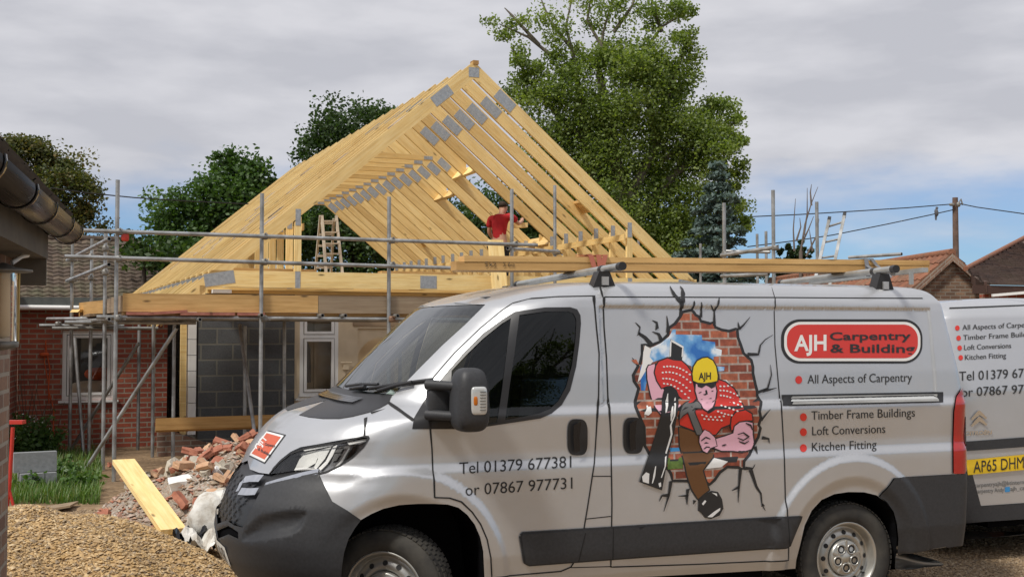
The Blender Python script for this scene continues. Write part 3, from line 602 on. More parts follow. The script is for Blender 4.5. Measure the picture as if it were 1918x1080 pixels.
strips(sk1, 'plate_lettering', M['decal_black'], [np.linspace(a, b, 5) for a, b in bars] + [np.linspace((.075, float(z2s(.47))), (.11, float(z2s(.47))), 4), np.linspace((.16, float(z2s(.505))), (.195, float(z2s(.505))), 4), np.linspace((.195, float(z2s(.47))), (.23, float(z2s(.47))), 4)], .014, .018, mirror=1)
# bonnet sign
B4 = [(500.7, 808.5), (531, 816.5), (496, 864.5), (469, 851.5)]
def quadpt(s_, t_, Q=B4): return tuple((A(*Q[0]) * (1 - s_) + A(*Q[1]) * s_) * (1 - t_) + (A(*Q[3]) * (1 - s_) + A(*Q[2]) * s_) * t_)
patch(sk1, 'bonnet_sign', M['decal_black'], [SIDE([quadpt(-.12, -.07), quadpt(1.08, -.07), quadpt(1.08, 1.06), quadpt(-.12, 1.06)], 6)], .002)
patch(sk1, 'bonnet_sign', M['decal_white'], [SIDE([quadpt(-.05, -.02), quadpt(1.02, -.02), quadpt(1.02, 1.01), quadpt(-.05, 1.01)], 6)], .003)
patch(sk1, 'bonnet_sign', M['decal_orange'], [SIDE([quadpt(.04, .05), quadpt(.92, .05), quadpt(.92, .93), quadpt(.04, .93)], 6)], .004)
lettering(sk1, 'sign_lettering', M['decal_white'], 'AJH', quadpt(.12, .72), quadpt(.32, .30), 17, .0055, .02, up=(-.75, -.66))
lettering(sk1, 'sign_lettering', M['decal_black'], 'Carpentry', (496.5, 834), (516, 838), 5.2, .0055, .015, up=(.3, -.95)); lettering(sk1, 'sign_lettering', M['decal_black'], '& Building', (484, 843), (507, 855), 5.2, .0055, .015, up=(.3, -.95))
# handles, rail, mirror
def handle(cx, cy, w_=19, h_=34):
    o = patch(sk1, 'door_handle', M['black_plastic'], [SIDE([(cx + w_ * math.copysign(abs(math.cos(t)) ** .6, math.cos(t)) + (-.0) * 1, cy + h_ * math.copysign(abs(math.sin(t)) ** .55, math.sin(t))) for t in np.linspace(0, 2 * math.pi, 36, endpoint=False)], 9)], .006)
    strips(sk1, 'grip', M['gloss_black'], [V1.dom([(cx - 3, cy - h_ * .8), (cx - 5, cy), (cx - 3, cy + h_ * .8)], 4, False)], .035, .028, parent=o)
handle(1081, 818); handle(1185.5, 815)
rl = patch(sk1, 'door_rail', M['black_plastic'], [SIDE([(1466, 739), (1766, 733.5), (1766, 753), (1466, 759.5)])], .004)
def rail_pts(y0, y1): return V1.dom([(1482, y0), (1755, y1)], 8, False)
strips(sk1, 'rail_track', M['rim_steel'], [rail_pts(744.5, 740), rail_pts(756.5, 750.5)], .016, .020, parent=rl); strips(sk1, 'rail_track', M['lens_clear'], [rail_pts(750, 745)], .018, .010, parent=rl)
def superq(mb, c, ax, ay, az, e=.5, n=22, taper=0.0):
    vs = []; uv = []
    for i in range(n + 1):
        la = -math.pi / 2 + math.pi * i / n; cl, sl_ = math.cos(la), math.sin(la); f = lambda q: math.copysign(abs(q) ** e, q)
        for k in range(2 * n):
            lo = math.pi * k / n; tz = f(sl_); k_ = 1 - taper * tz
            vs.append(c + ax * (f(cl) * f(math.cos(lo)) * k_) + ay * (f(cl) * f(math.sin(lo)) * k_) + az * tz); uv.append((k / n, i / n))
    m = 2 * n; fs = [(i * m + k, i * m + (k + 1) % m, (i + 1) * m + (k + 1) % m, (i + 1) * m + k) for i in range(n) for k in range(m)]
    mb.smooth = True; mb.faces(vs, fs, uv); mb.smooth = False
mir = MB(); mc = atP(879, 748, V1.w(A(0, 1.17, 0)), V1.ey)
superq(mir, mc, V1.ex * .094, V1.ey * .115, UP * .172, .55, taper=.07)
mo = build(mir, 'wing_mirror', M['bumper_plastic'], van1)
arm = MB()
for py, z0 in ((722, .0), (778, .0)):
    a = atP(800, py - 2, V1.w(A(0, 1.0, 0)), V1.ey); b = atP(838, py, V1.w(A(0, 1.10, 0)), V1.ey); c_ = atP(868, py + 2, V1.w(A(0, 1.18, 0)), V1.ey)
    arm.path([a, b, c_], [.03, .026, .024], 10)
superq(arm, atP(822, 752, V1.w(A(0, 1.0, 0)), V1.ey), V1.ex * .07, V1.ey * .045, UP * .10, .6)
build(arm, 'mirror_arm', M['bumper_plastic'], mo)
ind = MB(); ic = atP(896.5, 750, V1.w(A(0, 1.275, 0)), V1.ey); superq(ind, ic, V1.ex * .045, V1.ey * .018, UP * .075, .35); build(ind, 'indicator', M['lens_clear'], mo)
ind = MB(); superq(ind, ic + V1.ey * .004 - V1.ex * .022, V1.ex * .014, V1.ey * .017, UP * .03, .6)
ind.cm = 1
for k in range(7): ind.box(ic + V1.ey * .0185 + V1.ex * .002 + UP * (-.05 + k * .016), V1.ex * .034, UP * .004, V1.ey * .002)
build(ind, 'indicator_bulb', [M['lens_amber'], M['decal_grey']], mo)
# wipers
wp = MB()
def onscreen(U, z, off): q = surf(A(U), A(float(z2s(z)))) + normals(A(U), A(float(z2s(z)))) * NSGN * off; return V1.w(q[0])
wp.path([onscreen(.62, 1.405, .02), onscreen(.75, 1.43, .035), onscreen(.83, 1.455, .03)], .012, 6); wp.path([onscreen(.50, 1.415, .018), onscreen(.72, 1.445, .02), onscreen(.93, 1.48, .018)], .011, 6)
build(wp, 'wiper', M['black_plastic'], van1); wp = MB()
wp.path([onscreen(.20, 1.40, .02), onscreen(.45, 1.415, .03)], .012, 6); wp.path([onscreen(.02, 1.41, .016), onscreen(.3, 1.43, .02), onscreen(.55, 1.44, .018)], .010, 6)
build(wp, 'wiper', M['black_plastic'], van1)
sc = [np.array([(u, float(z2s(z))) for u in np.linspace(0, .52, 12)]) for z in (1.342, 1.349, 1.356, 1.363)]
strips(sk1, 'scuttle_slats', M['gloss_black'], sc, .006, .014, mirror=1)
# ---------------------------------------------------------------- lettering and pictures on the front van's side
def zc(p): return Z(p, 2.349, 1150, 540)
def tail_c(p): return Z(p, 2.0, 1440, 540)
def rrect(x0, y0, x1, y1, r, n=10):
    o = []
    for cx, cy, a in ((x1 - r, y0 + r, -90), (x1 - r, y1 - r, 0), (x0 + r, y1 - r, 90), (x0 + r, y0 + r, 180)):
        o += [(cx + r * math.cos(R(a + 90 * k / n)), cy + r * math.sin(R(a + 90 * k / n))) for k in range(n + 1)]
    return o
sg = patch(sk1, 'name_sign', M['decal_black'], [SIDE(tail_c(rrect(50, 115, 580, 281, 70)))], .002, label='red name sign with black and white border')
patch(sk1, 'sign_border', M['decal_white'], [SIDE(tail_c(rrect(61, 125, 572, 272, 62)))], .003, parent=sg); patch(sk1, 'sign_face', M['decal_red'], [SIDE(tail_c(rrect(71, 135, 562, 261, 54)))], .004, parent=sg)
c8 = lambda x, y: (1440 + x / 2, 540 + y / 2)
K, WH = M['decal_black'], M['decal_white']
lettering(sk1, 'sign_lettering', WH, 'AJH', c8(98, 233), c8(219, 231), 28, .005, .025, parent=sg)
lettering(sk1, 'sign_lettering', K, 'Carpentry', c8(231, 193), c8(535, 191), 14, .0065, .018, parent=sg); lettering(sk1, 'sign_lettering', K, '& Building', c8(233, 239), c8(550, 240), 15, .0065, .018, parent=sg)
for t, a, b in (('All Aspects of Carpentry', (149, 356), (541, 348)), ('Timber Frame Buildings', (159, 491), (547, 479)), ('Loft Conversions', (162, 549), (436, 540)), ('Kitchen Fitting', (161, 609), (403, 598))):
    lettering(sk1, 'lettering', K, t, c8(*a), c8(*b), 16, .0025)
for q in ((116, 342), (129, 481), (129, 537), (129, 597)): patch(sk1, 'bullet', M['decal_red'], [SIDE(ell(*c8(*q), 6.4, 7.5))], .0025, grid=.03)
lettering(sk1, 'lettering', K, 'Tel 01379 677381', (860, 887), (1070, 874.5), 21.5, .0025, slices=6); lettering(sk1, 'lettering', K, 'or 07867 977731', (871, 927.5), (1072, 914), 21, .0025, slices=6)
# comic builder bursting through a brick hole
HOLE = [(296, 60), (303, 35), (306, 70), (303, 98), (345, 88), (360, 100), (368, 112), (383, 120), (390, 138), (428, 148), (445, 143), (455, 166), (480, 176), (510, 181), (540, 172), (552, 176), (556, 215), (566, 240), (580, 282), (600, 300), (614, 312), (622, 345), (622, 372), (632, 418), (641, 452), (640, 470), (655, 498), (646, 540), (652, 570), (642, 600), (650, 612), (640, 655), (620, 690), (600, 735), (578, 760), (575, 795), (555, 797), (545, 792), (500, 790), (470, 812), (447, 845), (420, 868), (398, 850), (330, 852), (255, 851), (245, 818), (235, 800), (150, 730), (128, 690), (126, 610), (104, 560), (88, 520), (92, 490), (106, 440), (86, 410), (82, 380), (104, 340), (90, 318), (82, 302), (103, 320), (112, 330), (122, 290), (122, 244), (140, 242), (162, 246), (180, 238), (208, 228), (236, 200), (240, 170), (268, 150), (290, 120)]
def inset(P, d):
    P = np.array(P, float); a = np.roll(P, 1, 0); b = np.roll(P, -1, 0); t = b - a; t /= np.linalg.norm(t, axis=1, keepdims=True); return P + np.stack([-t[:, 1], t[:, 0]], -1) * d
ctr = np.array(HOLE[4:]).mean(0); HI = np.array(HOLE[3:]); HI = HI[np.linalg.norm(HI - ctr, axis=1) > 40]
inn_ = inset(HI, 13)
mu = patch(sk1, 'mural', K, [SIDE(zc(HOLE))], .002, grid=.03, label='builder bursting through a brick wall, printed on the van side')
patch(sk1, 'mural_bricks', M['decal_brick'], [SIDE(zc([tuple(p) for p in inn_]))], .003, parent=mu)
L_ = lambda name, m, polys, off: patch(sk1, name, m, [SIDE(zc(p)) for p in polys], off, parent=mu, grid=.05)
ST = lambda name, m, lines, wd, off: strips(sk1, name, m, [V1.dom(zc(l), 5, False) for l in lines], wd, off, parent=mu)
L_('mural_sky', M['decal_sky'], [[(165, 262), (210, 240), (245, 212), (262, 182), (275, 180), (275, 202), (390, 205), (392, 228), (448, 236), (450, 262), (478, 270), (476, 296), (442, 300), (440, 340), (490, 345), (488, 362), (452, 366), (445, 400), (340, 340), (240, 300), (160, 330), (140, 450), (122, 448), (118, 350)]], .0036)
L_('mural_paper', WH, [[(140, 250), (168, 268), (160, 300), (176, 320), (150, 350), (120, 400), (108, 412), (112, 390), (128, 330), (132, 280)], [(140, 505), (160, 510), (165, 545), (150, 558), (132, 552), (143, 530)], [(400, 775), (440, 745), (500, 760), (470, 785), (400, 792)], [(480, 402), (500, 402), (520, 432), (500, 428)]], .0042)
L_('mural_grass', M['decal_blue'], [[(240, 690), (280, 690), (300, 725), (250, 730)]], .0036)
m_noisy('decal_green', (.06, .12, .02), (.14, .22, .05), 30, .5, 0, 0); L_('mural_grass', M['decal_green'], [[(232, 730), (300, 725), (302, 790), (235, 795)]], .0036)
ST('mural_cracks', K, [[(300, 90), (297, 60), (280, 45), (265, 30), (250, 2), (246, -8)], [(300, 70), (303, 30), (300, 5), (290, -8)], [(345, 95), (352, 70), (352, 55)], [(385, 130), (388, 100), (384, 60)], [(445, 160), (445, 100), (425, 72)], [(445, 100), (458, 70), (462, 40)], [(555, 180), (550, 148)], [(556, 178), (575, 160), (600, 130), (603, 125)], [(590, 290), (640, 290), (648, 250), (670, 225), (704, 204)], [(630, 460), (680, 440), (697, 380), (692, 335)], [(660, 450), (690, 445), (720, 437)], [(645, 580), (670, 550), (688, 530)], [(650, 655), (680, 660), (682, 680)], [(620, 695), (630, 728)], [(575, 790), (610, 790), (620, 772)], [(600, 795), (625, 870), (645, 900), (650, 950), (665, 975)], [(650, 950), (662, 955)], [(555, 795), (548, 880), (545, 940)], [(548, 872), (518, 888)], [(250, 845), (240, 910), (218, 980)], [(240, 908), (210, 910), (198, 935)], [(325, 880), (320, 910), (282, 912)], [(320, 905), (320, 950)], [(355, 930), (348, 948)], [(240, 190), (240, 160), (236, 120)], [(210, 225), (200, 200), (172, 190)], [(193, 180), (192, 150), (172, 140)], [(170, 250), (140, 215), (112, 196), (118, 170), (98, 150)], [(118, 196), (104, 208)]], [.022, .012, .003], .0045)
OUT = 8
def fat(P, d):
    P = np.array(P, float); a = P - np.roll(P, 1, 0); s = np.roll(P, -1, 0) - P; ar = (P[:, 0] * np.roll(P, -1, 0)[:, 1] - np.roll(P, -1, 0)[:, 0] * P[:, 1]).sum()
    t = np.roll(P, -1, 0) - np.roll(P, 1, 0); t /= np.linalg.norm(t, axis=1, keepdims=True); n = np.stack([t[:, 1], -t[:, 0]], -1) * (1 if ar > 0 else -1); return [tuple(q) for q in P + n * d]
def fig(name, m, P, off, o=6):
    if o: L_(name, K, [fat(P, o)], off)
    L_(name, m, [P], off + .0006)
PK, RD, BR = M['decal_pink'], M['decal_red'], M['decal_brown']
fig('far_plank', K, [(252, 222), (306, 252), (302, 318), (245, 305)], .0045, 0)
ST('far_plank', WH, [[(250, 300), (253, 228), (306, 258), (303, 300)]], .010, .0056)
fig('builder_boot', K, [(372, 930), (395, 905), (430, 890), (455, 895), (472, 925), (478, 965), (462, 995), (425, 1010), (400, 1005), (385, 985), (370, 975)], .0045, 2)
fig('builder_trousers', BR, [(284, 608), (330, 622), (375, 640), (400, 700), (440, 708), (432, 742), (405, 775), (388, 800), (404, 850), (416, 885), (395, 900), (368, 924), (340, 880), (320, 820), (310, 770), (288, 690)], .0052)
fig('builder_arm', PK, [(155, 340), (182, 332), (186, 400), (215, 440), (285, 485), (292, 515), (270, 535), (235, 545), (205, 552), (182, 525), (165, 470), (150, 400), (148, 355)], .0052)
fig('builder_shirt', RD, [(188, 342), (200, 322), (238, 308), (262, 316), (300, 320), (322, 340), (345, 372), (350, 420), (370, 500), (410, 540), (440, 500), (452, 420), (456, 400), (492, 412), (530, 442), (552, 480), (568, 530), (575, 560), (520, 590), (470, 610), (445, 640), (385, 645), (350, 622), (288, 598), (286, 560), (318, 498), (285, 470), (270, 440), (240, 428), (212, 438), (192, 405), (182, 370)], .0062)
fig('builder_sleeve', RD, [(512, 600), (516, 565), (535, 543), (575, 535), (602, 550), (606, 578), (575, 578), (548, 588), (525, 615), (514, 622)], .0078)
fig('builder_arm', PK, [(528, 605), (550, 588), (580, 584), (606, 590), (606, 640), (612, 680), (600, 705), (560, 718), (520, 712), (470, 712), (440, 700), (445, 660), (480, 650), (522, 635)], .0088)
fig('builder_face', PK, [(362, 420), (400, 424), (444, 416), (452, 450), (446, 492), (430, 524), (408, 538), (390, 528), (372, 492), (360, 450)], .0088)
fig('front_plank', K, [(228, 434), (252, 430), (275, 448), (284, 470), (276, 530), (258, 640), (240, 700), (206, 884), (112, 848), (150, 742), (188, 620), (205, 560), (218, 470)], .0088, 3)
ST('front_plank', WH, [[(270, 480), (262, 560), (246, 600), (250, 640), (226, 720), (222, 780), (205, 830)], [(238, 462), (230, 520), (226, 545)], [(180, 780), (172, 830), (165, 855)], [(255, 520), (248, 580)]], [.006, .012, .006], .0105)
L_('front_plank', WH, [[(124, 848), (120, 825), (138, 806), (152, 812), (150, 856)], [(196, 872), (192, 855), (203, 850), (204, 868)]], .0105)
HEL = [(350, 405), (347, 375), (352, 345), (368, 320), (390, 308), (412, 305), (435, 318), (450, 345), (457, 385), (455, 406), (430, 412), (400, 416), (370, 414)]
fig('builder_helmet', M['decal_yellow'], HEL, .0098)
lettering(sk1, 'helmet_lettering', K, 'AJH', zc([(373, 401)])[0], zc([(427, 399)])[0], 12.5, .0115, .02, parent=mu)
fig('hammer', M['decal_grey'], [(286, 575), (288, 545), (302, 515), (335, 496), (362, 498), (378, 512), (380, 528), (352, 526), (350, 545), (365, 580), (382, 620), (384, 642), (362, 640), (345, 600), (330, 560), (322, 542), (300, 556)], .0098, 5)
fig('builder_hand', PK, [(374, 648), (395, 620), (415, 630), (440, 655), (448, 690), (420, 700), (405, 722), (388, 712), (378, 690), (372, 672)], .0108, 4)
ST('builder_hand', K, [[(378, 668), (400, 652), (420, 660)], [(382, 690), (400, 676), (418, 682)], [(390, 705), (405, 694), (418, 698)], [(540, 640), (565, 632), (590, 650), (565, 665), (540, 655)], [(545, 670), (570, 680), (590, 668)], [(470, 690), (490, 684)], [(575, 590), (598, 600), (604, 620)]], [.005, .011, .005], .0122)
L_('builder_face', K, [[(366, 418), (444, 414), (446, 432), (430, 440), (415, 430), (405, 426), (388, 438), (370, 432)], [(402, 448), (410, 446), (414, 464), (402, 470), (392, 466), (404, 462)], [(384, 486), (405, 490), (430, 480), (430, 488), (406, 496), (388, 492)], [(398, 500), (418, 497), (412, 506), (402, 507)]], .0104)
ST('builder_face', K, [[(386, 455), (374, 460)], [(430, 452), (438, 450)]], .006, .0104)
dots = []
for (x0, y0), (x1, y1), sag, n in (((222, 345), (335, 378), -14, 9), ((216, 370), (338, 412), -16, 9), ((218, 396), (335, 450), -16, 9), ((222, 418), (330, 480), -14, 8), ((470, 430), (520, 425), 2, 4), ((470, 448), (545, 470), -6, 6), ((472, 470), (555, 500), -6, 7), ((474, 494), (560, 520), -4, 6), ((470, 516), (540, 538), 0, 5), ((455, 540), (515, 556), 2, 5), ((395, 572), (470, 578), 0, 5), ((385, 555), (480, 560), 6, 6)):
    for k in range(n):
        t = k / (n - 1); dots.append(ell(x0 + (x1 - x0) * t, y0 + (y1 - y0) * t + sag * 4 * t * (1 - t), 5.2, 3.6, 8, .25))
L_('builder_shirt', WH, dots, .0086)
L_('builder_boot', WH, [[(408, 1003), (440, 978), (466, 962), (464, 974), (430, 1004)], [(384, 945), (398, 928), (404, 935), (390, 952)], [(428, 896), (450, 900), (452, 912)]], .0066)

# ---------------------------------------------------------------- timber on the roof bars
def vpt(px, py, y): return atP(px, py, V1.w(A(0, y, 0)), V1.ey)
m_noisy('bar_tube', (.36, .37, .36), (.50, .51, .50), 8, .4, .6, .1)
for nm, a, b, foot in (('roof_bar', vpt(1160, 499, .97), vpt(972, 532, -.88), (1135, 514)), ('roof_bar', vpt(1672, 504, .97), vpt(1466, 529, -.88), (1661, 521))):
    q = MB(); q.tube(a, b, .0225, 14); bo = build(q, nm, M['bar_tube'], van1)
    q = MB(); d = unit(a - b); q.tube(a, a + d * .05, .0255, 14); q.tube(a - d * .28, a - d * .24, .026, 14); q.tube(b - d * .05, b, .0255, 14); build(q, 'end_cap', M['black_plastic'], bo)
    for yy in (.80, -.80):
        fp = vpt(*foot, .86); fp = fp - V1.ey * (.86 - yy); q = MB(); z1 = (a + (b - a) * ((.97 - yy) / 1.85))[2] - .02
        q.prism([(-.075, 0), (.075, 0), (.035, 1), (-.035, 1)], A(fp[0], fp[1], 2.02) - V1.ey * .04, V1.ex, UP * (z1 - 2.02), V1.ey * .08); build(q, 'bar_foot', M['black_plastic'], bo)
        q = MB(); q.box(A(fp[0], fp[1], 2.035) + V1.ey * .042 - V1.ex * .022, V1.ex * .044, UP * .05, V1.ey * .012); build(q, 'bracket', M['aluminium'], bo)
    if foot[0] > 1500:
        q = MB(); q.beam(vpt(1733, 505, .6), vpt(1520, 529, -.85), .05, .03); q.box(vpt(1702, 508, .6), V1.ex * .025, V1.ey * .02, -UP * .09); build(q, 'roof_bar', M['bar_tube'], van1)
yb = .30
bl, br_ = vpt(855, 505.5, yb), vpt(1741, 510, yb); tl, tr_ = vpt(870, 478.5, yb), vpt(1741, 487.5, yb)
hgt = .044
for row, (l0, r0, lift, cut, grp) in enumerate(((bl, br_, .0, 0, 'lower'), (tl - UP * .046, tr_ - UP * .046, .0, .0, 'upper'))):
    for j in range(2):
        q = MB(); o = l0 - V1.ey * (.125 * j) + V1.ex * (.05 * j); e = r0 - V1.ey * (.125 * j) + V1.ex * (-.07 * j)
        h = .054 if row == 0 else .046
        q.box(o, e - o, -V1.ey * .12, UP * h, .55 + .1 * row)
        build(q, 'timber_length', M['timber_board'], label=[['lower front timber length on van roof bars with pencilled size', 'lower rear timber length on van roof bars, behind the pencilled one'], ['upper front timber length on van roof bars under both straps', 'upper rear timber length on van roof bars, behind the front pair']][row][j], cat='timber', group='timber lengths on the van roof')
q = MB()
nrm = V1.ey
def pencil(pts): q.path([vpt(x, y, yb + .004) for x, y in pts], .0015, 4)
zp = lambda p: Z(p, 3.176, 800, 440)
for l in ([(362, 162), (346, 163), (345, 173), (358, 173), (360, 182), (346, 187)], [(368, 166), (388, 186)], [(386, 168), (370, 186)], [(394, 164), (406, 163), (408, 170), (393, 187), (412, 185)], [(452, 165), (464, 165), (458, 174), (466, 180), (452, 187)], [(474, 184), (475, 185)], [(492, 164), (482, 176), (484, 186), (492, 183), (484, 177)], [(498, 186), (500, 174), (506, 184), (511, 174), (512, 186)], [(517, 186), (518, 170)]): pencil(zp(l))
wr = build(q, 'pencil_writing', M['decal_black'], parent=[o for o in COL.objects if o.name == 'timber_length'][0])
mat('strap_red', (.42, .13, .08), .8); mat('strap_grey', (.17, .175, .19), .8)
def ribbon(mb, pts, wdir, wd):
    for a, b in zip(pts[:-1], pts[1:]): mb.box(a - wdir * wd / 2, b - a, wdir * wd, unit(np.cross(b - a, wdir)) * .003)
q = MB(); f_ = yb + .012; k_ = yb - .28
for x0, x1, x2 in ((1106, 1113, 1117), (1121, 1124, 1118), (1134, 1128, 1122)):
    a, b, c_ = vpt(x0, 477, f_), vpt(x1, 500, f_ + .01), vpt(x2, 514, f_ + .01); d = unit(b - a); ribbon(q, [a, b, c_], V1.ex, .034)
    ribbon(q, [a, a - V1.ey * (f_ - k_), a - V1.ey * (f_ - k_) - UP * .12], V1.ex, .034)
ribbon(q, [vpt(1080, 477, yb - .02), vpt(1108, 475.5, yb - .02)], V1.ey, .04)
build(q, 'ratchet_strap', M['strap_red'], label='faded red strap round the timber at the front roof bar', cat='strap')
q = MB()
for x0, x1, x2, x3 in ((1622, 1624, 1640, 1662), (1632, 1642, 1660, 1668)):
    a, b, c_, d_ = vpt(x0, 484, f_), vpt(x1, 497, f_ + .02), vpt(x2, 510, f_ + .15), vpt(x3, 520, f_ + .35); ribbon(q, [a, b, c_, d_], V1.ex, .03); ribbon(q, [a, a - V1.ey * (f_ - k_), a - V1.ey * (f_ - k_) - UP * .12], V1.ex, .03)
ribbon(q, [vpt(1622, 484, f_), vpt(1626, 518, f_)], V1.ex, .034)
build(q, 'ratchet_strap', M['strap_grey'], label='dark grey strap round the timber at the rear roof bar', cat='strap')
# crumpled paper on the dashboard
q = MB(); pc = vpt(688, 742, .25); nx, ny = 10, 6; vs = []
for i in range(nx):
    for j in range(ny): vs.append(pc + V1.ex * ((i / (nx - 1) - .5) * .34 - .02) + V1.ey * ((j / (ny - 1) - .5) * .42) + UP * (.05 * math.sin(i * 1.3 + j) * random.random() + .10 * i / nx - .08))
q.faces(vs, [(i * ny + j, i * ny + j + 1, (i + 1) * ny + j + 1, (i + 1) * ny + j) for i in range(nx - 1) for j in range(ny - 1)])
build(q, 'crumpled_paper', M['white_sheet'], label="crumpled white paper on the front van's dashboard behind the windscreen", cat='paper')

# ---------------------------------------------------------------- the second van, seen from behind
AL = R(17.6); EX2 = A(math.sin(AL), -math.cos(AL), 0)
rc = atD(1978, 700, 9.3); V2 = Van(A(rc[0], rc[1], -.055) - EX2 * 4.90, EX2, roll=R(-1.2))
van2, sk2, _ = make_van(V2, 'parked_van', 'silver panel van behind at the right edge showing its rear doors and yellow plate', 'van', main=False)
V2.o = V2.o  # same body, other place
D2 = lambda q, st=9: V2.dom(q, st)
z5 = lambda p: Z(p, 4.155, 1660, 500)
strips(sk2, 'gap_shade', M['seam_dark'], [V2.dom([(1778, 577), (1850, 574.5), (1935, 571)], 8, False)], .012, .004)  # dark strip painting the shaded gap above the rear doors
patch(sk2, 'rear_step', M['bumper_plastic'], [D2([(1770, 846), (1850, 841), (1945, 834), (1945, 816), (1850, 823), (1770, 829)])], .012)
for t, a, b, c_ in (('All Aspects of Carpentry', (591, 490), (1172, 464), 9.5), ('Timber Frame Buildings', (597, 568), (1182, 537), 9.5), ('Loft Conversions', (605, 645), (970, 629), 9.5), ('Kitchen Fitting', (611, 722), (931, 705), 9.5), ('Tel 01379 677381', (566, 884), (1240, 850), 17), ('or 07867 977731', (584, 1008), (1245, 972), 16.5)):
    lettering(sk2, 'lettering', K, t, z5([a])[0], z5([b])[0], c_, .004)
for q in ((552, 474), (562, 552), (570, 629), (578, 704)): patch(sk2, 'bullet', M['decal_red'], [D2(ell(*z5([q])[0], 4.2, 4.9))], .004, grid=.03)
z8_ = lambda p: Z(p, 2.0, 1440, 540)
strips(sk2, 'emblem', M['chrome'], [V2.dom(z8_(l), 3, False) for l in ([(757, 490), (785, 463), (812, 486)], [(757, 514), (785, 487), (813, 510)])], [.016, .034, .016], .012, label='chrome double chevron emblem')
lettering(sk2, 'lettering', M['chrome'], 'CITRO\u00cbN', z8_([(733, 549)])[0], z8_([(833, 545)])[0], 7, .008, .03)
yp = patch(sk2, 'number_plate', M['plate_yellow'], [D2(z8_([(736, 641), (968, 619), (970, 676), (742, 697)]))], .014)
lettering(sk2, 'plate_lettering', K, 'AP65 DHM', z8_([(762, 688)])[0], z8_([(950, 670)])[0], 21, .017, 0, parent=yp)
lettering(sk2, 'lettering', M['decal_grey'], 'email carpentryajh@btinternet.com', z8_([(722, 748)])[0], z8_([(1010, 727)])[0], 8, .004); lettering(sk2, 'lettering', M['decal_grey'], 'Ajhcarpentry Andy', z8_([(751, 768)])[0], z8_([(880, 760)])[0], 8, .004); lettering(sk2, 'lettering', M['decal_grey'], 'ajh_carp', z8_([(904, 757)])[0], z8_([(976, 752)])[0], 8, .004)
patch(sk2, 'web_symbol', M['decal_blue'], [D2(z8_([(884, 743), (902, 741), (902, 760), (884, 762)]))], .004, grid=.03)
# ================================================================ ground
def gz(x, y):                                       # height of the ground
    x = np.asarray(x, float); y = np.asarray(y, float)
    def hump(cx, cy, a, b, rot, h, p=1.0):
        c, s_ = math.cos(rot), math.sin(rot); dx, dy = x - cx, y - cy; r = ((dx * c + dy * s_) / a) ** 2 + ((-dx * s_ + dy * c) / b) ** 2; return h * np.exp(-r ** p)
    z = .012 * np.sin(x * 1.3 + y * .7) + .010 * np.sin(x * 2.9 - y * 2.1)
    return z
def heap(cx, cy, a, b, rot, h, n=90, rough=.05, seed=1, power=1.4):
    """mound as (verts, faces, uvs) sitting on the ground"""
    rg = np.random.default_rng(seed); c, s_ = math.cos(rot), math.sin(rot); vs = []; uvs = []
    ph = rg.uniform(0, 6.3, (14, 3)); fr = rg.uniform(1.5, 9, (14, 2))
    for i in range(n):
        for j in range(n):
            p, q = 2 * i / (n - 1) - 1, 2 * j / (n - 1) - 1; r = math.hypot(p, q); x, y = p * a, q * b
            hh = h * max(0.0, 1 - r ** power) - .05 * (r > .97)
            w_ = sum(math.sin(fr[k, 0] * x + fr[k, 1] * y + ph[k, 0]) * (1 / (1 + .3 * k)) for k in range(14)) * rough * min(1, max(0, (1 - r) * 3))
            X, Y = cx + x * c - y * s_, cy + x * s_ + y * c; vs.append((X, Y, float(gz(X, Y)) + hh + w_ - .03)); uvs.append((X, Y))
    return vs, [(i * n + j, (i + 1) * n + j, (i + 1) * n + j + 1, i * n + j + 1) for i in range(n - 1) for j in range(n - 1)], uvs
def heap_z(hv, x, y):
    P = np.array(hv[0]); k = ((P[:, 0] - x) ** 2 + (P[:, 1] - y) ** 2).argmin(); return P[k, 2]
def m_gravel(name, cols, scale, dirt, dmix=(.42, .6)):
    m, nt, p = mat(name, cols[0], .9); v = coords(nt)
    vo = N(nt, 'ShaderNodeTexVoronoi', i_Scale=scale); LK(nt, v, vo.inputs['Vector']); sp = N(nt, 'ShaderNodeSeparateColor'); LK(nt, vo.outputs['Color'], sp.inputs[0])
    k = len(cols); c = ramp(nt, sp.outputs[0], [(i / (k - 1), q) for i, q in enumerate(cols)])
    g = noise(nt, v, 1.1, 6, .65); c = mixc(nt, ramp(nt, g, [(dmix[0], (0, 0, 0)), (dmix[1], (1, 1, 1))]), c, dirt)
    c = mixc(nt, .5, c, ramp(nt, noise(nt, v, .35, 4, .5), [(.3, (.7, .7, .7)), (.7, (1.2, 1.2, 1.2))]), 'MULTIPLY'); LK(nt, c, p.inputs[0])
    d = N(nt, 'ShaderNodeMath', operation='SUBTRACT'); d.inputs[0].default_value = 1; LK(nt, vo.outputs['Distance'], d.inputs[1]); bump(nt, p, d.outputs[0], .8, .02); return m
m_gravel('ground_gravel', [(.24, .16, .09), (.36, .25, .14), (.16, .11, .07), (.42, .31, .19)], 42, (.25, .17, .095), (.5, .75))
m_gravel('ground_dirt', [(.26, .17, .09), (.20, .13, .07), (.32, .22, .13)], 18, (.17, .11, .06))
m_gravel('pile_gravel', [(.42, .27, .115), (.54, .37, .18), (.30, .18, .075), (.60, .45, .26)], 34, (.40, .25, .11), (.55, .8))
q = MB(); nx, ny = 150, 150; xs = np.concatenate([[-800, -200, -60], np.linspace(-16, 12, nx - 6), [40, 200, 800]]); ys = np.concatenate([[-300, -60, -20], np.linspace(-8, 30, ny - 6), [80, 300, 2000]])
GX, GY = np.meshgrid(xs, ys, indexing='ij'); GZ = gz(GX, GY) * (np.abs(GX) < 30) * (GY < 60); q.smooth = True
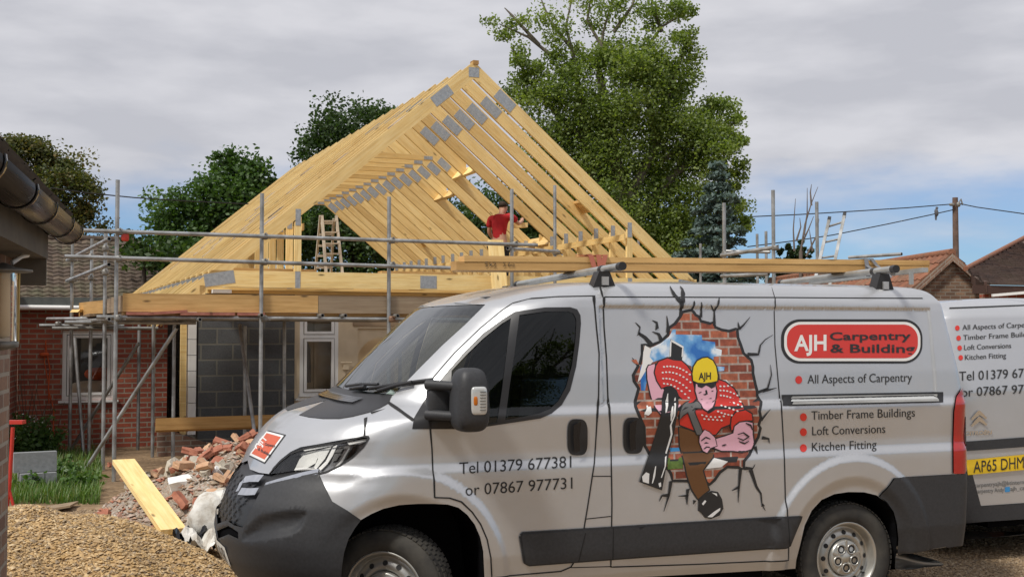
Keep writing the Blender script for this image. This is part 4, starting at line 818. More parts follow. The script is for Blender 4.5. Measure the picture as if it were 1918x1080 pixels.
q.faces(list(zip(GX.ravel(), GY.ravel(), GZ.ravel())), [(i * ny + j, (i + 1) * ny + j, (i + 1) * ny + j + 1, i * ny + j + 1) for i in range(nx - 1) for j in range(ny - 1)], list(zip(GX.ravel(), GY.ravel())))
build(q, 'ground', M['ground_gravel'], base=(0, 0, 0), kind='structure')
# earth behind the gravel heap, up to the house
q = MB(); q.smooth = True; n = 60; vs = []; ua, ub, va, vb = -7.4, -1.0, -4.6, 2.0
for i in range(n):
    for j in range(n):
        p = hp(ua + (ub - ua) * i / (n - 1), va + (vb - va) * j / (n - 1), 0); e = min(i, j, n - 1 - i, n - 1 - j) / 8; z = float(gz(p[0], p[1])) + .02 * min(1, e) * (1 + math.sin(p[0] * 3) * math.cos(p[1] * 2.3)) + (.012 if e > 0 else -.02); vs.append((p[0], p[1], z))
q.faces(vs, [(i * n + j, (i + 1) * n + j, (i + 1) * n + j + 1, i * n + j + 1) for i in range(n - 1) for j in range(n - 1)], [(a, b) for a, b, c in vs]); build(q, 'bare_earth', M['ground_dirt'], base=(0, 0, 0), kind='structure')

# ================================================================ the bungalow under construction
PITCH, APEX, RD_ = .84, 5.92, .27
NT, STEP = 22, .6
house = empty('house_under_construction', hp(0, 6, 0), 'bungalow being re-roofed, grey block and cream walls under bare yellow roof trusses', 'house')
def wallbox(mb, u0, u1, v0, v1, z0, z1):           # box in the house frame with brick-ready uvs
    mb.box(hp(u0, v0, z0), GU * (u1 - u0), UP * (z1 - z0), GV * (v1 - v0), .5, (u0 + 20, z0))
def wall_uv(mb, u0, u1, v0, v1, z0, z1, holes=()):
    """front wall split round rectangular holes (u0,u1,z0,z1); uvs in metres so courses run through"""
    us = sorted({u0, u1, *[h[0] for h in holes], *[h[1] for h in holes]}); zs = sorted({z0, z1, *[h[2] for h in holes], *[h[3] for h in holes]})
    for a, b in zip(us[:-1], us[1:]):
        for c, d in zip(zs[:-1], zs[1:]):
            if any(a >= h[0] - 1e-6 and b <= h[1] + 1e-6 and c >= h[2] - 1e-6 and d <= h[3] + 1e-6 for h in holes): continue
            P = lambda u, v, z: hp(u, v, z)
            mb.face([P(a, v0, c), P(b, v0, c), P(b, v0, d), P(a, v0, d)], [(a + 20, c), (b + 20, c), (b + 20, d), (a + 20, d)])
            mb.face([P(b, v1, c), P(a, v1, c), P(a, v1, d), P(b, v1, d)], [(b + 20, c), (a + 20, c), (a + 20, d), (b + 20, d)])
    def rev(a, b, c, d, n):
        pass
    for a, b, c, d in list(holes) + [(u0, u1, z0, z1)]:
        for p, q_ in (((a, c), (a, d)), ((b, d), (b, c)), ((a, d), (b, d)), ((b, c), (a, c))):
            mb.face([hp(p[0], v0, p[1]), hp(q_[0], v0, q_[1]), hp(q_[0], v1, q_[1]), hp(p[0], v1, p[1])], [(0, 0), (math.dist(p, q_), 0), (math.dist(p, q_), v1 - v0), (0, v1 - v0)])
VW = .35
q = MB(); wall_uv(q, -4.06, -2.68, VW, VW + .2, 0, 2.30); wallbox(q, -4.06, -3.86, VW + .203, 12.6, 0, 2.30); build(q, 'wall', M['block_grey'], house, label='grey concrete block wall')
q = MB(); wall_uv(q, -2.677, 3.9, VW + .02, VW + .22, 0, 2.30, [(-2.60, -2.02, .80, 2.06), (-1.72, -1.0, .02, 1.80)]); wallbox(q, 3.7, 3.9, VW + .223, 12.6, 0, 2.30); wallbox(q, -3.85, 3.69, 12.4, 12.6, 0, 2.30); build(q, 'wall', M['render_cream'], house, label='cream rendered wall')
q = MB(); q.prism([(-1.72, 1.80), (-1.0, 1.80), (-1.0, 1.30)] + [(-1.36 + .36 * math.cos(t), 1.30 + .36 * math.sin(t)) for t in np.linspace(0, math.pi, 16)] + [(-1.72, 1.30)], GO + (VW + .06) * GV, GU, UP, GV * .12); wallbox(q, -1.75, -.97, VW + .60, VW + .65, 0, 2.0); build(q, 'arch', M['render_cream'], house)
q = MB(); wallbox(q, -1.80, -.9, VW - .005, VW + .10, 1.84, 1.96); build(q, 'lintel', M['timber_grey'], house)
q = MB(); wallbox(q, -1.95, -1.86, VW - .012, VW + .018, 1.19, 1.27); q.path([hp(-1.99, VW - .01, 1.29), hp(-1.82, VW - .01, 1.29)], .012, 6); build(q, 'wall_light', M['render_cream'], house)
# white window and glass
def window(u0, u1, z0, z1, v, rows, parent, name='window', fr=.055):
    q = MB(); d = .06
    for a, b, c, e in ((u0, u1, z0, z0 + fr), (u0, u1, z1 - fr, z1)): wallbox(q, a, b, v, v + d, c, e)
    for a, b in ((u0, u0 + fr), (u1 - fr, u1)): wallbox(q, a, b, v + .001, v + d - .001, z0 + fr, z1 - fr)
    zs = [z0 + fr] + [z0 + fr + (z1 - z0 - 2 * fr) * r_ for r_ in rows] + [z1 - fr]
    for z in zs[1:-1]: wallbox(q, u0 + fr, u1 - fr, v + .002, v + d, z - .025, z + .025)
    for a, b in zip(zs[:-1], zs[1:]):                 # opening sashes
        c0, c1 = a + (.025 if a != zs[0] else 0) + .01, b - (.025 if b != zs[-1] else 0) - .01
        for s0, s1, t0, t1 in ((u0 + fr + .01, u1 - fr - .01, c0, c0 + .04), (u0 + fr + .01, u1 - fr - .01, c1 - .04, c1)): wallbox(q, s0, s1, v - .012, v + .02, t0, t1)
        for s0, s1 in ((u0 + fr + .01, u0 + fr + .05), (u1 - fr - .05, u1 - fr - .01)): wallbox(q, s0, s1, v - .0115, v + .02, c0 + .04, c1 - .04)
    f_ = build(q, name, M['upvc'], parent); q = MB(); q.face([hp(u0 + fr, v + .03, z0 + fr), hp(u1 - fr, v + .03, z0 + fr), hp(u1 - fr, v + .03, z1 - fr), hp(u0 + fr, v + .03, z1 - fr)]); build(q, 'pane', M['window_glass'], f_)
    q = MB(); wallbox(q, u0 - .05, u1 + .05, v - .09, v + .05, z0 - .035, z0 - .002); build(q, 'sill', M['upvc'], f_); return f_
window(-2.62, -2.0, .78, 2.08, VW + .02, (.72,), house, fr=.075)
q = MB(); wallbox(q, -2.66, -1.95, VW + .24, VW + .26, .6, 2.2); wallbox(q, -2.34, -2.30, VW + .21, VW + .235, .8, 2.1); build(q, 'window_reveal', M['render_cream'], house)
q = MB(); q.path([hp(-2.47, VW + .15, 1.62), hp(-2.46, VW + .15, 1.5), hp(-2.44, VW + .15, 1.0)], [.01, .05, .045], 8); build(q, 'hanging_coat', M['strap_grey'], label='dark coat hanging behind the small white bungalow window', cat='coat')
q = MB(); wallbox(q, -4.30, -4.22, VW + .02, VW + .10, .3, 2.2); build(q, 'door_post', M['timber'], house)
q = MB()
for k in range(8): wallbox(q, -4.20, -4.09, VW - .01, VW + .14, .30 + k * .225, .30 + k * .225 + .216)
build(q, 'cavity_closer', M['upvc'], house)
q = MB(); q.prism([(-4.62, 0), (-3.3, 0), (-3.3, .12), (-4.0, .20), (-4.62, .45)], GO + (VW - .06) * GV, GU, UP, GV * .05); build(q, 'wall_plinth', M['brick_brown'], house)
for z0, z1, v0 in ((2.30, 2.345, .30), (2.348, 2.378, .24)): q = MB(); q.box(hp(-3.95, v0, z0), GU * 7.9, GV * .15, UP * (z1 - z0)); build(q, 'wall_plate', M['timber'], house)
for u in (-3.95, 3.80): q = MB(); q.box(hp(u, .46, 2.302), GV * 12.1, GU * .12, UP * .075); build(q, 'wall_plate', M['timber'], house)
q = MB(); q.box(hp(-3.75, .10, 2.385), GU * 1.9, GV * .10, UP * .012); build(q, 'packer', M['white_sheet'], house); q = MB(); q.box(hp(-3.9, .05, 2.30), GU * .25, GV * .2, UP * .05); build(q, 'packer', M['white_sheet'], house)
# roof trusses
def rz(u): return APEX - PITCH * abs(u)
C_ = math.sqrt(1 + PITCH ** 2)
TW = .05
def truss(collar, cut=None):
    q = MB(); P = lambda u, z: hp(u, 0, z); th = GV * TW
    def piece(p2, up_=True):
        t = random.random(); q.ct = t; p2 = [A(*a) for a in p2]; e = max(range(4), key=lambda i: np.linalg.norm(p2[(i + 1) % 4] - p2[i])); ax = unit(p2[(e + 1) % 4] - p2[e]); ay = A(-ax[1], ax[0]); o0 = (random.random() * 9, random.random() * 9)
        uvf = [(o0[0] + a @ ax, o0[1] + a @ ay) for a in p2]; n = 4
        ar = sum(p2[i][0] * p2[(i + 1) % n][1] - p2[(i + 1) % n][0] * p2[i][1] for i in range(n))
        F_ = [P(*a) for a in p2]; B_ = [f + th for f in F_]
        if ar < 0: F_, B_, uvf = F_[::-1], B_[::-1], uvf[::-1]
        q.face(F_, uvf); q.face(B_[::-1], uvf[::-1])
        for i in range(n):
            j = (i + 1) % n; q.face([F_[i], B_[i], B_[j], F_[j]], [uvf[i], (uvf[i][0], uvf[i][1] + TW), (uvf[j][0], uvf[j][1] + TW), uvf[j]])
    for sg in (-1, 1):
        segs = [(0 if sg < 0 else .0, 4.62)]
        if cut and sg > 0: segs = [(0, cut[0]), (cut[1], 4.62)]
        for a, b in segs: piece([(sg * a, rz(a)), (sg * b, rz(b)), (sg * b, rz(b) - RD_ * (1 if b < 4 else .8)), (sg * a, rz(a) - RD_)])
        piece([(sg * 2.67, 2.625), (sg * 2.77, 2.625), (sg * 2.77, rz(2.77) - RD_ + .01), (sg * 2.67, rz(2.67) - RD_ + .01)])
        piece([(sg * 4.02, 2.40), (sg * 4.10, 2.40), (sg * 4.10, rz(4.10) - RD_ + .01), (sg * 4.02, rz(4.02) - RD_ + .01)])
    piece([(-3.98, 2.385), (3.98, 2.385), (3.98, 2.62), (-3.98, 2.62)])
    if collar: piece([(-.82, 4.985), (.82, 4.985), (.70, 5.085), (-.70, 5.085)])
    return q
def plate(u, z, w_, h_, ang):
    c, s_ = math.cos(ang), math.sin(ang); ax = GU * c + UP * s_; ay = UP * c - GU * s_
    q = MB(); q.box(hp(u, -.004, z) - ax * w_ / 2 - ay * h_ / 2, ax * w_, ay * h_, GV * .003); return q
SLA = math.atan(PITCH)
def plates(first, collar):
    out = []
    for sg in (-1, 1):
        out.append((sg * 3.83, 2.50, .42, .18, -sg * .16)); out.append((sg * 2.72, rz(2.72) - .23, .075, .24, 0)); out.append((sg * 2.72, 2.50, .075, .24, 0))
        uu = .52 if not collar else 1.02
        out.append((sg * uu, rz(uu) - RD_ / 2, .27 if collar else .36, .14 if collar else .17, -sg * SLA))
        if collar: out.append((sg * .70, 5.035, .17, .065, 0))
    out.append((0, APEX - .17, .17, .15, 0))
    if first: out.append((-.73, 2.50, .26, .19, 0))
    return out
TPL = {}
for k in range(NT):
    collar = k >= 7; cut = (1.24, 2.75) if k == 6 else (1.5, 3.0) if k == 9 else None; key = (collar, cut, k == 0 or k % 3)
    if key not in TPL:
        qb = truss(collar, cut); o = build(qb, 'roof_truss', M['timber'], house); TPL[key] = o
        for p in plates(k == 0, collar):
            if cut and p[0] > 0 and cut[0] < p[0] < cut[1]: continue
            build(plate(*p), 'nail_plate', M['plate_steel'], o)
        o.location = tuple(GV * STEP * k)
        for c in o.children: pass
    else:
        o = copy_tree(TPL[key], house); o.location = tuple(GV * STEP * k + GU * random.uniform(-.012, .012) + UP * random.uniform(-.008, .008))
# bracing, trimmers, noggins
for u0, k in ((1.24, 6), (2.75, 6), (1.5, 9), (3.0, 9)):
    q = MB(); z = rz(u0) - RD_ / 2; d = A(*(GU * 1 - UP * PITCH)) / C_; nrm_ = A(*(GU * PITCH + UP)) / C_
    q.box(hp(u0, STEP * (k - 1) + TW, z) - nrm_ * .11, GV * (2 * STEP - TW), d * .05, nrm_ * .22); build(q, 'trimmer', M['timber'], house)
q = MB(); d = A(*(GU - UP * PITCH)) / C_
for a_, b_ in (((2.62, -.02, 3.28), (2.62, 12.6, 3.28)), ((-2.62, .1, 3.28), (-2.62, 12.6, 3.28))) : q = MB(); q.beam(hp(*a_), hp(*b_), .025, .10); build(q, 'brace', M['timber'], house)

q = MB(); q.beam(hp(.03, -.02, APEX - .015), hp(.03, .12, APEX - .015), .09, .06); build(q, 'ridge_block', M['timber_board'], house)
for k in range(NT - 1):
    for u in (-2.0 - .4 * ((k * 7) % 5 - 2), -3.3 + .25 * ((k * 5) % 4), 2.3 + .5 * ((k * 3) % 3)):
        if k in (5, 6, 8, 9) and u > 0: continue
        if random.random() < (.6 if u < 0 else .22): q = MB(); q.box(hp(u, STEP * k + TW, rz(u) - .055), GV * (STEP - TW), GU * .19 - UP * .19 * PITCH * np.sign(u), UP * .045); build(q, 'noggin', M['timber_grey'] if u < 0 else M['timber_board'], house)  # left-slope noggins get darker timber to paint the shading on their tops
for a in (-3.6, -1.4): q = MB(); q.box(hp(a, .2, 2.625), GU * 1.2, GV * .22, UP * .04); build(q, 'floor_board', M['timber_board'], house)

# ---- loose board standing in the roof beside the worker, step ladder, worker
q = MB(); a, b = atV(929, 449, -.15), atV(938, 548, -.30); sd = unit(np.cross(b - a, GV)); q.box(a - sd * .12, b - a, sd * .24, GV * .05); build(q, 'loose_board', M['timber'], label='short pale board leaning on the bungalow gable just below the worker in red', cat='board')
m_noisy('ladder_wood', (.50, .43, .34), (.62, .55, .45), 8, .7, 0, .1)
lad = empty('step_ladder', hp(.55, 10.2, 2.62), 'pale wooden step ladder standing open inside the unfinished roof', 'step ladder')
def vq(px, py, v): return atV(px, py, v)
for side, (x0, y0, x1, y1, v0, v1) in enumerate(((603, 404, 611, 517, 9.8, 9.4), (629.5, 404, 642, 520, 9.8, 9.4), (600, 404, 590, 517, 9.95, 10.6), (625, 410, 620, 517, 9.95, 10.6))):
    q = MB(); a, b = vq(x0, y0, v0), vq(x1, y1, v1); b = a + (b - a) * 1.25; q.beam(a, b, .05, .09 if side < 2 else .06, GV); build(q, 'stile', M['ladder_wood'], lad)
for k, y in enumerate((414, 435, 456, 475, 497)):
    t = (y - 404) / 114; q = MB(); q.beam(vq(603 + 8 * t, y, 9.8 - .4 * t), vq(629.5 + 12 * t, y, 9.8 - .4 * t), .10, .03); build(q, 'tread', M['ladder_wood'], lad)
    q = MB(); q.beam(vq(600 - 9 * t, y + 4, 9.95 + .6 * t), vq(625 - 4 * t, y + 4, 9.95 + .6 * t), .04, .05); build(q, 'rung', M['ladder_wood'], lad)
m_noisy('skin', (.50, .27, .18), (.58, .33, .23), 20, .6, 0, 0); m_noisy('shirt_red', (.42, .012, .018), (.55, .022, .028), 7, .85, 0, .3); mat('trousers_dark', (.025, .026, .032), .9); mat('hair_dark', (.03, .018, .010), .8)
def skin_mesh(name, m, verts, edges, parent, base, sub=2, label=None, cat=None):
    me = bpy.data.meshes.new(name); me.from_pydata([tuple(A(*p) - base) for p, r in verts], [], []); me.edges.add(len(edges))
    me.edges.foreach_set('vertices', [i for e in edges for i in e]); me.update(); o = bpy.data.objects.new(name, me); COL.objects.link(o)
    md = o.modifiers.new('skin', 'SKIN'); md.use_smooth_shade = True; sv_ = me.skin_vertices[0].data if me.skin_vertices else None
    if sv_ is None: bm = bmesh.new(); bm.from_mesh(me); bm.verts.layers.skin.verify(); bm.to_mesh(me); bm.free(); sv_ = me.skin_vertices[0].data
    for i, (p, r) in enumerate(verts): sv_[i].radius = (r, r) if np.isscalar(r) else r; sv_[i].use_root = i == 0
    s2 = o.modifiers.new('sub', 'SUBSURF'); s2.levels = sub; s2.render_levels = sub; bpy.context.view_layer.update()
    nm = bpy.data.meshes.new_from_object(o.evaluated_get(bpy.context.evaluated_depsgraph_get())); o.modifiers.clear(); o.data = nm; nm.name = name; nm.materials.clear(); nm.materials.append(m)
    nm.polygons.foreach_set('use_smooth', [True] * len(nm.polygons))
    if parent is not None: o.parent = parent; BASE[o] = BASE[parent]
    else: o.location = tuple(base); BASE[o] = base
    return tag(o, label, cat)
def B(u, v, z): return hp(u, v, z)
pu, pv, pz = 1.84, 3.45, 2.50         # the worker stands on the ceiling boards, back to us, right arm up at a rafter
_cj, _sj = math.cos(R(-48)), math.sin(R(-48))
J = lambda a, b, c: B(pu + a * _cj - b * _sj, pv + a * _sj + b * _cj, pz + c)
body_v = [(J(0, 0, .93), .115), (J(0, .02, 1.12), .105), (J(.0, .05, 1.34), .12), (J(.01, .08, 1.44), .062), (J(.02, .12, 1.50), .066), (J(.02, .15, 1.575), .092), (J(.02, .16, 1.645), .078),
          (J(.19, .10, 1.40), .05), (J(.25, .34, 1.28), .042), (J(.22, .56, 1.36), .034), (J(.20, .63, 1.38), .026), (J(-.19, .06, 1.38), .05), (J(-.26, .10, 1.12), .042), (J(-.20, .24, .97), .034), (J(-.17, .30, .94), .026),
          (J(.10, 0, .84), .095), (J(.11, .03, .46), .06), (J(.11, -.02, .09), .045), (J(.12, .16, .03), .04), (J(-.10, 0, .84), .095), (J(-.11, .04, .46), .06), (J(-.11, -.01, .09), .045), (J(-.12, .17, .03), .04)]
body_e = [(0, 1), (1, 2), (2, 3), (3, 4), (4, 5), (5, 6), (2, 7), (7, 8), (8, 9), (9, 10), (2, 11), (11, 12), (12, 13), (13, 14), (0, 15), (15, 16), (16, 17), (17, 18), (0, 19), (19, 20), (20, 21), (21, 22)]
for wr_, f0 in ((10, A(0, 0, 0)), (14, A(0, 0, 0))):   # fingers and thumb
    w0 = body_v[wr_][0]; dr = unit(w0 - body_v[wr_ - 1][0]); sdv = unit(np.cross(dr, UP))
    for k, l in enumerate((.07, .085, .08, .06)):
        i = len(body_v); o = (k - 1.5) * .018; body_v += [(w0 + dr * .05 + UP * o, .009), (w0 + dr * (.05 + l * .6) + UP * o - sdv * .012, .008), (w0 + dr * (.05 + l * .85) + UP * o - sdv * .04, .007)]; body_e += [(wr_, i), (i, i + 1), (i + 1, i + 2)]
    i = len(body_v); body_v += [(w0 + dr * .02 - sdv * .035 + UP * .02, .010), (w0 + dr * .055 - sdv * .05 + UP * .015, .008)]; body_e += [(wr_, i), (i, i + 1)]
man = skin_mesh('person', M['skin'], body_v, body_e, None, J(0, 0, 0), 1, 'worker in red T-shirt and dark trousers, back turned, reaching up to a rafter', 'person')
sh_v = [(J(0, 0, .90), (.135, .115)), (J(0, .02, 1.10), (.135, .115)), (J(0, .05, 1.32), (.155, .115)), (J(.01, .07, 1.43), (.10, .08)), (J(.20, .09, 1.41), .075), (J(.24, .25, 1.33), .07), (J(-.20, .06, 1.385), .075), (J(-.25, .09, 1.20), .068)]
skin_mesh('t_shirt', M['shirt_red'], sh_v, [(0, 1), (1, 2), (2, 3), (2, 4), (4, 5), (2, 6), (6, 7)], man, J(0, 0, 0))
tr_v = [(J(0, 0, .90), (.165, .125)), (J(.10, 0, .80), .115), (J(.11, .03, .46), .085), (J(.11, -.02, .08), .075), (J(-.10, 0, .80), .115), (J(-.11, .04, .46), .085), (J(-.11, -.01, .08), .075)]
skin_mesh('trousers', M['trousers_dark'], tr_v, [(0, 1), (1, 2), (2, 3), (0, 4), (4, 5), (5, 6)], man, J(0, 0, 0))
skin_mesh('hair', M['hair_dark'], [(J(.02, .11, 1.565), .082), (J(.02, .12, 1.635), .096), (J(.02, .15, 1.67), .086)], [(0, 1), (1, 2)], man, J(0, 0, 0))
skin_mesh('boots', mat('boot_leather', (.05, .035, .02), .7)[0], [(J(.11, -.03, .05), .055), (J(.12, .16, .035), .05)], [(0, 1)], man, J(0, 0, 0)); skin_mesh('boots', M['boot_leather'], [(J(-.11, -.02, .05), .055), (J(-.12, .17, .035), .05)], [(0, 1)], man, J(0, 0, 0))
q = MB(); a = J(.10, .42, 1.22); q.box(a, GU * .30 + UP * .02, GV * .16, UP * .09, .6); build(q, 'timber_offcut', M['timber'], label='short timber offcut held up by the worker in the red T-shirt', cat='timber')

# ================================================================ scaffolding
scf = empty('scaffolding', hp(-3, -2, 0), 'galvanised tube scaffold with plank toe boards wrapped round the bungalow gable', 'scaffold')
def pole(base_pt, z1, r=.0245, name='standard', m='galv', z0=0.0, par=None):
    q = MB(); q.tube(A(base_pt[0], base_pt[1], z0), A(base_pt[0] + random.uniform(-.01, .01), base_pt[1], z1), r, 12); return build(q, name, M[m], par or scf)
def tube(a, b, name='rail', m='galv', par=None, r=.0245):
    q = MB(); a, b = A(*a), A(*b); q.tube(a, b, r, 12)
    for p, d in ((a, a - b), (b, b - a)): q.disc(p + unit(d) * .0006, d, r * .72, 10)
    if len(q.m) > 2: q.m[-1] = q.m[-2] = 1
    return build(q, name, [M[m], M['dark_void']], par or scf)
def clamp(p, m='galv_dark', ax=GV, par=None):
    q = MB(); p = A(*p); superq(q, p, unit(ax) * .055, unit(np.cross(ax, UP)) * .042, UP * .04, .5, 7); q.path([p + UP * .03 - unit(ax) * .05, p + UP * .035 - unit(ax) * .085], .010, 6); q.path([p - UP * .02 + unit(np.cross(ax, UP)) * .04, p - UP * .02 + unit(np.cross(ax, UP)) * .08], .009, 6); return build(q, 'coupler', M[m], par or scf)
VF = -2.37
fp = [(-5.39, 3.53), (-3.70, 3.45), (-2.075, 3.48), (-.365, 3.66)]
for u, z in fp: pole(hp(u, VF, 0), z)
pole(hp(.98, -.85, 0), 3.95); pole(hp(1.6, VF, 0), 2.2)
sp = [(-5.43, -1.16, 3.03), (-5.50, .55, 3.05), (-5.72, 1.30, 3.10)]
for u, v, z in sp: pole(hp(u, v, 0), z)
for u, v in ((-4.76, 1.51), (-4.69, .20), (-4.55, -.9)): pole(hp(u, v, 0), 1.98, m='galv')
for u, v in ((-3.05, -.7), (-1.4, -.7), (.2, -.7)): pole(hp(u, v, 0), 1.93)
tube(hp(-5.79, VF - .055, 2.92), hp(-.02, VF - .055, 2.915)); tube(hp(-5.96, VF - .055, 2.615), hp(-.9, VF - .055, 2.58))
tube(hp(-.45, VF - .05, 2.86), hp(1.02, -.90, 2.95)); tube(hp(-5.6, VF + .055, 1.925), hp(1.9, VF + .055, 1.90), 'ledger')
tube(hp(-5.5, -.68, 1.925), hp(1.9, -.68, 1.90), 'ledger'); tube(hp(-5.9, -1.10, 1.87), hp(-4.3, -1.10, 1.87), 'ledger')
for z0, z1 in ((2.90, 2.86), (2.60, 2.56)): tube(hp(-5.47, VF + .05, z0 - .06), hp(-5.78, 1.45, z1 - .07))
for u in (-4.45, -3.72, -2.97, -2.68, -2.0): tube(hp(u, VF - .14, 1.955 if u > -4 else 1.90), hp(u, .1, 1.955 if u > -4 else 1.90), 'transom', 'galv_dark')
tube(hp(-5.47, VF - .1, 1.90), hp(-5.80, 2.05, 1.88), 'transom', 'galv_dark'); tube(hp(-6.05, .95, 1.93), hp(-5.2, -.2, 1.93), 'transom'); tube(hp(-6.15, 1.25, 1.84), hp(-5.0, 1.2, 1.84), 'transom'); tube(hp(-6.0, .5, 1.80), hp(-4.6, .5, 1.80), 'transom', 'galv_dark')
def br(px0, py0, v0, px1, py1, v1, m='galv'): return tube(atV(px0, py0, v0), atV(px1, py1, v1), 'brace', m)
br(331, 614, -2.0, 156, 885, -1.2); br(260, 642, .9, 130, 846, 1.7); br(140, 632, 1.2, 157, 856, .9)
br(449, 608, -.8, 477, 812, -1.6); br(459, 610, -.6, 458, 845, -.6)
for u, _z in fp:
    for z in (2.918, 2.605, 1.915): clamp(hp(u + .03, VF - .02, z), 'rust_clamp' if random.random() < .35 else 'galv_dark')
for u, v, z in sp:
    for zz_ in (2.80, 2.50, 1.90): clamp(hp(u, v, zz_), 'galv_dark')
for p in (hp(.98, -.87, 2.94), hp(-5.6, .6, 1.93), hp(-5.9, 1.2, 1.86), hp(-5.45, -.9, 1.92)): clamp(p)
q = MB(); superq(q, hp(-5.30, VF - .04, 2.86), GU * .045, GV * .02, UP * .05, .5, 6); build(q, 'safety_tag', mat('tag_red', (.55, .05, .03), .5)[0], scf)
# toe boards and deck
def board(u0, u1, v, z0, z1, m, lab=None, name='toe_board'): q = MB(); q.box(hp(u0, v, z0), GU * (u1 - u0), UP * (z1 - z0), GV * .038); return build(q, name, M[m], scf, label=lab)
board(-5.31, -2.985, VF + .035, 1.99, 2.205, 'timber_board'); board(-2.98, -.62, VF + .037, 1.985, 2.20, 'timber_grey', 'weathered grey toe board'); board(-.615, 1.7, VF + .036, 1.985, 2.20, 'timber_board')
q = MB(); q.box(hp(-5.33, VF + .08, 1.99), GV * 1.75 - GU * .05, UP * .19, GU * .035); build(q, 'toe_board', M['timber_grey'], scf, label='weathered grey side toe board'); q = MB(); q.box(hp(-5.40, -.52, 1.97), GV * 1.8 - GU * .22, UP * .20, GU * .035); build(q, 'toe_board', M['timber_board'], scf)
for k in range(10):
    q = MB(); v = VF + .10 + k * .235
    for a, b in ((-5.3, -2.7), (-2.69, -.3), (-.29, 1.8))[:3 if k < 6 else 1]: q.box(hp(a, v, 1.951 + .002 * (k % 2)), GU * (b - a), GV * .225, UP * .036)  # inner rows on the left are added to keep sun off the block wall
    build(q, 'deck_board', M['timber_grey' if k % 3 else 'timber_board'], scf)
for k in range(4):
    q = MB(); q.box(hp(-5.36 - .235 * k * .3, -.5, 1.955), GV * 1.9, GU * .22, UP * .036); build(q, 'deck_board', M['timber_grey'], scf)
# clay plain tiles lying on the deck edge under the toe board
BKD = []
tiles = [(-5.27, .30, 0), (-5.0, .42, .03), (-4.66, .38, 0), (-4.32, .30, 0), (-3.98, .32, 0)]
m_noisy('clay_tile', (.30, .10, .07), (.42, .17, .12), 14, .85, 0, .3)
for (u, l, t), lb in zip(tiles, ('leftmost', 'second', 'middle', 'fourth', 'rightmost')):
    q = MB(); q.box(hp(u, VF - .02, 1.951), GU * l + UP * t, GV * .16, UP * .034); build(q, 'clay_tile', M['clay_tile'], label=f'{lb} of five clay pieces on the scaffold edge below the yellow toe board', cat='tile', group='clay pieces on the scaffold edge')
q = MB(); q.box(hp(-5.65, .9, 2.03), GU * .3 + GV * .25, GV * .2 - GU * .1, UP * .04 + GU * .03); build(q, 'timber_offcut', M['timber'], label='small timber offcut lying on the scaffold corner by the flat roof', cat='timber')
# board tied across the scaffold legs at waist height
q = MB(); a, b = atV(292, 793, -1.02), atV(600, 783, -1.25); q.box(a - UP * .085, b - a, UP * .155, GV * .05 - UP * .03); build(q, 'scaffold_board', M['timber_board'], label='long plank fixed level across scaffold legs above the rubble', cat='board')
# ================================================================ brick wing with flat roof, tiled house behind
wing = empty('brick_extension', hp(-5.5, 2, 0), 'low red brick building with white window and flat felt roof behind the scaffold', 'building')
q = MB(); wall_uv(q, -6.42, -4.30, 1.95, 2.15, 0, 2.07, [(-5.81, -5.06, .73, 1.77)]); build(q, 'wall', M['brick_red'], wing)
q = MB(); q.box(hp(-6.425, 1.948, 0), -GV * 2.3 - GU * .25, UP * 2.4, -GU * .2, .5, (3, 0)); build(q, 'wall', M['brick_red'], wing, label='side return of the brick wall')
q = MB(); q.box(hp(-4.32, 2.16, 0), GV * 3, UP * 2.07, -GU * .2, .5, (3, 0)); build(q, 'wall', M['brick_red'], wing)
window(-5.81, -5.06, .73, 1.77, 2.0, (), wing, fr=.06)
q = MB(); wallbox(q, -6.2, -4.8, 3.2, 3.25, .4, 1.9); build(q, 'room', mat('room_dark', (.10, .10, .09), .9)[0], wing)
q = MB(); superq(q, hp(-5.25, 2.55, 1.10), GU * .22, GV * .1, UP * .10, .9, 8); build(q, 'cushion', mat('orange_cloth', (.55, .10, .03), .9)[0], label='orange cushion behind the brick building window', cat='cushion')
q = MB(); superq(q, hp(-5.3, 2.5, .86), GU * .40, GV * .15, UP * .14, .7, 8); build(q, 'sofa', M['render_cream'], label='pale sofa back behind the brick building window', cat='sofa')
m_noisy('felt', (.075, .085, .08), (.12, .13, .12), 10, .9, 0, .3)
q = MB(); q.box(hp(-6.75, 1.72, 2.14), GU * 2.5, GV * 4, UP * .12); build(q, 'roof', M['felt'], wing); q = MB(); q.box(hp(-6.7, 1.76, 2.072), GU * 2.4, GV * .025, UP * .065); build(q, 'fascia', M['timber_grey'], wing)
q = MB(); q.tube(hp(-6.75, 1.70, 2.11), hp(-4.3, 1.70, 2.10), .035, 10); build(q, 'gutter', M['upvc'], wing)
q = MB(); q.path([hp(-6.05, 1.93, 1.62), hp(-6.03, 1.9, 1.45), hp(-5.98, 1.9, 1.2), hp(-6.0, 1.91, .9), hp(-5.92, 1.9, .6), hp(-5.93, 1.85, .1)], .010, 6); q.path([hp(-6.04, 1.93, 1.64), hp(-6.06, 1.9, 1.3), hp(-6.0, 1.9, 1.0), hp(-5.99, 1.88, .7)], .008, 6); superq(q, hp(-6.06, 1.90, 1.42), GU * .07, GV * .03, UP * .03, .7, 7)
build(q, 'extension_cable', M['orange_cloth'], label='orange cable hanging down the red brick wall left of the window', cat='cable')
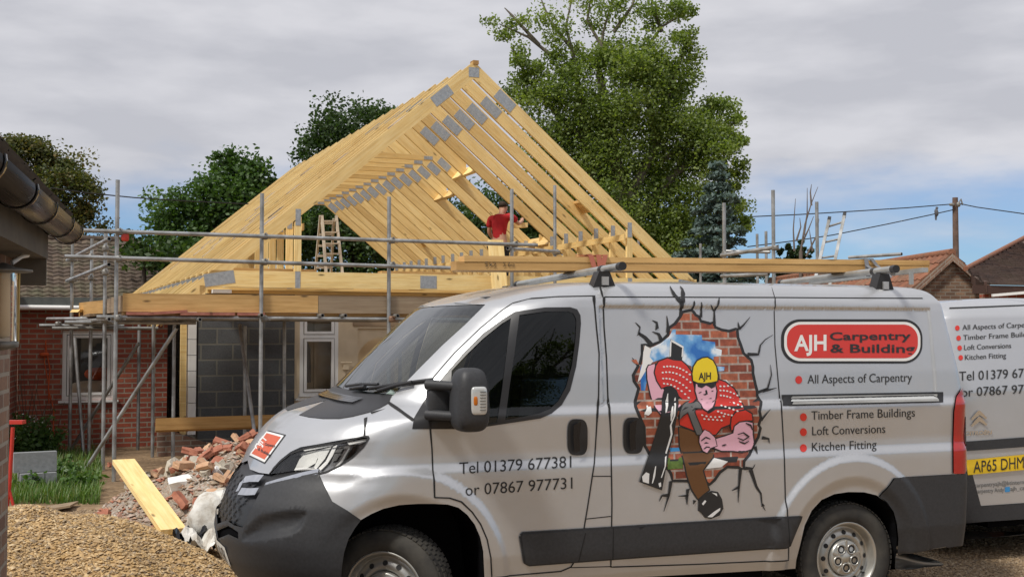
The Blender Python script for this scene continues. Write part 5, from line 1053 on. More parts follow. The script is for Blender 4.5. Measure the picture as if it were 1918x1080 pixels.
def m_tile(name, cols, moss):
    m, nt, p = mat(name, cols[0], .9); t = tintfac(nt); k = len(cols); c = ramp(nt, t, [(i / (k - 1), q) for i, q in enumerate(cols)]); v = coords(nt)
    c = mixc(nt, ramp(nt, noise(nt, v, 1.3, 6, .65), [(.5, (0, 0, 0)), (.68, (1, 1, 1))]), c, moss); c = mixc(nt, .6, c, ramp(nt, noise(nt, v, 14, 4, .6), [(.3, (.6, .6, .6)), (.7, (1.3, 1.3, 1.3))]), 'MULTIPLY'); LK(nt, c, p.inputs[0]); return m
m_tile('tile_brown', [(.055, .038, .027), (.095, .066, .046), (.075, .052, .038), (.12, .088, .06)], (.085, .078, .045)); m_tile('tile_dark', [(.07, .06, .05), (.11, .09, .075), (.09, .075, .065)], (.12, .11, .08))
m_tile('tile_orange', [(.21, .085, .048), (.28, .12, .068), (.165, .07, .042), (.26, .135, .08)], (.16, .10, .065)); m_tile('tile_slate', [(.105, .068, .055), (.15, .10, .08), (.08, .055, .048), (.18, .115, .09)], (.14, .10, .075))
def tiles_on(mb, o, ax, ay, w_, h_, tw, th, clip=None, wave=.35):
    """overlapping single tiles on a slope; o: lower left, ax: along eave, ay: up the slope"""
    ax, ay = unit(ax), unit(ay); n = np.cross(ax, ay); n = n if n[2] > 0 else -n
    for r_ in range(int(h_ / th)):
        for c in range(int(w_ / tw)):
            s0 = c * tw + (tw / 2 if r_ % 2 and wave < .1 else 0); t0 = r_ * th
            if clip and not clip(s0 + tw / 2, t0 + th / 2): continue
            mb.ct = random.random(); jl = random.uniform(-.006, .006); k = 4 if wave > .1 else 1; P = []
            for tt, hh in ((t0 - .02 + jl, .030), (t0 + th * 1.05, .006)):
                P.append([o + ax * (s0 + tw * i / k) + ay * tt + n * (hh + wave * tw * .5 * (.5 - .5 * math.cos(2 * math.pi * i / k)) * .8) for i in range(k + 1)])
            for i in range(k): mb.face([P[0][i], P[0][i + 1], P[1][i + 1], P[1][i]]); mb.face([P[0][i] - n * .02, P[0][i + 1] - n * .02, P[0][i + 1], P[0][i]])
th_ = empty('tiled_house', hp(-8, 16, 0), 'old house with mossy brown pantiled hipped roof behind the brick building', 'house')
e0, r0 = atV(60, 562, 14.0), atV(92, 447, 16.8)
eu, ez_ = (e0 - GO) @ GU, e0[2]; ru, rz_ = (r0 - GO) @ GU, r0[2]; hipu = (atV(250, 451, 16.8) - GO) @ GU
sl_ = GV * 2.8 + UP * (rz_ - ez_); sh_ = np.linalg.norm(sl_); L0 = eu - 5.0; run = 2.8
q = MB(); q.prism([(L0, 0), (hipu + run, 0), (hipu, sh_), (L0, sh_)], hp(0, 14.0, ez_), GU, unit(sl_), -unit(np.cross(GU, sl_)) * .05); build(q, 'roof', M['tile_brown'], th_)
q = MB(); tiles_on(q, hp(L0, 14.0, ez_) , GU, sl_, hipu + run - L0, sh_, .25, .20, lambda s, t: s < hipu - L0 + run * (1 - t / sh_)); build(q, 'roof_tiles', M['tile_brown'], th_)
q = MB(); a = hp(hipu + run, 14.0, ez_); b = hp(hipu + run, 19.6, ez_); c = hp(hipu, 16.8, rz_); q.face([a, b, c]); hs = unit(c - (a + b) / 2); tiles_on(q, a, GV, hs, 5.6, np.linalg.norm(c - (a + b) / 2),   .25, .20, lambda s, t: abs(s - 2.8) < 2.8 * (1 - t / np.linalg.norm(c - (a + b) / 2))); build(q, 'hip_tiles', M['tile_dark'], th_)
q = MB(); q.tube(hp(L0, 16.8, rz_ + .02), hp(hipu, 16.8, rz_ + .02), .10, 10); build(q, 'ridge_tiles', M['tile_brown'], th_); q = MB(); q.tube(hp(hipu, 16.8, rz_), hp(hipu + run, 14.0, ez_), .08, 10); build(q, 'hip_ridge', M['tile_dark'], th_)
q = MB(); q.box(hp(L0 + .3, 14.3, 0), GU * (hipu + run - L0 - .6), UP * ez_, GV * 5, .5, (0, 0)); build(q, 'wall', M['brick_brown'], th_)

# ================================================================ the near house at the left edge
near = empty('near_house', atD(0, 1000, 5) * A(1, 1, 0), 'brown brick house at the left edge with dark gutter under its eaves', 'house')
ND = unit(A(-.27, 1, 0)); NP = unit(A(-1, -.27, 0)); G1 = atD(128, 431, 5.4)
m, nt, p = mat('gutter_dark', (.035, .028, .024), .28); g_ = noise(nt, coords(nt, 'UV', (.6, 9, 1)), 3, 5, .6); LK(nt, ramp(nt, g_, [(.3, (.012, .010, .010)), (.55, (.022, .019, .018)), (.75, (.042, .035, .030))]), p.inputs[0]); LK(nt, ramp(nt, g_, [(.3, (.2,) * 3), (.7, (.45,) * 3)]), p.inputs['Roughness'])
def halfpipe(mb, a, b, r, t0=math.pi, t1=2 * math.pi, n=14):
    d = unit(b - a); sx = unit(np.cross(d, UP)); vs = []; uv = []; L = np.linalg.norm(b - a)
    for P, u in ((a, 0), (b, L)):
        for rr in (r, r - .004):
            for k in range(n + 1): t = t0 + (t1 - t0) * k / n; vs.append(P + sx * rr * math.cos(t) + UP * rr * math.sin(t)); uv.append((u, k / n))
    m_ = n + 1; fs = []
    for k in range(n): fs += [(k, k + 1, 2 * m_ + k + 1, 2 * m_ + k), (m_ + k + 1, m_ + k, 3 * m_ + k, 3 * m_ + k + 1), (k + 1, k, m_ + k, m_ + k + 1), (2 * m_ + k, 2 * m_ + k + 1, 3 * m_ + k + 1, 3 * m_ + k)]
    mb.smooth = True; mb.faces(vs, fs, uv); mb.smooth = False
q = MB(); halfpipe(q, G1 - ND * 2.5, G1, .062, math.pi * .93, 2.07 * math.pi); gut = build(q, 'gutter', M['gutter_dark'], near)
for t in (.02, .42, 1.05, 1.62, 2.3):
    q = MB(); halfpipe(q, G1 - ND * (t + .035), G1 - ND * t, .069, math.pi * .93, 2.08 * math.pi); build(q, 'gutter_bracket', M['gloss_black'], gut)
q = MB(); halfpipe(q, G1 - ND * .004, G1, .062, math.pi, 2 * math.pi); q.face([G1 + unit(np.cross(ND, UP)) * .06 * math.cos(t) + UP * .06 * math.sin(t) for t in np.linspace(math.pi, 2 * math.pi, 14)]); build(q, 'gutter_end', M['gutter_dark'], gut)
m_noisy('soffit', (.10, .09, .075), (.15, .135, .11), 5, .8, 0, .1)
q = MB(); q.box(G1 - ND * .10 + NP * .075 - UP * .14, -ND * 2.4, UP * .17, NP * .02); q.box(G1 - ND * .10 + NP * .096 - UP * .14, -ND * 2.4, NP * .20, UP * .02); q.box(G1 - ND * .095 + NP * .08 - UP * .26, NP * .6, UP * .36, -ND * .02); build(q, 'fascia', M['soffit'], near)
us_ = unit(NP * math.cos(R(48)) + UP * math.sin(R(48)))
q = MB(); q.box(G1 - ND * .02 + NP * .03 + UP * .045, -ND * 2.48, us_ * 1.6, unit(np.cross(us_, ND)) * .05, .5); build(q, 'roof', M['tile_dark'], near)
q = MB(); tiles_on(q, G1 - ND * 2.5 + NP * .0 + UP * .055, ND, us_, 2.5, 1.6, .26, .10, None, .02); build(q, 'roof_tiles', M['tile_dark'], near)
W1 = atD(17, 720, 5.2) * A(1, 1, 0)
q = MB(); q.box(W1, -ND * 2.3, UP * 2.14, NP * .25, .5, (0.07, 0)); q.box(W1 + NP * .255, NP * .8, UP * 2.14, -ND * .2, .5, (.07, 0)); q.box(W1 + NP * .255 - ND * 2.1, NP * .8, UP * 2.14, -ND * .2, .5, (.07, 0)); q.box(W1 + ND * .003, NP * 1.05, UP * 2.135, ND * .02, .5, (.02, 0)); q.box(W1 - ND * 2.303, NP * 1.05, UP * 2.135, -ND * .02, .5, (.02, 0)); build(q, 'wall', M['brick_brown'], near)
q = MB(); q.path([atD(-10, 424, 4.9), atD(8, 436, 4.92), atD(30, 455, 4.95), atD(48, 462, 5.0), atD(60, 472, 5.02)], .009, 6); q.path([atD(52, 478, 5.0), atD(40, 480, 4.95), atD(22, 492, 4.9)], .010, 6); build(q, 'cable', M['upvc'], near)
lan = empty('wall_lantern', atD(6, 575, 4.85), 'weathered round wall lantern with glass cylinder on the near brown brick house', 'lantern')
lc = atD(4, 575, 4.85); q = MB(); q.lathe([(0, .185), (.02, .18), (.05, .165), (.115, .155), (.118, .147), (.06, .14), (0, .14)], lc, UP, 32); build(q, 'cap', M['galv_dark'], lan)
q = MB(); q.lathe([(.058, .145), (.060, -.14), (.054, -.15)], lc, UP, 28); build(q, 'glass', M['lamp_glass'], lan); q = MB(); q.lathe([(.03, .14), (.032, -.12), (0, -.13)], lc, UP, 20); build(q, 'bulb', M['render_cream'], lan); q = MB(); q.lathe([(0, -.14), (.066, -.142), (.066, -.165), (0, -.18)], lc, UP, 28); q.tube(lc + UP * .15, lc + UP * .15 + NP * .25, .015, 8); build(q, 'base', M['galv_dark'], lan)
for k in range(3): q = MB(); a = 2 * math.pi * k / 3 + .5; q.tube(lc + A(.063 * math.cos(a), .063 * math.sin(a), -.15), lc + A(.063 * math.cos(a), .063 * math.sin(a), .145), .005, 6); build(q, 'cage_bar', M['brass'] if 'brass' in M else mat('brass', (.45, .32, .12), .4, .8)[0], lan)

# ================================================================ gravel heap, rubble, blocks, weeds
def pebbles(name, fn, n, s0, s1, m, kind, label=None):
    base = np.array([(1, 0, 0), (-1, 0, 0), (0, 1, 0), (0, -1, 0), (0, 0, 1), (0, 0, -1), (.6, .6, .3), (-.6, .5, -.3)], float)[:6]; F8 = np.array([(0, 2, 4), (2, 1, 4), (1, 3, 4), (3, 0, 4), (2, 0, 5), (1, 2, 5), (3, 1, 5), (0, 3, 5)])
    P = fn(n); n = len(P); sz = RNG.uniform(s0, s1, (n, 1, 1)) * np.concatenate([RNG.uniform(.7, 1.5, (n, 1, 1)), RNG.uniform(.6, 1.1, (n, 1, 1)), RNG.uniform(.35, .7, (n, 1, 1))], 2)
    V_ = base[None] * sz * RNG.uniform(.7, 1.3, (n, 6, 3)); a = RNG.uniform(0, 6.28, n); c, s_ = np.cos(a), np.sin(a); tl = RNG.normal(0, .35, n)
    x = V_[..., 0] * c[:, None] - V_[..., 1] * s_[:, None]; y = V_[..., 0] * s_[:, None] + V_[..., 1] * c[:, None]; z = V_[..., 2] + x * np.sin(tl)[:, None]
    V_ = np.stack([x, y, z], -1) + P[:, None]; me = bpy.data.meshes.new(name); Fi = (F8[None] + (np.arange(n) * 6)[:, None, None]).reshape(-1, 3)
    me.from_pydata(V_.reshape(-1, 3).tolist(), [], Fi.tolist()); me.materials.append(m); at = me.attributes.new('tint', 'FLOAT', 'FACE'); at.data.foreach_set('value', np.repeat(RNG.random(n), 8).astype(np.float32)); me.update()
    o = bpy.data.objects.new(name, me); COL.objects.link(o); tag(o, label, 'gravel' if label else None, None, kind); return o
def m_stone(name, cols):
    m, nt, p = mat(name, cols[0], .9); k = len(cols); c = ramp(nt, tintfac(nt), [(i / (k - 1), q_) for i, q_ in enumerate(cols)]); LK(nt, mixc(nt, .4, c, ramp(nt, noise(nt, coords(nt), 60, 3), [(.3, (.6, .6, .6)), (.7, (1.3, 1.3, 1.3))]), 'MULTIPLY'), p.inputs[0]); return m
m_stone('stone_tan', [(.39, .25, .10), (.53, .365, .18), (.29, .185, .085), (.60, .46, .28), (.45, .29, .12), (.22, .15, .085), (.36, .28, .19)]); m_stone('stone_brown', [(.22, .15, .085), (.33, .23, .13), (.15, .105, .07), (.42, .32, .21), (.27, .18, .10)])
GH = (-3.42, 8.40, 1.50, 1.75, .25, .52)
hv = heap(*GH, n=80, rough=.035, seed=3, power=1.25); q = MB(); q.smooth = True; q.faces(*hv); build(q, 'gravel_heap', M['pile_gravel'], label='heap of tan gravel in the left foreground before the rubble', cat='gravel heap')
HP = np.array(hv[0]).reshape(80, 80, 3)
def on_heap(n):
    i, j = RNG.uniform(1, 77, n), RNG.uniform(1, 77, n); a, b = i.astype(int), j.astype(int); fa, fb = (i - a)[:, None], (j - b)[:, None]
    P = (HP[a, b] * (1 - fa) + HP[a + 1, b] * fa) * (1 - fb) + (HP[a, b + 1] * (1 - fa) + HP[a + 1, b + 1] * fa) * fb; return P[P[:, 2] > -.02] + A(0, 0, .004)
pebbles('heap_stones', on_heap, 26000, .008, .019, M['stone_tan'], 'stuff', 'loose tan stones covering the gravel heap')
pebbles('heap_stones', on_heap, 2600, .014, .030, M['stone_tan'], 'stuff', 'larger stones lying among the tan gravel of the heap')
def on_ground(n):
    px = np.concatenate([RNG.uniform(1600, 1925, n // 2), RNG.uniform(300, 480, n // 4), RNG.uniform(0, 460, n // 4)]); py = np.concatenate([RNG.uniform(960, 1100, n // 2), RNG.uniform(960, 1090, n // 4), RNG.uniform(850, 980, n // 4)])
    P = np.array([atZ(x, y, 0) for x, y in zip(px, py)]); P[:, 2] = gz(P[:, 0], P[:, 1]) + .003; return P
pebbles('ground_stones', on_ground, 16000, .008, .018, M['stone_brown'], 'stuff', 'loose brown stones scattered over the yard')
RH = (-2.32, 11.0, 1.66, 1.45, .15, .92)
m_gravel('rubble_fines', [(.30, .24, .18), (.38, .33, .27), (.22, .15, .10), (.45, .41, .36), (.34, .18, .11)], 48, (.33, .28, .22), (.45, .7))
rv = heap(*RH, n=60, rough=.05, seed=9, power=1.0); q = MB(); q.smooth = True; q.faces(*rv); build(q, 'rubble_mound', M['rubble_fines'], label='mound of grey brown building rubble beside the front of the van', cat='rubble')
m_noisy('brick_bit_red', (.30, .105, .065), (.45, .19, .12), 9, .9, 0, .4, .01); m_noisy('brick_bit_buff', (.46, .26, .15), (.58, .38, .24), 9, .9, 0, .4, .01); m_noisy('mortar_bit', (.40, .36, .29), (.52, .48, .40), 8, .95, 0, .5, .02)
def lump(sx, sy, sz, jit, seed, cut=0):
    bm = bmesh.new(); bmesh.ops.create_cube(bm, size=1); bmesh.ops.subdivide_edges(bm, edges=bm.edges[:], cuts=2, use_grid_fill=True); rg = np.random.default_rng(seed)
    for v in bm.verts:
        c = A(*v.co); k = np.abs(c).max(); r_ = np.linalg.norm(c)
        c = c * (1 - .10 * max(0, r_ - .72)); c = c * A(sx, sy, sz) + rg.normal(0, jit, 3)
        if cut and c[0] > sx * .5 * cut: c[0] = sx * .5 * cut + rg.normal(0, jit * 2)
        v.co = c
    me = bpy.data.meshes.new('brick'); bm.to_mesh(me); bm.free(); return me
BM = []
for k in range(6): BM.append((lump(.215, .1025, .065, .003, 20 + k, [0, .4, .0, .1, .55, 0][k]), 'brick_bit_red' if k < 4 else 'brick_bit_buff'))
for k in range(4): BM.append((lump(.17, .12, .10, .012, 40 + k), 'mortar_bit'))
for me_, m_ in BM: me_.materials.append(M[m_])
LBL = {'brick_bit_red': ('broken red brick lying on the rubble mound among others', 'brick'), 'brick_bit_buff': ('broken buff orange brick lying on the rubble mound', 'brick'), 'mortar_bit': ('grey mortar lump lying on the rubble mound', 'mortar lump')}
m_stone('stone_rubble', [(.42, .38, .32), (.36, .13, .075), (.50, .47, .41), (.30, .23, .16), (.46, .27, .17), (.24, .20, .16)]); RP = np.array(rv[0]).reshape(60, 60, 3)
def on_rub(n):
    i, j = RNG.uniform(2, 57, n), RNG.uniform(2, 57, n); a, b = i.astype(int), j.astype(int); fa, fb = (i - a)[:, None], (j - b)[:, None]; P = (RP[a, b] * (1 - fa) + RP[a + 1, b] * fa) * (1 - fb) + (RP[a, b + 1] * (1 - fa) + RP[a + 1, b + 1] * fa) * fb; return P[P[:, 2] > 0] + A(0, 0, .008)
pebbles('rubble_bits', on_rub, 5000, .012, .042, M['stone_rubble'], 'stuff', 'small bits of broken brick and mortar covering the rubble mound')
PLA, PLB = atD(231, 868, 11.1), atD(325, 1000, 9.35)
RHV = np.array(rv[0]); ok = RHV[RHV[:, 2] > .05]; npl = 0
while npl < 270:
    k = RNG.integers(len(ok)); P = ok[k]; tt_ = np.clip(((P - PLA) @ (PLB - PLA)) / ((PLB - PLA) @ (PLB - PLA)), 0, 1)
    if np.linalg.norm((PLA + (PLB - PLA) * tt_ - P)[:2]) < .24: continue
    red = RNG.random() < .45 + .42 * (P[2] > .3)
    me_, m_ = BM[RNG.integers(0, 6)] if red else BM[RNG.integers(6, 10)]
    o = bpy.data.objects.new('brick' if 'brick' in m_ else 'mortar_lump', me_); COL.objects.link(o); sc_ = RNG.uniform(.50, .92); o.scale = (sc_,) * 3
    o.location = (P[0] + RNG.uniform(-.04, .04), P[1] + RNG.uniform(-.04, .04), P[2] + RNG.uniform(.01, .07)); o.rotation_euler = tuple(RNG.uniform(-.7, .7, 2)) + (RNG.uniform(0, 6.28),)
    tag(o, LBL[m_][0], LBL[m_][1], 'debris on the rubble mound'); npl += 1
for k in range(46):                                   # strays over the earth
    px, py = RNG.uniform(200, 420), RNG.uniform(868, 985); P = atZ(px, py, .05); me_, m_ = BM[RNG.integers(0, 10)]; o = bpy.data.objects.new('brick' if 'brick' in m_ else 'mortar_lump', me_); COL.objects.link(o)
    o.location = tuple(P); o.scale = (RNG.uniform(.5, .95),) * 3; o.rotation_euler = tuple(RNG.uniform(-.4, .4, 2)) + (RNG.uniform(0, 6.28),)
    tag(o, {'brick_bit_red': 'red brick fragment on the earth left of the mound', 'brick_bit_buff': 'buff brick fragment on the earth left of the mound', 'mortar_bit': 'mortar fragment on the earth left of the mound'}[m_], LBL[m_][1], 'debris scattered left of the mound')
for px, py, D, sx, lb in ((388, 897, 10.6, .26, 'white block'), (340, 905, 10.5, .2, 'small white block')):
    me_ = lump(sx, .13, .10, .004, 77); me_.materials.append(M['white_sheet']); o = bpy.data.objects.new('white_block', me_); COL.objects.link(o); o.location = tuple(atD(px, py, D - .25)); o.rotation_euler = (.3, -.75 if sx > .22 else -.2, .3); tag(o, f'{"long" if sx > .22 else "short"} pale block among the bricks of the rubble mound', 'block')
q = MB(); a, b = atD(231, 868, 11.1), atD(325, 1000, 9.35); a[2] = max(a[2], .3); sd = unit(np.cross(b - a, UP)); nn_ = unit(np.cross(sd, b - a)); q.box(a - sd * .10, b - a, sd * .20, nn_ * .045); build(q, 'timber_plank', M['timber'], label='yellow timber plank lying aslant from the earth down to the gravel heap', cat='plank')
m, nt, p = mat('sack_white', (.72, .71, .68), .6); LK(nt, ramp(nt, noise(nt, coords(nt), 7, 6, .65), [(.32, (.36, .31, .25)), (.5, (.62, .60, .55)), (.7, (.74, .73, .70))]), p.inputs[0]); bump(nt, p, noise(nt, coords(nt), 14, 5), .5, .02)
def sack(c, ax, ay, az, seed, name, lb, cat_, m='sack_white'):
    q = MB(); superq(q, A(0, 0, 0), A(1, 0, 0), A(0, 1, 0), A(0, 0, 1), .62, 18, .12); rg = np.random.default_rng(seed); ph = rg.uniform(0, 6, (6, 3))
    q.v = [tuple(c + (x * ax + y * ay + z * az) * (1 + .085 * sum(math.sin(3.1 * (k + 1) * .7 * (x + .6 * y) + 4 * z * (k % 3) + ph[k, 0]) for k in range(5)) / 2)) for x, y, z in q.v]; return build(q, name, M[m], label=lb, cat=cat_)
sc0 = atD(398, 962, 9.3); sack(sc0 + UP * .0, A(.17, 0, .0), A(0, .15, 0), A(.03, 0, .185), 4, 'rubble_sack', 'full white rubble sack slumped between the mound and the van bumper', 'sack')
def sheet(cx, cy, w_, d_, seed, name, m, lb, cat_):
    q = MB(); n = 16; rg = np.random.default_rng(seed); vs = []
    for i in range(n):
        for j in range(n): s, t = i / (n - 1) - .5, j / (n - 1) - .5; vs.append((cx + s * w_ * (1 + .3 * math.sin(5 * t)), cy + t * d_, .08 + .10 * abs(math.sin(7 * s + 3 * t + seed)) + .05 * rg.random() + .05 * math.cos(9 * t)))
    q.faces(vs, [(i * n + j, (i + 1) * n + j, (i + 1) * n + j + 1, i * n + j + 1) for i in range(n - 1) for j in range(n - 1)]); return build(q, name, M[m], label=lb, cat=cat_)
p_ = atD(392, 1012, 9.05); sheet(p_[0], p_[1], .42, .40, 1, 'plastic_sheet', 'sack_white', 'crumpled white plastic sheet on the ground in front of the sack', 'plastic sheet'); p_ = atD(358, 1010, 9.1); sheet(p_[0], p_[1], .26, .3, 2, 'plastic_bag', 'gloss_black', 'torn black plastic bag beside the white sheet', 'plastic bag')
# blocks by the weeds
def m_blk(): return m_noisy('concrete_block', (.19, .20, .205), (.26, .27, .275), 26, .95, 0, .4, .004)
m_blk(); b0 = atZ(25, 924, 0); bd = unit(atZ(90, 920, 0) - b0); bn = A(-bd[1], bd[0], 0)
q = MB(); q.box(b0 + UP * .222, bd * .44, UP * .215, bn * .10); build(q, 'concrete_block', M['concrete_block'], label='long grey concrete block lying on top of the three upright ones', cat='block', group='concrete blocks by the weeds')
for k, w_ in enumerate(('left', 'middle', 'right')):
    q = MB(); q.box(b0 - bn * .10 + bd * (.125 * k + .06), bd * .118, UP * .215, bn * .30); build(q, 'concrete_block', M['concrete_block'], label=f'{w_} one of three grey blocks standing side by side under the long block', cat='block', group='concrete blocks by the weeds')
mat('tool_red', (.50, .035, .022), .45)
tr_ = empty('steel_trestle', atD(24, 968, 9.9) * A(1, 1, 0), 'red steel trestle leg standing beside the near brown house', 'trestle')
for nm, pts, r_ in (('leg', [(24, 800), (18, 905), (13, 950)], .017), ('foot', [(17, 915), (30, 966)], .013)): q = MB(); q.path([atD(x, y, 9.9) for x, y in pts], r_, 8); build(q, nm, M['tool_red'], tr_)
q = MB(); a = atD(8, 794, 9.9); q.box(a, A(.15, 0, 0), A(0, .08, 0), A(0, 0, .03)); build(q, 'head_plate', M['tool_red'], tr_)
q = MB(); a = atZ(40, 965, 0); q.box(a, A(.42, .12, .06), A(-.03, .3, 0), A(0, 0, .02)); build(q, 'board_scrap', M['timber_grey'], label='grey ribbed board scrap lying behind the gravel heap by the red trestle', cat='board')
# grass and weeds
def m_leaf(name, cols, trans=.35, rough=.55):
    m = bpy.data.materials.new(name); m.use_nodes = True; nt = m.node_tree; nt.nodes.clear(); k = len(cols); c = ramp(nt, tintfac(nt), [(i / (k - 1), q_) for i, q_ in enumerate(cols)])
    d = N(nt, 'ShaderNodeBsdfDiffuse'); t = N(nt, 'ShaderNodeBsdfTranslucent'); g = N(nt, 'ShaderNodeBsdfGlossy'); g.inputs['Roughness'].default_value = rough; g.inputs[0].default_value = (.5, .5, .5, 1)
    LK(nt, c, d.inputs[0]); LK(nt, mixc(nt, 1, c, (1.5, 1.6, .6), 'MULTIPLY'), t.inputs[0]); a = N(nt, 'ShaderNodeMixShader'); a.inputs[0].default_value = trans; LK(nt, d.outputs[0], a.inputs[1]); LK(nt, t.outputs[0], a.inputs[2])
    b = N(nt, 'ShaderNodeMixShader'); b.inputs[0].default_value = .06; LK(nt, a.outputs[0], b.inputs[1]); LK(nt, g.outputs[0], b.inputs[2]); o = N(nt, 'ShaderNodeOutputMaterial'); LK(nt, b.outputs[0], o.inputs[0]); M[name] = m; return m
m_leaf('grass', [(.05, .11, .018), (.09, .18, .03), (.13, .22, .05), (.20, .22, .09)]); m_leaf('weed', [(.04, .09, .02), (.08, .16, .035), (.12, .20, .06)])
def leaves_mesh(name, C, size, tint, m, parent=None, base=None, aspect=1.5, up=.3, nrm=None, label=None, cat=None, group=None, kind=None):
    n = len(C); size = np.broadcast_to(size, n)[:, None]; a = RNG.normal(size=(n, 3)); a /= np.linalg.norm(a, axis=1, keepdims=True); b = RNG.normal(size=(n, 3)); b[:, 2] += up * 0; b -= a * (a * b).sum(1, keepdims=True); b /= np.linalg.norm(b, axis=1, keepdims=True)
    if up: a[:, 2] *= (1 - up); a /= np.linalg.norm(a, axis=1, keepdims=True); b -= a * (a * b).sum(1, keepdims=True); b /= np.linalg.norm(b, axis=1, keepdims=True)
    V_ = np.stack([C - a * size * aspect * .5, C + b * size * .5, C + a * size * aspect * .5, C - b * size * .5], 1).reshape(-1, 3)
    bs = A(*base) if base is not None else (BASE[parent] if parent is not None else A(C[:, 0].mean(), C[:, 1].mean(), 0)); me = bpy.data.meshes.new(name); me.vertices.add(4 * n); me.vertices.foreach_set('co', (V_ - bs).ravel()); me.loops.add(4 * n); me.loops.foreach_set('vertex_index', np.arange(4 * n)); me.polygons.add(n); me.polygons.foreach_set('loop_start', np.arange(0, 4 * n, 4)); me.materials.append(m)
    me.update(calc_edges=True); at = me.attributes.new('tint', 'FLOAT', 'FACE'); at.data.foreach_set('value', np.clip(tint, 0, 1).astype(np.float32)); me.update()
    o = bpy.data.objects.new(name, me); COL.objects.link(o); BASE[o] = bs
    if parent is not None: o.parent = parent
    else: o.location = tuple(bs)
    return tag(o, label, cat, group, kind)
def blades(name, pts, h0, h1, m, label, cat):
    n = len(pts); h = RNG.uniform(h0, h1, n); a = RNG.uniform(0, 6.28, n); ln = RNG.uniform(.1, .6, n) * h; w_ = .007; d = np.stack([np.cos(a), np.sin(a), np.zeros(n)], 1); s_ = np.stack([-np.sin(a), np.cos(a), np.zeros(n)], 1); Pm = pts + d * ln[:, None] * .35; Pm[:, 2] += h * .6; Pt = pts + d * ln[:, None]; Pt[:, 2] += h
    V_ = np.stack([pts - s_ * w_, pts + s_ * w_, Pm + s_ * w_ * .8, Pm - s_ * w_ * .8, Pt], 1).reshape(-1, 3); F_ = []
    for i in range(n): F_ += [(5 * i, 5 * i + 1, 5 * i + 2, 5 * i + 3), (5 * i + 3, 5 * i + 2, 5 * i + 4)]
    me = bpy.data.meshes.new(name); me.from_pydata(V_.tolist(), [], F_); me.materials.append(m); at = me.attributes.new('tint', 'FLOAT', 'FACE'); at.data.foreach_set('value', np.repeat(RNG.random(n), 2).astype(np.float32)); me.update(); o = bpy.data.objects.new(name, me); COL.objects.link(o); return tag(o, label, cat, None, 'stuff')
def gp(x0, x1, y0, y1, n): return np.array([atZ(RNG.uniform(x0, x1), RNG.uniform(y0, y1), 0) for _ in range(n)])
blades('grass', np.concatenate([gp(20, 185, 905, 950, 3500), gp(85, 190, 850, 905, 1300), gp(20, 110, 855, 900, 900)]), .05, .20, M['grass'], 'green grass patch between the blocks and the gravel heap', 'grass')
def weed(px, py, h, spread, n, label, flowers=0, name='weed'):
    b = atZ(px, py, 0); r = empty(name, b, label, 'weed', 'weeds by the brick wall'); q = MB(); tips = []
    for k in range(12):
        a = RNG.uniform(0, 6.28); t = b + A(math.cos(a) * spread * RNG.uniform(.2, 1), math.sin(a) * spread * RNG.uniform(.2, 1), h * RNG.uniform(.55, 1)); q.path([b + A(math.cos(a), math.sin(a), 0) * .03, (b + t) / 2 + UP * .04, t], .006, 4, r2=.003); tips.append(t)
    build(q, 'stem', M['weed'], r); T = np.array(tips); f_ = RNG.uniform(.15, 1.0, (n, 1)); C = b + (T[RNG.integers(0, len(T), n)] - b) * f_ + RNG.normal(0, .045, (n, 3)); leaves_mesh('leaves', C, RNG.uniform(.025, .06, n), RNG.random(n), M['weed'], r)
    if flowers: C = T[RNG.integers(0, len(T), flowers)] + RNG.normal(0, .05, (flowers, 3)); leaves_mesh('flowers', C, np.full(flowers, .03), np.ones(flowers), M['white_sheet'], r, aspect=1)
for a in ((62, 858, .62, .28, 900, 'tallest weed with white flowers behind the concrete blocks', 14), (40, 862, .5, .22, 500, 'tall weed between the near house and the concrete blocks', 6), (92, 858, .42, .2, 500, 'bushy weed just right of the tall flowering one', 5), (118, 905, .26, .22, 420, 'low leafy weed on the earth right of the concrete blocks'), (150, 925, .2, .25, 420, 'low weed nearest the scaffold pole feet'), (58, 925, .22, .16, 260, 'small broad weed growing in front of the concrete blocks')): weed(*a)
q = MB()
for k in range(16):
    px = RNG.uniform(40, 95); a = atZ(px, 852, 0); t = a + A(RNG.uniform(-.25, .25), RNG.uniform(-.05, .1), RNG.uniform(.6, 1.2)); q.path([a, (a + t) / 2 + A(RNG.uniform(-.06, .06), 0, 0), t], .008, 4, r2=.003)
build(q, 'dead_shrub', mat('twig', (.10, .065, .04), .9)[0], label='bare brown twigs of a dead shrub against the red brick wall', cat='shrub')

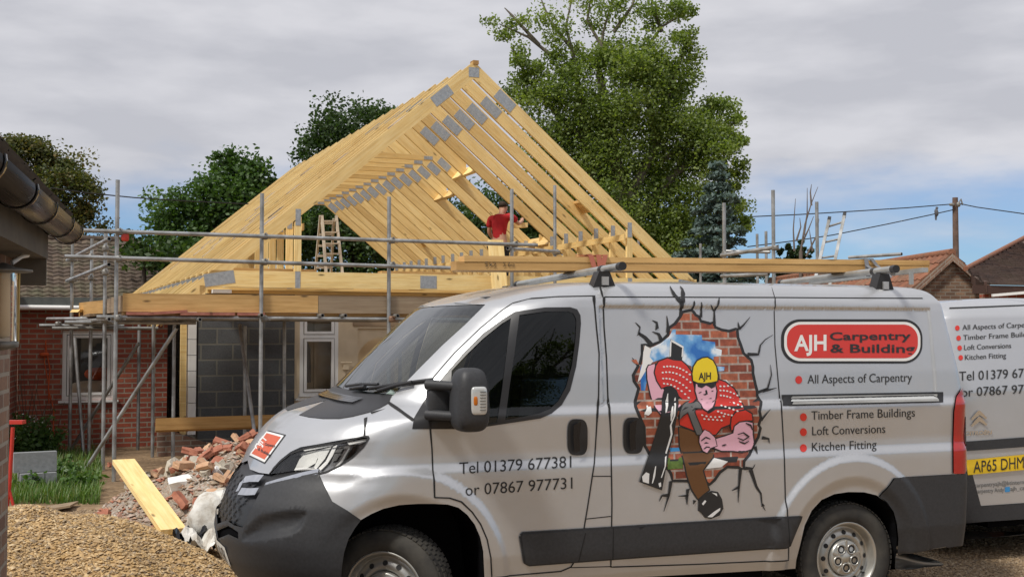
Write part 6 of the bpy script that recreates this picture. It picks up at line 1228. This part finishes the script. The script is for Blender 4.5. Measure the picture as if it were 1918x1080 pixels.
# ================================================================ trees
m_leaf('leaf_willow', [(.075, .12, .022), (.14, .20, .038), (.20, .265, .06), (.28, .34, .10)], .5); m_leaf('leaf_dark', [(.022, .046, .012), (.042, .085, .020), (.075, .13, .032)]); m_leaf('leaf_syc', [(.03, .07, .015), (.06, .125, .026), (.11, .19, .045)])
m_leaf('leaf_rust', [(.035, .055, .014), (.07, .09, .022), (.12, .115, .028), (.19, .13, .04)]); m_leaf('leaf_spruce', [(.06, .10, .09), (.105, .155, .14), (.17, .23, .21)], .15); m_leaf('leaf_hedge', [(.02, .045, .016), (.04, .075, .025), (.07, .11, .04)], .15)
m_noisy('bark', (.10, .085, .065), (.19, .165, .13), 5, .95, 0, .6, .03); m_noisy('bark_dark', (.045, .036, .028), (.09, .07, .055), 5, .95, 0, .6, .03)
def tree(name, label, D, blobs, limbs, m, lm='bark', leaf=.14, per=900, depth=1.0, group=None, cat='tree', base=None, clump=.42):
    """blobs: (px, py, rx, ry, density, depth offset) in photo pixels at distance D"""
    k = D / F; bs = atD(*(base or limbs[0][0][0][:2]), D) * A(1, 1, 0); r = empty(name, bs, label, cat, group); Cs, Ts, Ss = [], [], []
    for bl_ in blobs:
        px, py, rx, ry, dn = bl_[:5]; dd = bl_[5] if len(bl_) > 5 else RNG.uniform(-1, 1) * rx * k * .5
        c = atD(px, py, D + dd); rad = A(rx * k, max(.6, (rx + ry) / 2 * k * depth), ry * k); nc = max(5, int(13 * dn * (rx * ry) / 2500) + 3); u = RNG.normal(size=(nc, 3)); u /= np.linalg.norm(u, axis=1, keepdims=True); cc = c + u * rad * (RNG.random((nc, 1)) ** .45) * .95
        n = int(per * dn * rx * ry / 2500); ii = RNG.integers(0, nc, n); ct_ = RNG.normal(.5, .2, nc); sg = clump * (.6 + RNG.random(nc)) * min(1, rx * k / 1.2)
        Cs.append(cc[ii] + np.clip(RNG.normal(size=(n, 3)), -1.7, 1.7) * sg[ii][:, None] * A(1, 1, .75)); Ts.append(ct_[ii] + RNG.normal(0, .16, n)); Ss.append(RNG.uniform(.65, 1.25, n) * leaf)
    leaves_mesh('crown', np.concatenate(Cs), np.concatenate(Ss), np.concatenate(Ts), M[m], r)
    q = MB()
    for pts, r0, r1 in limbs: q.path([atD(p[0], p[1], D + (p[2] if len(p) > 2 else 0)) for p in pts], r0, 8, r2=r1)
    build(q, 'trunk', M[lm], r); return r
tw = []
for a in ([(1120, 130), (1130, 60), (1150, -10)], [(1080, 130), (1060, 50), (1075, -20)], [(1150, 60), (1185, 10), (1200, -60)], [(1070, 90), (1030, 40), (1010, -10)], [(1040, 110), (990, 70), (935, 45)], [(1010, 85), (960, 30), (945, 15)], [(1190, 120), (1240, 50), (1290, 20)], [(1240, 60), (1220, 10), (1230, -40)], [(1135, 100), (1100, 40), (1110, -30)]):
    tw.append((a, .07, .015))
tree('deciduous_tree', 'tall loose light green tree rising behind the right slope of the roof', 38,
     [(955, 62, 40, 30, .35), (930, 45, 25, 16, .3), (1005, 35, 40, 30, .35), (1050, 70, 45, 35, .5), (1000, 115, 45, 38, .7), (960, 175, 36, 32, .7), (1010, 180, 50, 45, .9), (1075, 150, 60, 50, 1), (1130, 115, 60, 45, 1.1), (1140, 30, 50, 40, .3), (1200, 20, 50, 40, .35), (1100, -10, 60, 40, .3), (1250, 30, 50, 45, .45), (1285, 85, 32, 50, .7), (1270, 20, 30, 36, .5), (1200, 130, 70, 60, 1.2), (1260, 160, 55, 60, 1.1), (1090, 240, 80, 65, 1.1), (1180, 220, 80, 65, 1.2), (1270, 240, 70, 60, 1.1), (1345, 210, 48, 40, .9), (1378, 260, 32, 45, .9), (1330, 280, 60, 55, 1), (1385, 320, 26, 36, .8), (1230, 320, 80, 65, 1.1), (1140, 320, 80, 65, 1), (1060, 320, 60, 60, .8), (1320, 350, 60, 50, .8), (1370, 385, 42, 40, .7), (1200, 400, 90, 60, 1.1), (1120, 420, 70, 60, .9), (1280, 420, 70, 60, .9), (1390, 440, 25, 45, .6), (1240, 480, 90, 50, 1.0), (1150, 490, 80, 50, .9), (1010, 260, 50, 50, .7)],
     [([(1175, 640), (1170, 450), (1150, 300), (1130, 180), (1120, 120)], .42, .08), ([(1165, 430), (1100, 300), (1085, 180), (1075, 110)], .22, .06), ([(1165, 400), (1230, 270), (1200, 120)], .22, .06), ([(1165, 440), (1260, 330), (1350, 250), (1375, 230)], .18, .04), ([(1240, 300), (1290, 268), (1320, 268)], .10, .05), ([(1150, 320), (1050, 220), (990, 150), (960, 90)], .14, .03), ([(1230, 270), (1260, 150), (1290, 70)], .12, .03)] + tw, 'leaf_willow', 'bark', .072, 3300, clump=.30)
tree('deciduous_tree', 'dark dense wood of trees low behind the right side of the roof', 44, [(1120, 440, 120, 70, 1.3), (1260, 470, 90, 60, 1.2), (1000, 430, 110, 90, 1.2), (880, 440, 100, 90, 1.1), (1180, 520, 160, 40, 1.1), (1060, 360, 60, 50, 1)], [([(1100, 640), (1100, 430)], .4, .1)], 'leaf_dark', 'bark_dark', .11, 1800, group='trees behind the bungalow')
tree('deciduous_tree', 'dark green tree whose crown shows above the left roof slope near the ridge', 36, [(640, 245, 55, 42, 1), (700, 215, 40, 22, .9), (735, 205, 20, 14, .7), (590, 275, 36, 26, .8), (575, 290, 22, 16, .6), (660, 300, 80, 50, 1), (640, 380, 90, 60, 1), (660, 450, 110, 70, 1), (560, 430, 60, 80, .8), (760, 420, 80, 90, .9), (650, 520, 120, 30, .9)], [([(670, 620), (665, 420), (650, 290)], .35, .08), ([(660, 380), (610, 290)], .14, .04), ([(660, 340), (710, 230)], .14, .03)], 'leaf_dark', 'bark_dark', .085, 3200, group='trees behind the bungalow')
tree('deciduous_tree', 'broad green tree with layered crown left of the bungalow roof', 34, [(445, 315, 45, 26, .9), (430, 300, 26, 16, .7), (490, 335, 36, 30, .9), (400, 345, 36, 22, .7), (420, 365, 70, 26, 1), (340, 385, 50, 22, .8), (305, 408, 36, 18, .7), (380, 405, 80, 28, 1), (470, 390, 60, 50, 1), (300, 445, 34, 26, .8), (350, 450, 60, 28, .9), (430, 450, 80, 40, 1), (520, 440, 60, 60, .9), (380, 490, 120, 25, .9)], [([(430, 620), (430, 460), (440, 330)], .3, .06), ([(430, 450), (350, 390)], .12, .03), ([(430, 430), (490, 350)], .12, .03)], 'leaf_syc', 'bark_dark', .088, 3300, group='trees behind the bungalow', clump=.34)
tree('deciduous_tree', 'rusty olive tree behind the near house gutter at the left edge', 40, [(60, 275, 46, 26, 1), (30, 262, 24, 14, .9), (20, 300, 50, 40, 1), (110, 310, 46, 34, 1), (150, 345, 36, 30, 1), (90, 360, 70, 45, 1.1), (165, 385, 28, 26, .9), (140, 405, 50, 26, 1), (195, 425, 20, 12, .6), (60, 420, 90, 40, 1), (0, 360, 50, 60, 1)], [([(80, 620), (85, 420), (70, 290)], .4, .1), ([(85, 420), (150, 350)], .15, .04)], 'leaf_rust', 'bark_dark', .085, 3200, group='trees behind the bungalow', clump=.36)
tree('deciduous_tree', 'small dark green bush filling the gap between tiled roof and rafters', 30, [(250, 470, 40, 22, .8), (290, 480, 40, 26, .9), (235, 440, 14, 10, .5)], [([(270, 600), (270, 480)], .1, .04)], 'leaf_dark', 'bark_dark', .11, 1500, group='trees behind the bungalow', cat='bush')
# spruce: tiers of drooping boughs
def spruce(px, top, bot, wpx, D, label):
    k = D / F; b = atD(px, bot, D) * A(1, 1, 0); r = empty('spruce_tree', b, label, 'tree'); zt = atD(px, top, D)[2]; zb = atD(px, bot, D)[2]; Rm = wpx * k / 2; C, T = [], []
    q = MB(); q.tube(A(b[0], b[1], 0), A(b[0], b[1], zt - .2), .16, 8, r2=.03)
    for lv in np.linspace(0, 1, 14):
        z = zt - (zt - zb) * lv; L = Rm * (.10 + .95 * lv ** .85); nb = 7 + int(7 * lv)
        for j in range(nb):
            a = RNG.uniform(0, 6.28); l = L * RNG.uniform(.55, 1.22); d = A(math.cos(a), math.sin(a), 0); tip = A(b[0], b[1], z) + d * l - UP * l * .30 + UP * .12 * l; q.path([A(b[0], b[1], z + .05), (A(b[0], b[1], z) + tip) / 2 - UP * .03, tip], .02, 4, r2=.006)
            n = int(110 * l + 25); f_ = RNG.random((n, 1)) ** .6; p0 = A(b[0], b[1], z) + (tip - A(b[0], b[1], z)) * f_; sidev = A(-d[1], d[0], 0); C.append(p0 + sidev * RNG.normal(0, .13, (n, 1)) * (1.1 - f_ * .6) + UP * RNG.normal(0, .05, (n, 1)) - UP * .05); T.append(np.full(n, RNG.uniform(.25, .75)) + RNG.normal(0, .15, n))
    build(q, 'trunk', M['bark_dark'], r); C = np.concatenate(C); leaves_mesh('crown', C, RNG.uniform(.05, .10, len(C)), np.concatenate(T), M['leaf_spruce'], r, aspect=2.2)
spruce(1347, 306, 560, 205, 33, 'blue grey spruce standing in front of the tall light green tree')
for px, top, w_, lb in ((1475, 452, 46, 'left one of two small dark conifers beyond the scaffold ladder'), (1504, 447, 40, 'right one of two small dark conifers beyond the scaffold ladder')):
    tree('conifer', lb, 40, [(px, top + 14, w_ * .22, 14, .9, 0), (px - 4, top + 36, w_ * .45, 22, 1, 0), (px, top + 60, w_ * .55, 26, 1, 0), (px - w_ * .3, top + 22, 6, 10, .7, 0), (px + w_ * .3, top + 28, 6, 10, .7, 0)], [([(px, 600), (px, top + 20)], .1, .03)], 'leaf_hedge', 'bark_dark', .13, 2600, group='conifers beyond the scaffold', cat='conifer', clump=.2)
q = MB()
for a in ([(1500, 470), (1508, 420), (1520, 380), (1532, 350)], [(1506, 440), (1512, 400), (1512, 352)], [(1488, 470), (1486, 430), (1490, 372)], [(1502, 455), (1514, 430), (1524, 405)], [(1492, 450), (1500, 425), (1498, 408)], [(1510, 480), (1530, 440), (1534, 410)], [(1520, 385), (1518, 360), (1520, 345)], [(1522, 470), (1516, 430)]): q.path([atD(x, y, 36) for x, y in a], .035, 5, r2=.008)
q.path([atD(1500, 640, 36), atD(1500, 470, 36)], .06, 6); build(q, 'bare_tree', mat('twig_grey', (.15, .12, .10), .9)[0], label='leafless sapling with thin upright twigs above the two small conifers', cat='tree')

# ================================================================ right-hand side: outbuilding, roof, scaffold, pole and wires
ob = empty('outbuilding', A(9.7, 26, 0), 'small brick outbuilding with orange pantiles and a gable end behind the van', 'outbuilding')
OD = unit(A(-.07, 1, 0)); OX = unit(A(1, .07, 0)); ap = atD(1779, 476, 26); hw, dz = 2.6, 2.25
q = MB(); zb_ = ap[2] - dz; og = A(ap[0], ap[1], 0); q.prism([(-hw + .25, 0), (hw - .25, 0), (hw - .25, zb_ + .1), (0, ap[2] - .12), (-hw + .25, zb_ + .1)], og, OX, UP, OD * .25); q.box(og - OX * (hw - .25), OD * 14, UP * zb_, OX * .2, .5, (0, 0)); build(q, 'wall', M['brick_old'], ob)
for sg in (-1, 1):
    up_ = unit(-OX * sg * hw + UP * dz); lo = og + OX * sg * hw + UP * zb_ - OD * .12; q = MB(); q.box(lo, OD * 14, up_ * math.hypot(hw, dz), -unit(np.cross(OD, up_)) * .03 * (1 if sg < 0 else -1)); tiles_on(q, lo + UP * .02, OD, up_, 14, math.hypot(hw, dz), .28, .28); build(q, 'roof', M['tile_orange'], ob)
    q = MB(); q.box(og + OX * sg * hw + UP * (zb_ + .0) - OD * .13 , up_ * math.hypot(hw, dz), -UP * .16, -OD * .03); build(q, 'verge', M['brick_brown'], ob)
q = MB(); q.tube(og + UP * (ap[2] + .03) - OD * .12, og + UP * (ap[2] + .03) + OD * 14, .09, 10); build(q, 'ridge_tiles', M['tile_orange'], ob)
hr = empty('brown_roofed_house', A(11, 24, 0), 'house at the right edge with weathered brown tiled roof and red verge', 'house')
pa, pc_, pd = atD(1808, 506, 23.6), atD(2010, 536, 23.0), atD(1846, 533, 22.2); pb = atP(2010, 398, pd, unit(np.cross(pc_ - pd, pa - pd)))
ax_ = unit(pc_ - pd); q = MB(); q.face([pd, pc_, pb, pa]); nr = unit(np.cross(pc_ - pd, pa - pd)); nr = nr if nr[2] > 0 else -nr; ay_ = unit(np.cross(nr, ax_)); ay_ = ay_ if ay_[2] > 0 else -ay_
def inq(s, t):
    P = pd + ax_ * s + ay_ * t; pts = [A((w - pd) @ ax_, (w - pd) @ ay_) for w in (pd, pc_, pb, pa)]; return bool(inside(np.array(pts), np.array([[s, t]]))[0])
tiles_on(q, pd - ax_ * 1.6, ax_, ay_, 7.0, 5.0, .17, .11, lambda s, t: inq(s - 1.6, t), .02); build(q, 'roof', M['tile_slate'], hr)
q = MB(); q.tube(pa + nr * .03, pb + nr * .03, .055, 8); build(q, 'verge_tiles', M['tile_orange'], hr)
q = MB(); q.box(pd - UP * .17 - ax_ * .3, (pc_ - pd) + ax_ * .4, UP * .16, A(0, .05, 0)); build(q, 'fascia', mat('board_brown', (.07, .035, .025), .7)[0], hr)
q = MB(); q.beam(atD(1858, 553, 22), atD(2010, 540, 22), .06, .05); build(q, 'gutter', M['upvc'], hr); q = MB(); w0 = pd * A(1, 1, 0) + A(.1, .3, 0); q.box(w0, (pc_ - pd) * A(1, 1, 0), UP * (pd[2] - .15), A(0, .25, 0), .5, (0, 0)); build(q, 'wall', M['brick_red'], hr)
q = MB(); q.beam(pd - UP * .04, atD(1800, 510, 30), .05, .2); build(q, 'eaves_board', M['board_brown'], hr)
m_noisy('pole_wood', (.10, .065, .05), (.17, .11, .085), 6, .9, 0, .4)
up_pole = empty('utility_pole', atD(1790, 600, 50) * A(1, 1, 0), 'dark wooden utility pole carrying wires above the orange roofed outbuilding', 'utility pole')
pt = atD(1789, 370, 50); q = MB(); q.tube(A(pt[0], pt[1], 0), pt, .15, 12, r2=.115); build(q, 'pole', M['pole_wood'], up_pole); q = MB(); q.path([atD(1794, 382, 49.9), atD(1800, 373, 49.9), atD(1803, 384, 49.9)], .04, 6); superq(q, atD(1795, 383, 49.85), A(.09, 0, 0), A(0, .09, 0), A(0, 0, .11), .8, 7); superq(q, atD(1783, 383, 49.85), A(.12, 0, 0), A(0, .09, 0), A(0, 0, .07), .8, 7); build(q, 'insulator', M['galv_dark'], up_pole)
def wire(pts, Ds, label, r=.022): q = MB(); q.path([atD(x, y, d) for (x, y), d in zip(pts, Ds)], r, 5); return build(q, 'overhead_wire', M['seam_dark'], label=label, cat='wire', group='overhead wires')
wire([(1786, 382), (1700, 389), (1600, 395.5), (1500, 401.5), (1412, 405.5), (1250, 409), (1000, 408)], [50, 49, 48, 47, 46, 45, 44], 'upper wire running left from the utility pole to the trees'); wire([(1785, 393), (1740, 403), (1660, 420), (1560, 440), (1494, 450), (1400, 462)], [50, 49.5, 49, 48, 47, 46], 'lower sagging wire left of the utility pole with the bird on it'); wire([(1796, 381), (1830, 388), (1880, 395), (1930, 402), (2000, 410)], [50, 49, 48, 47, 46], 'wire running right from the utility pole')
wire([(96, 352), (160, 361), (250, 370), (340, 376), (440, 381), (560, 386), (700, 380)], [24, 25, 26, 27, 28, 30, 32], 'dark wire crossing the sky left of the bungalow roof', .014)
bp = atD(1754, 398, 49.6); q = MB(); superq(q, bp, A(.075, 0, .03), A(0, .10, 0), A(-.03, 0, .16), .9, 8); superq(q, bp + A(.02, 0, .19), A(.055, 0, 0), A(0, .06, 0), A(0, 0, .06), 1, 7); q.prism([(-.05, 0), (.05, 0), (.03, -.22), (-.03, -.22)], bp + A(-.02, 0, -.10), A(1, 0, 0), UP, A(0, .03, 0)); q.prism([(0, 0), (.05, -.01), (0, -.03)], bp + A(.06, 0, .2), A(1, 0, 0), UP, A(0, .02, 0))
q.path([bp + A(.01, 0, -.14), bp + A(.01, 0, -.20)], .01, 4); build(q, 'bird', mat('bird_grey', (.10, .10, .11), .8)[0], label='grey pigeon perched on the lower wire near the pole', cat='bird')
s2 = empty('scaffolding', hp(5.5, 3, 0), 'farther scaffold poles and rails right of the bungalow behind the van roof', 'scaffold')
for px, y, D, r_ in ((1358, 380, 19, .03), (1450, 356, 18, .0285), (1533, 378, 19, .0285), (1312, 456, 24, .026), (1420, 438, 22, .026), (1437, 433, 21, .026), (1197, 440, 21, .022)): pole(atD(px, 600, D), atD(px, y, D)[2], r_, par=s2)
tube(atD(1351, 478, 18.9), atD(1452, 463, 17.95), par=s2, r=.032); tube(atD(1356, 470, 19.3), atD(1442, 472, 19), par=s2, r=.026); tube(atD(1351, 517, 18.9), atD(1440, 513, 18), 'ledger', par=s2, r=.028); tube(atD(1590, 482, 17.5), atD(1689, 475.5, 16.8), par=s2); tube(atD(1452, 500, 17.95), atD(1600, 498, 17.5), 'ledger', par=s2)
for px, y, D in ((1358, 475, 18.95), (1452, 464, 17.9), (1437, 470, 21)): clamp(atD(px, y, D), par=s2)
el = empty('extension_ladder', atD(1555, 600, 18.2) * A(1, 1, 0), 'aluminium ladder sticking up above the timber on the van roof', 'ladder')
for (x0, y0), (x1, y1) in (((1553, 411), (1536, 484)), ((1581.5, 403), (1565, 482))):
    a, b = atD(x0, y0, 18.6), atD(x1, y1, 18.2); b = a + (b - a) * ((a[2] - .02) / (a[2] - b[2])); q = MB(); q.beam(a, b, .045, .075, A(.3, 1, 0)); build(q, 'stile', M['galv'], el); q = MB(); q.beam(a + unit(a - b) * .03, a - unit(a - b) * .03, .052, .085, A(.3, 1, 0)); build(q, 'cap', M['black_plastic'], el)
for k in range(11): t = .16 + k * .40; q = MB(); q.tube(atD(1553 - 17 * t, 411 + 73 * t + 2, 18.6 - .4 * t), atD(1581.5 - 16.5 * t, 403 + 79 * t, 18.6 - .4 * t), .016, 8); build(q, 'rung', M['galv'], el)
# trees behind the camera: they show as reflections in the vans' glass and paint
bt = [o for o in COL.objects if o.name == 'deciduous_tree'][0]
for k, (x, y, sc_, lb) in enumerate(((2, -19, .75, 'first green tree standing behind the photographer, mirrored in the van windows'), (11, -22, .85, 'second green tree behind the photographer, to the right'), (-8, -26, .8, 'third green tree behind the photographer, to the left'), (20, -17, .7, 'fourth green tree behind the photographer, farthest right'))):
    c = copy_tree(bt); c.location = (x, y, 0); c.scale = (sc_ * 1.3, sc_, sc_); c.rotation_euler = (0, 0, 1.1 * k); c['label'] = lb; c['group'] = 'trees behind the camera'
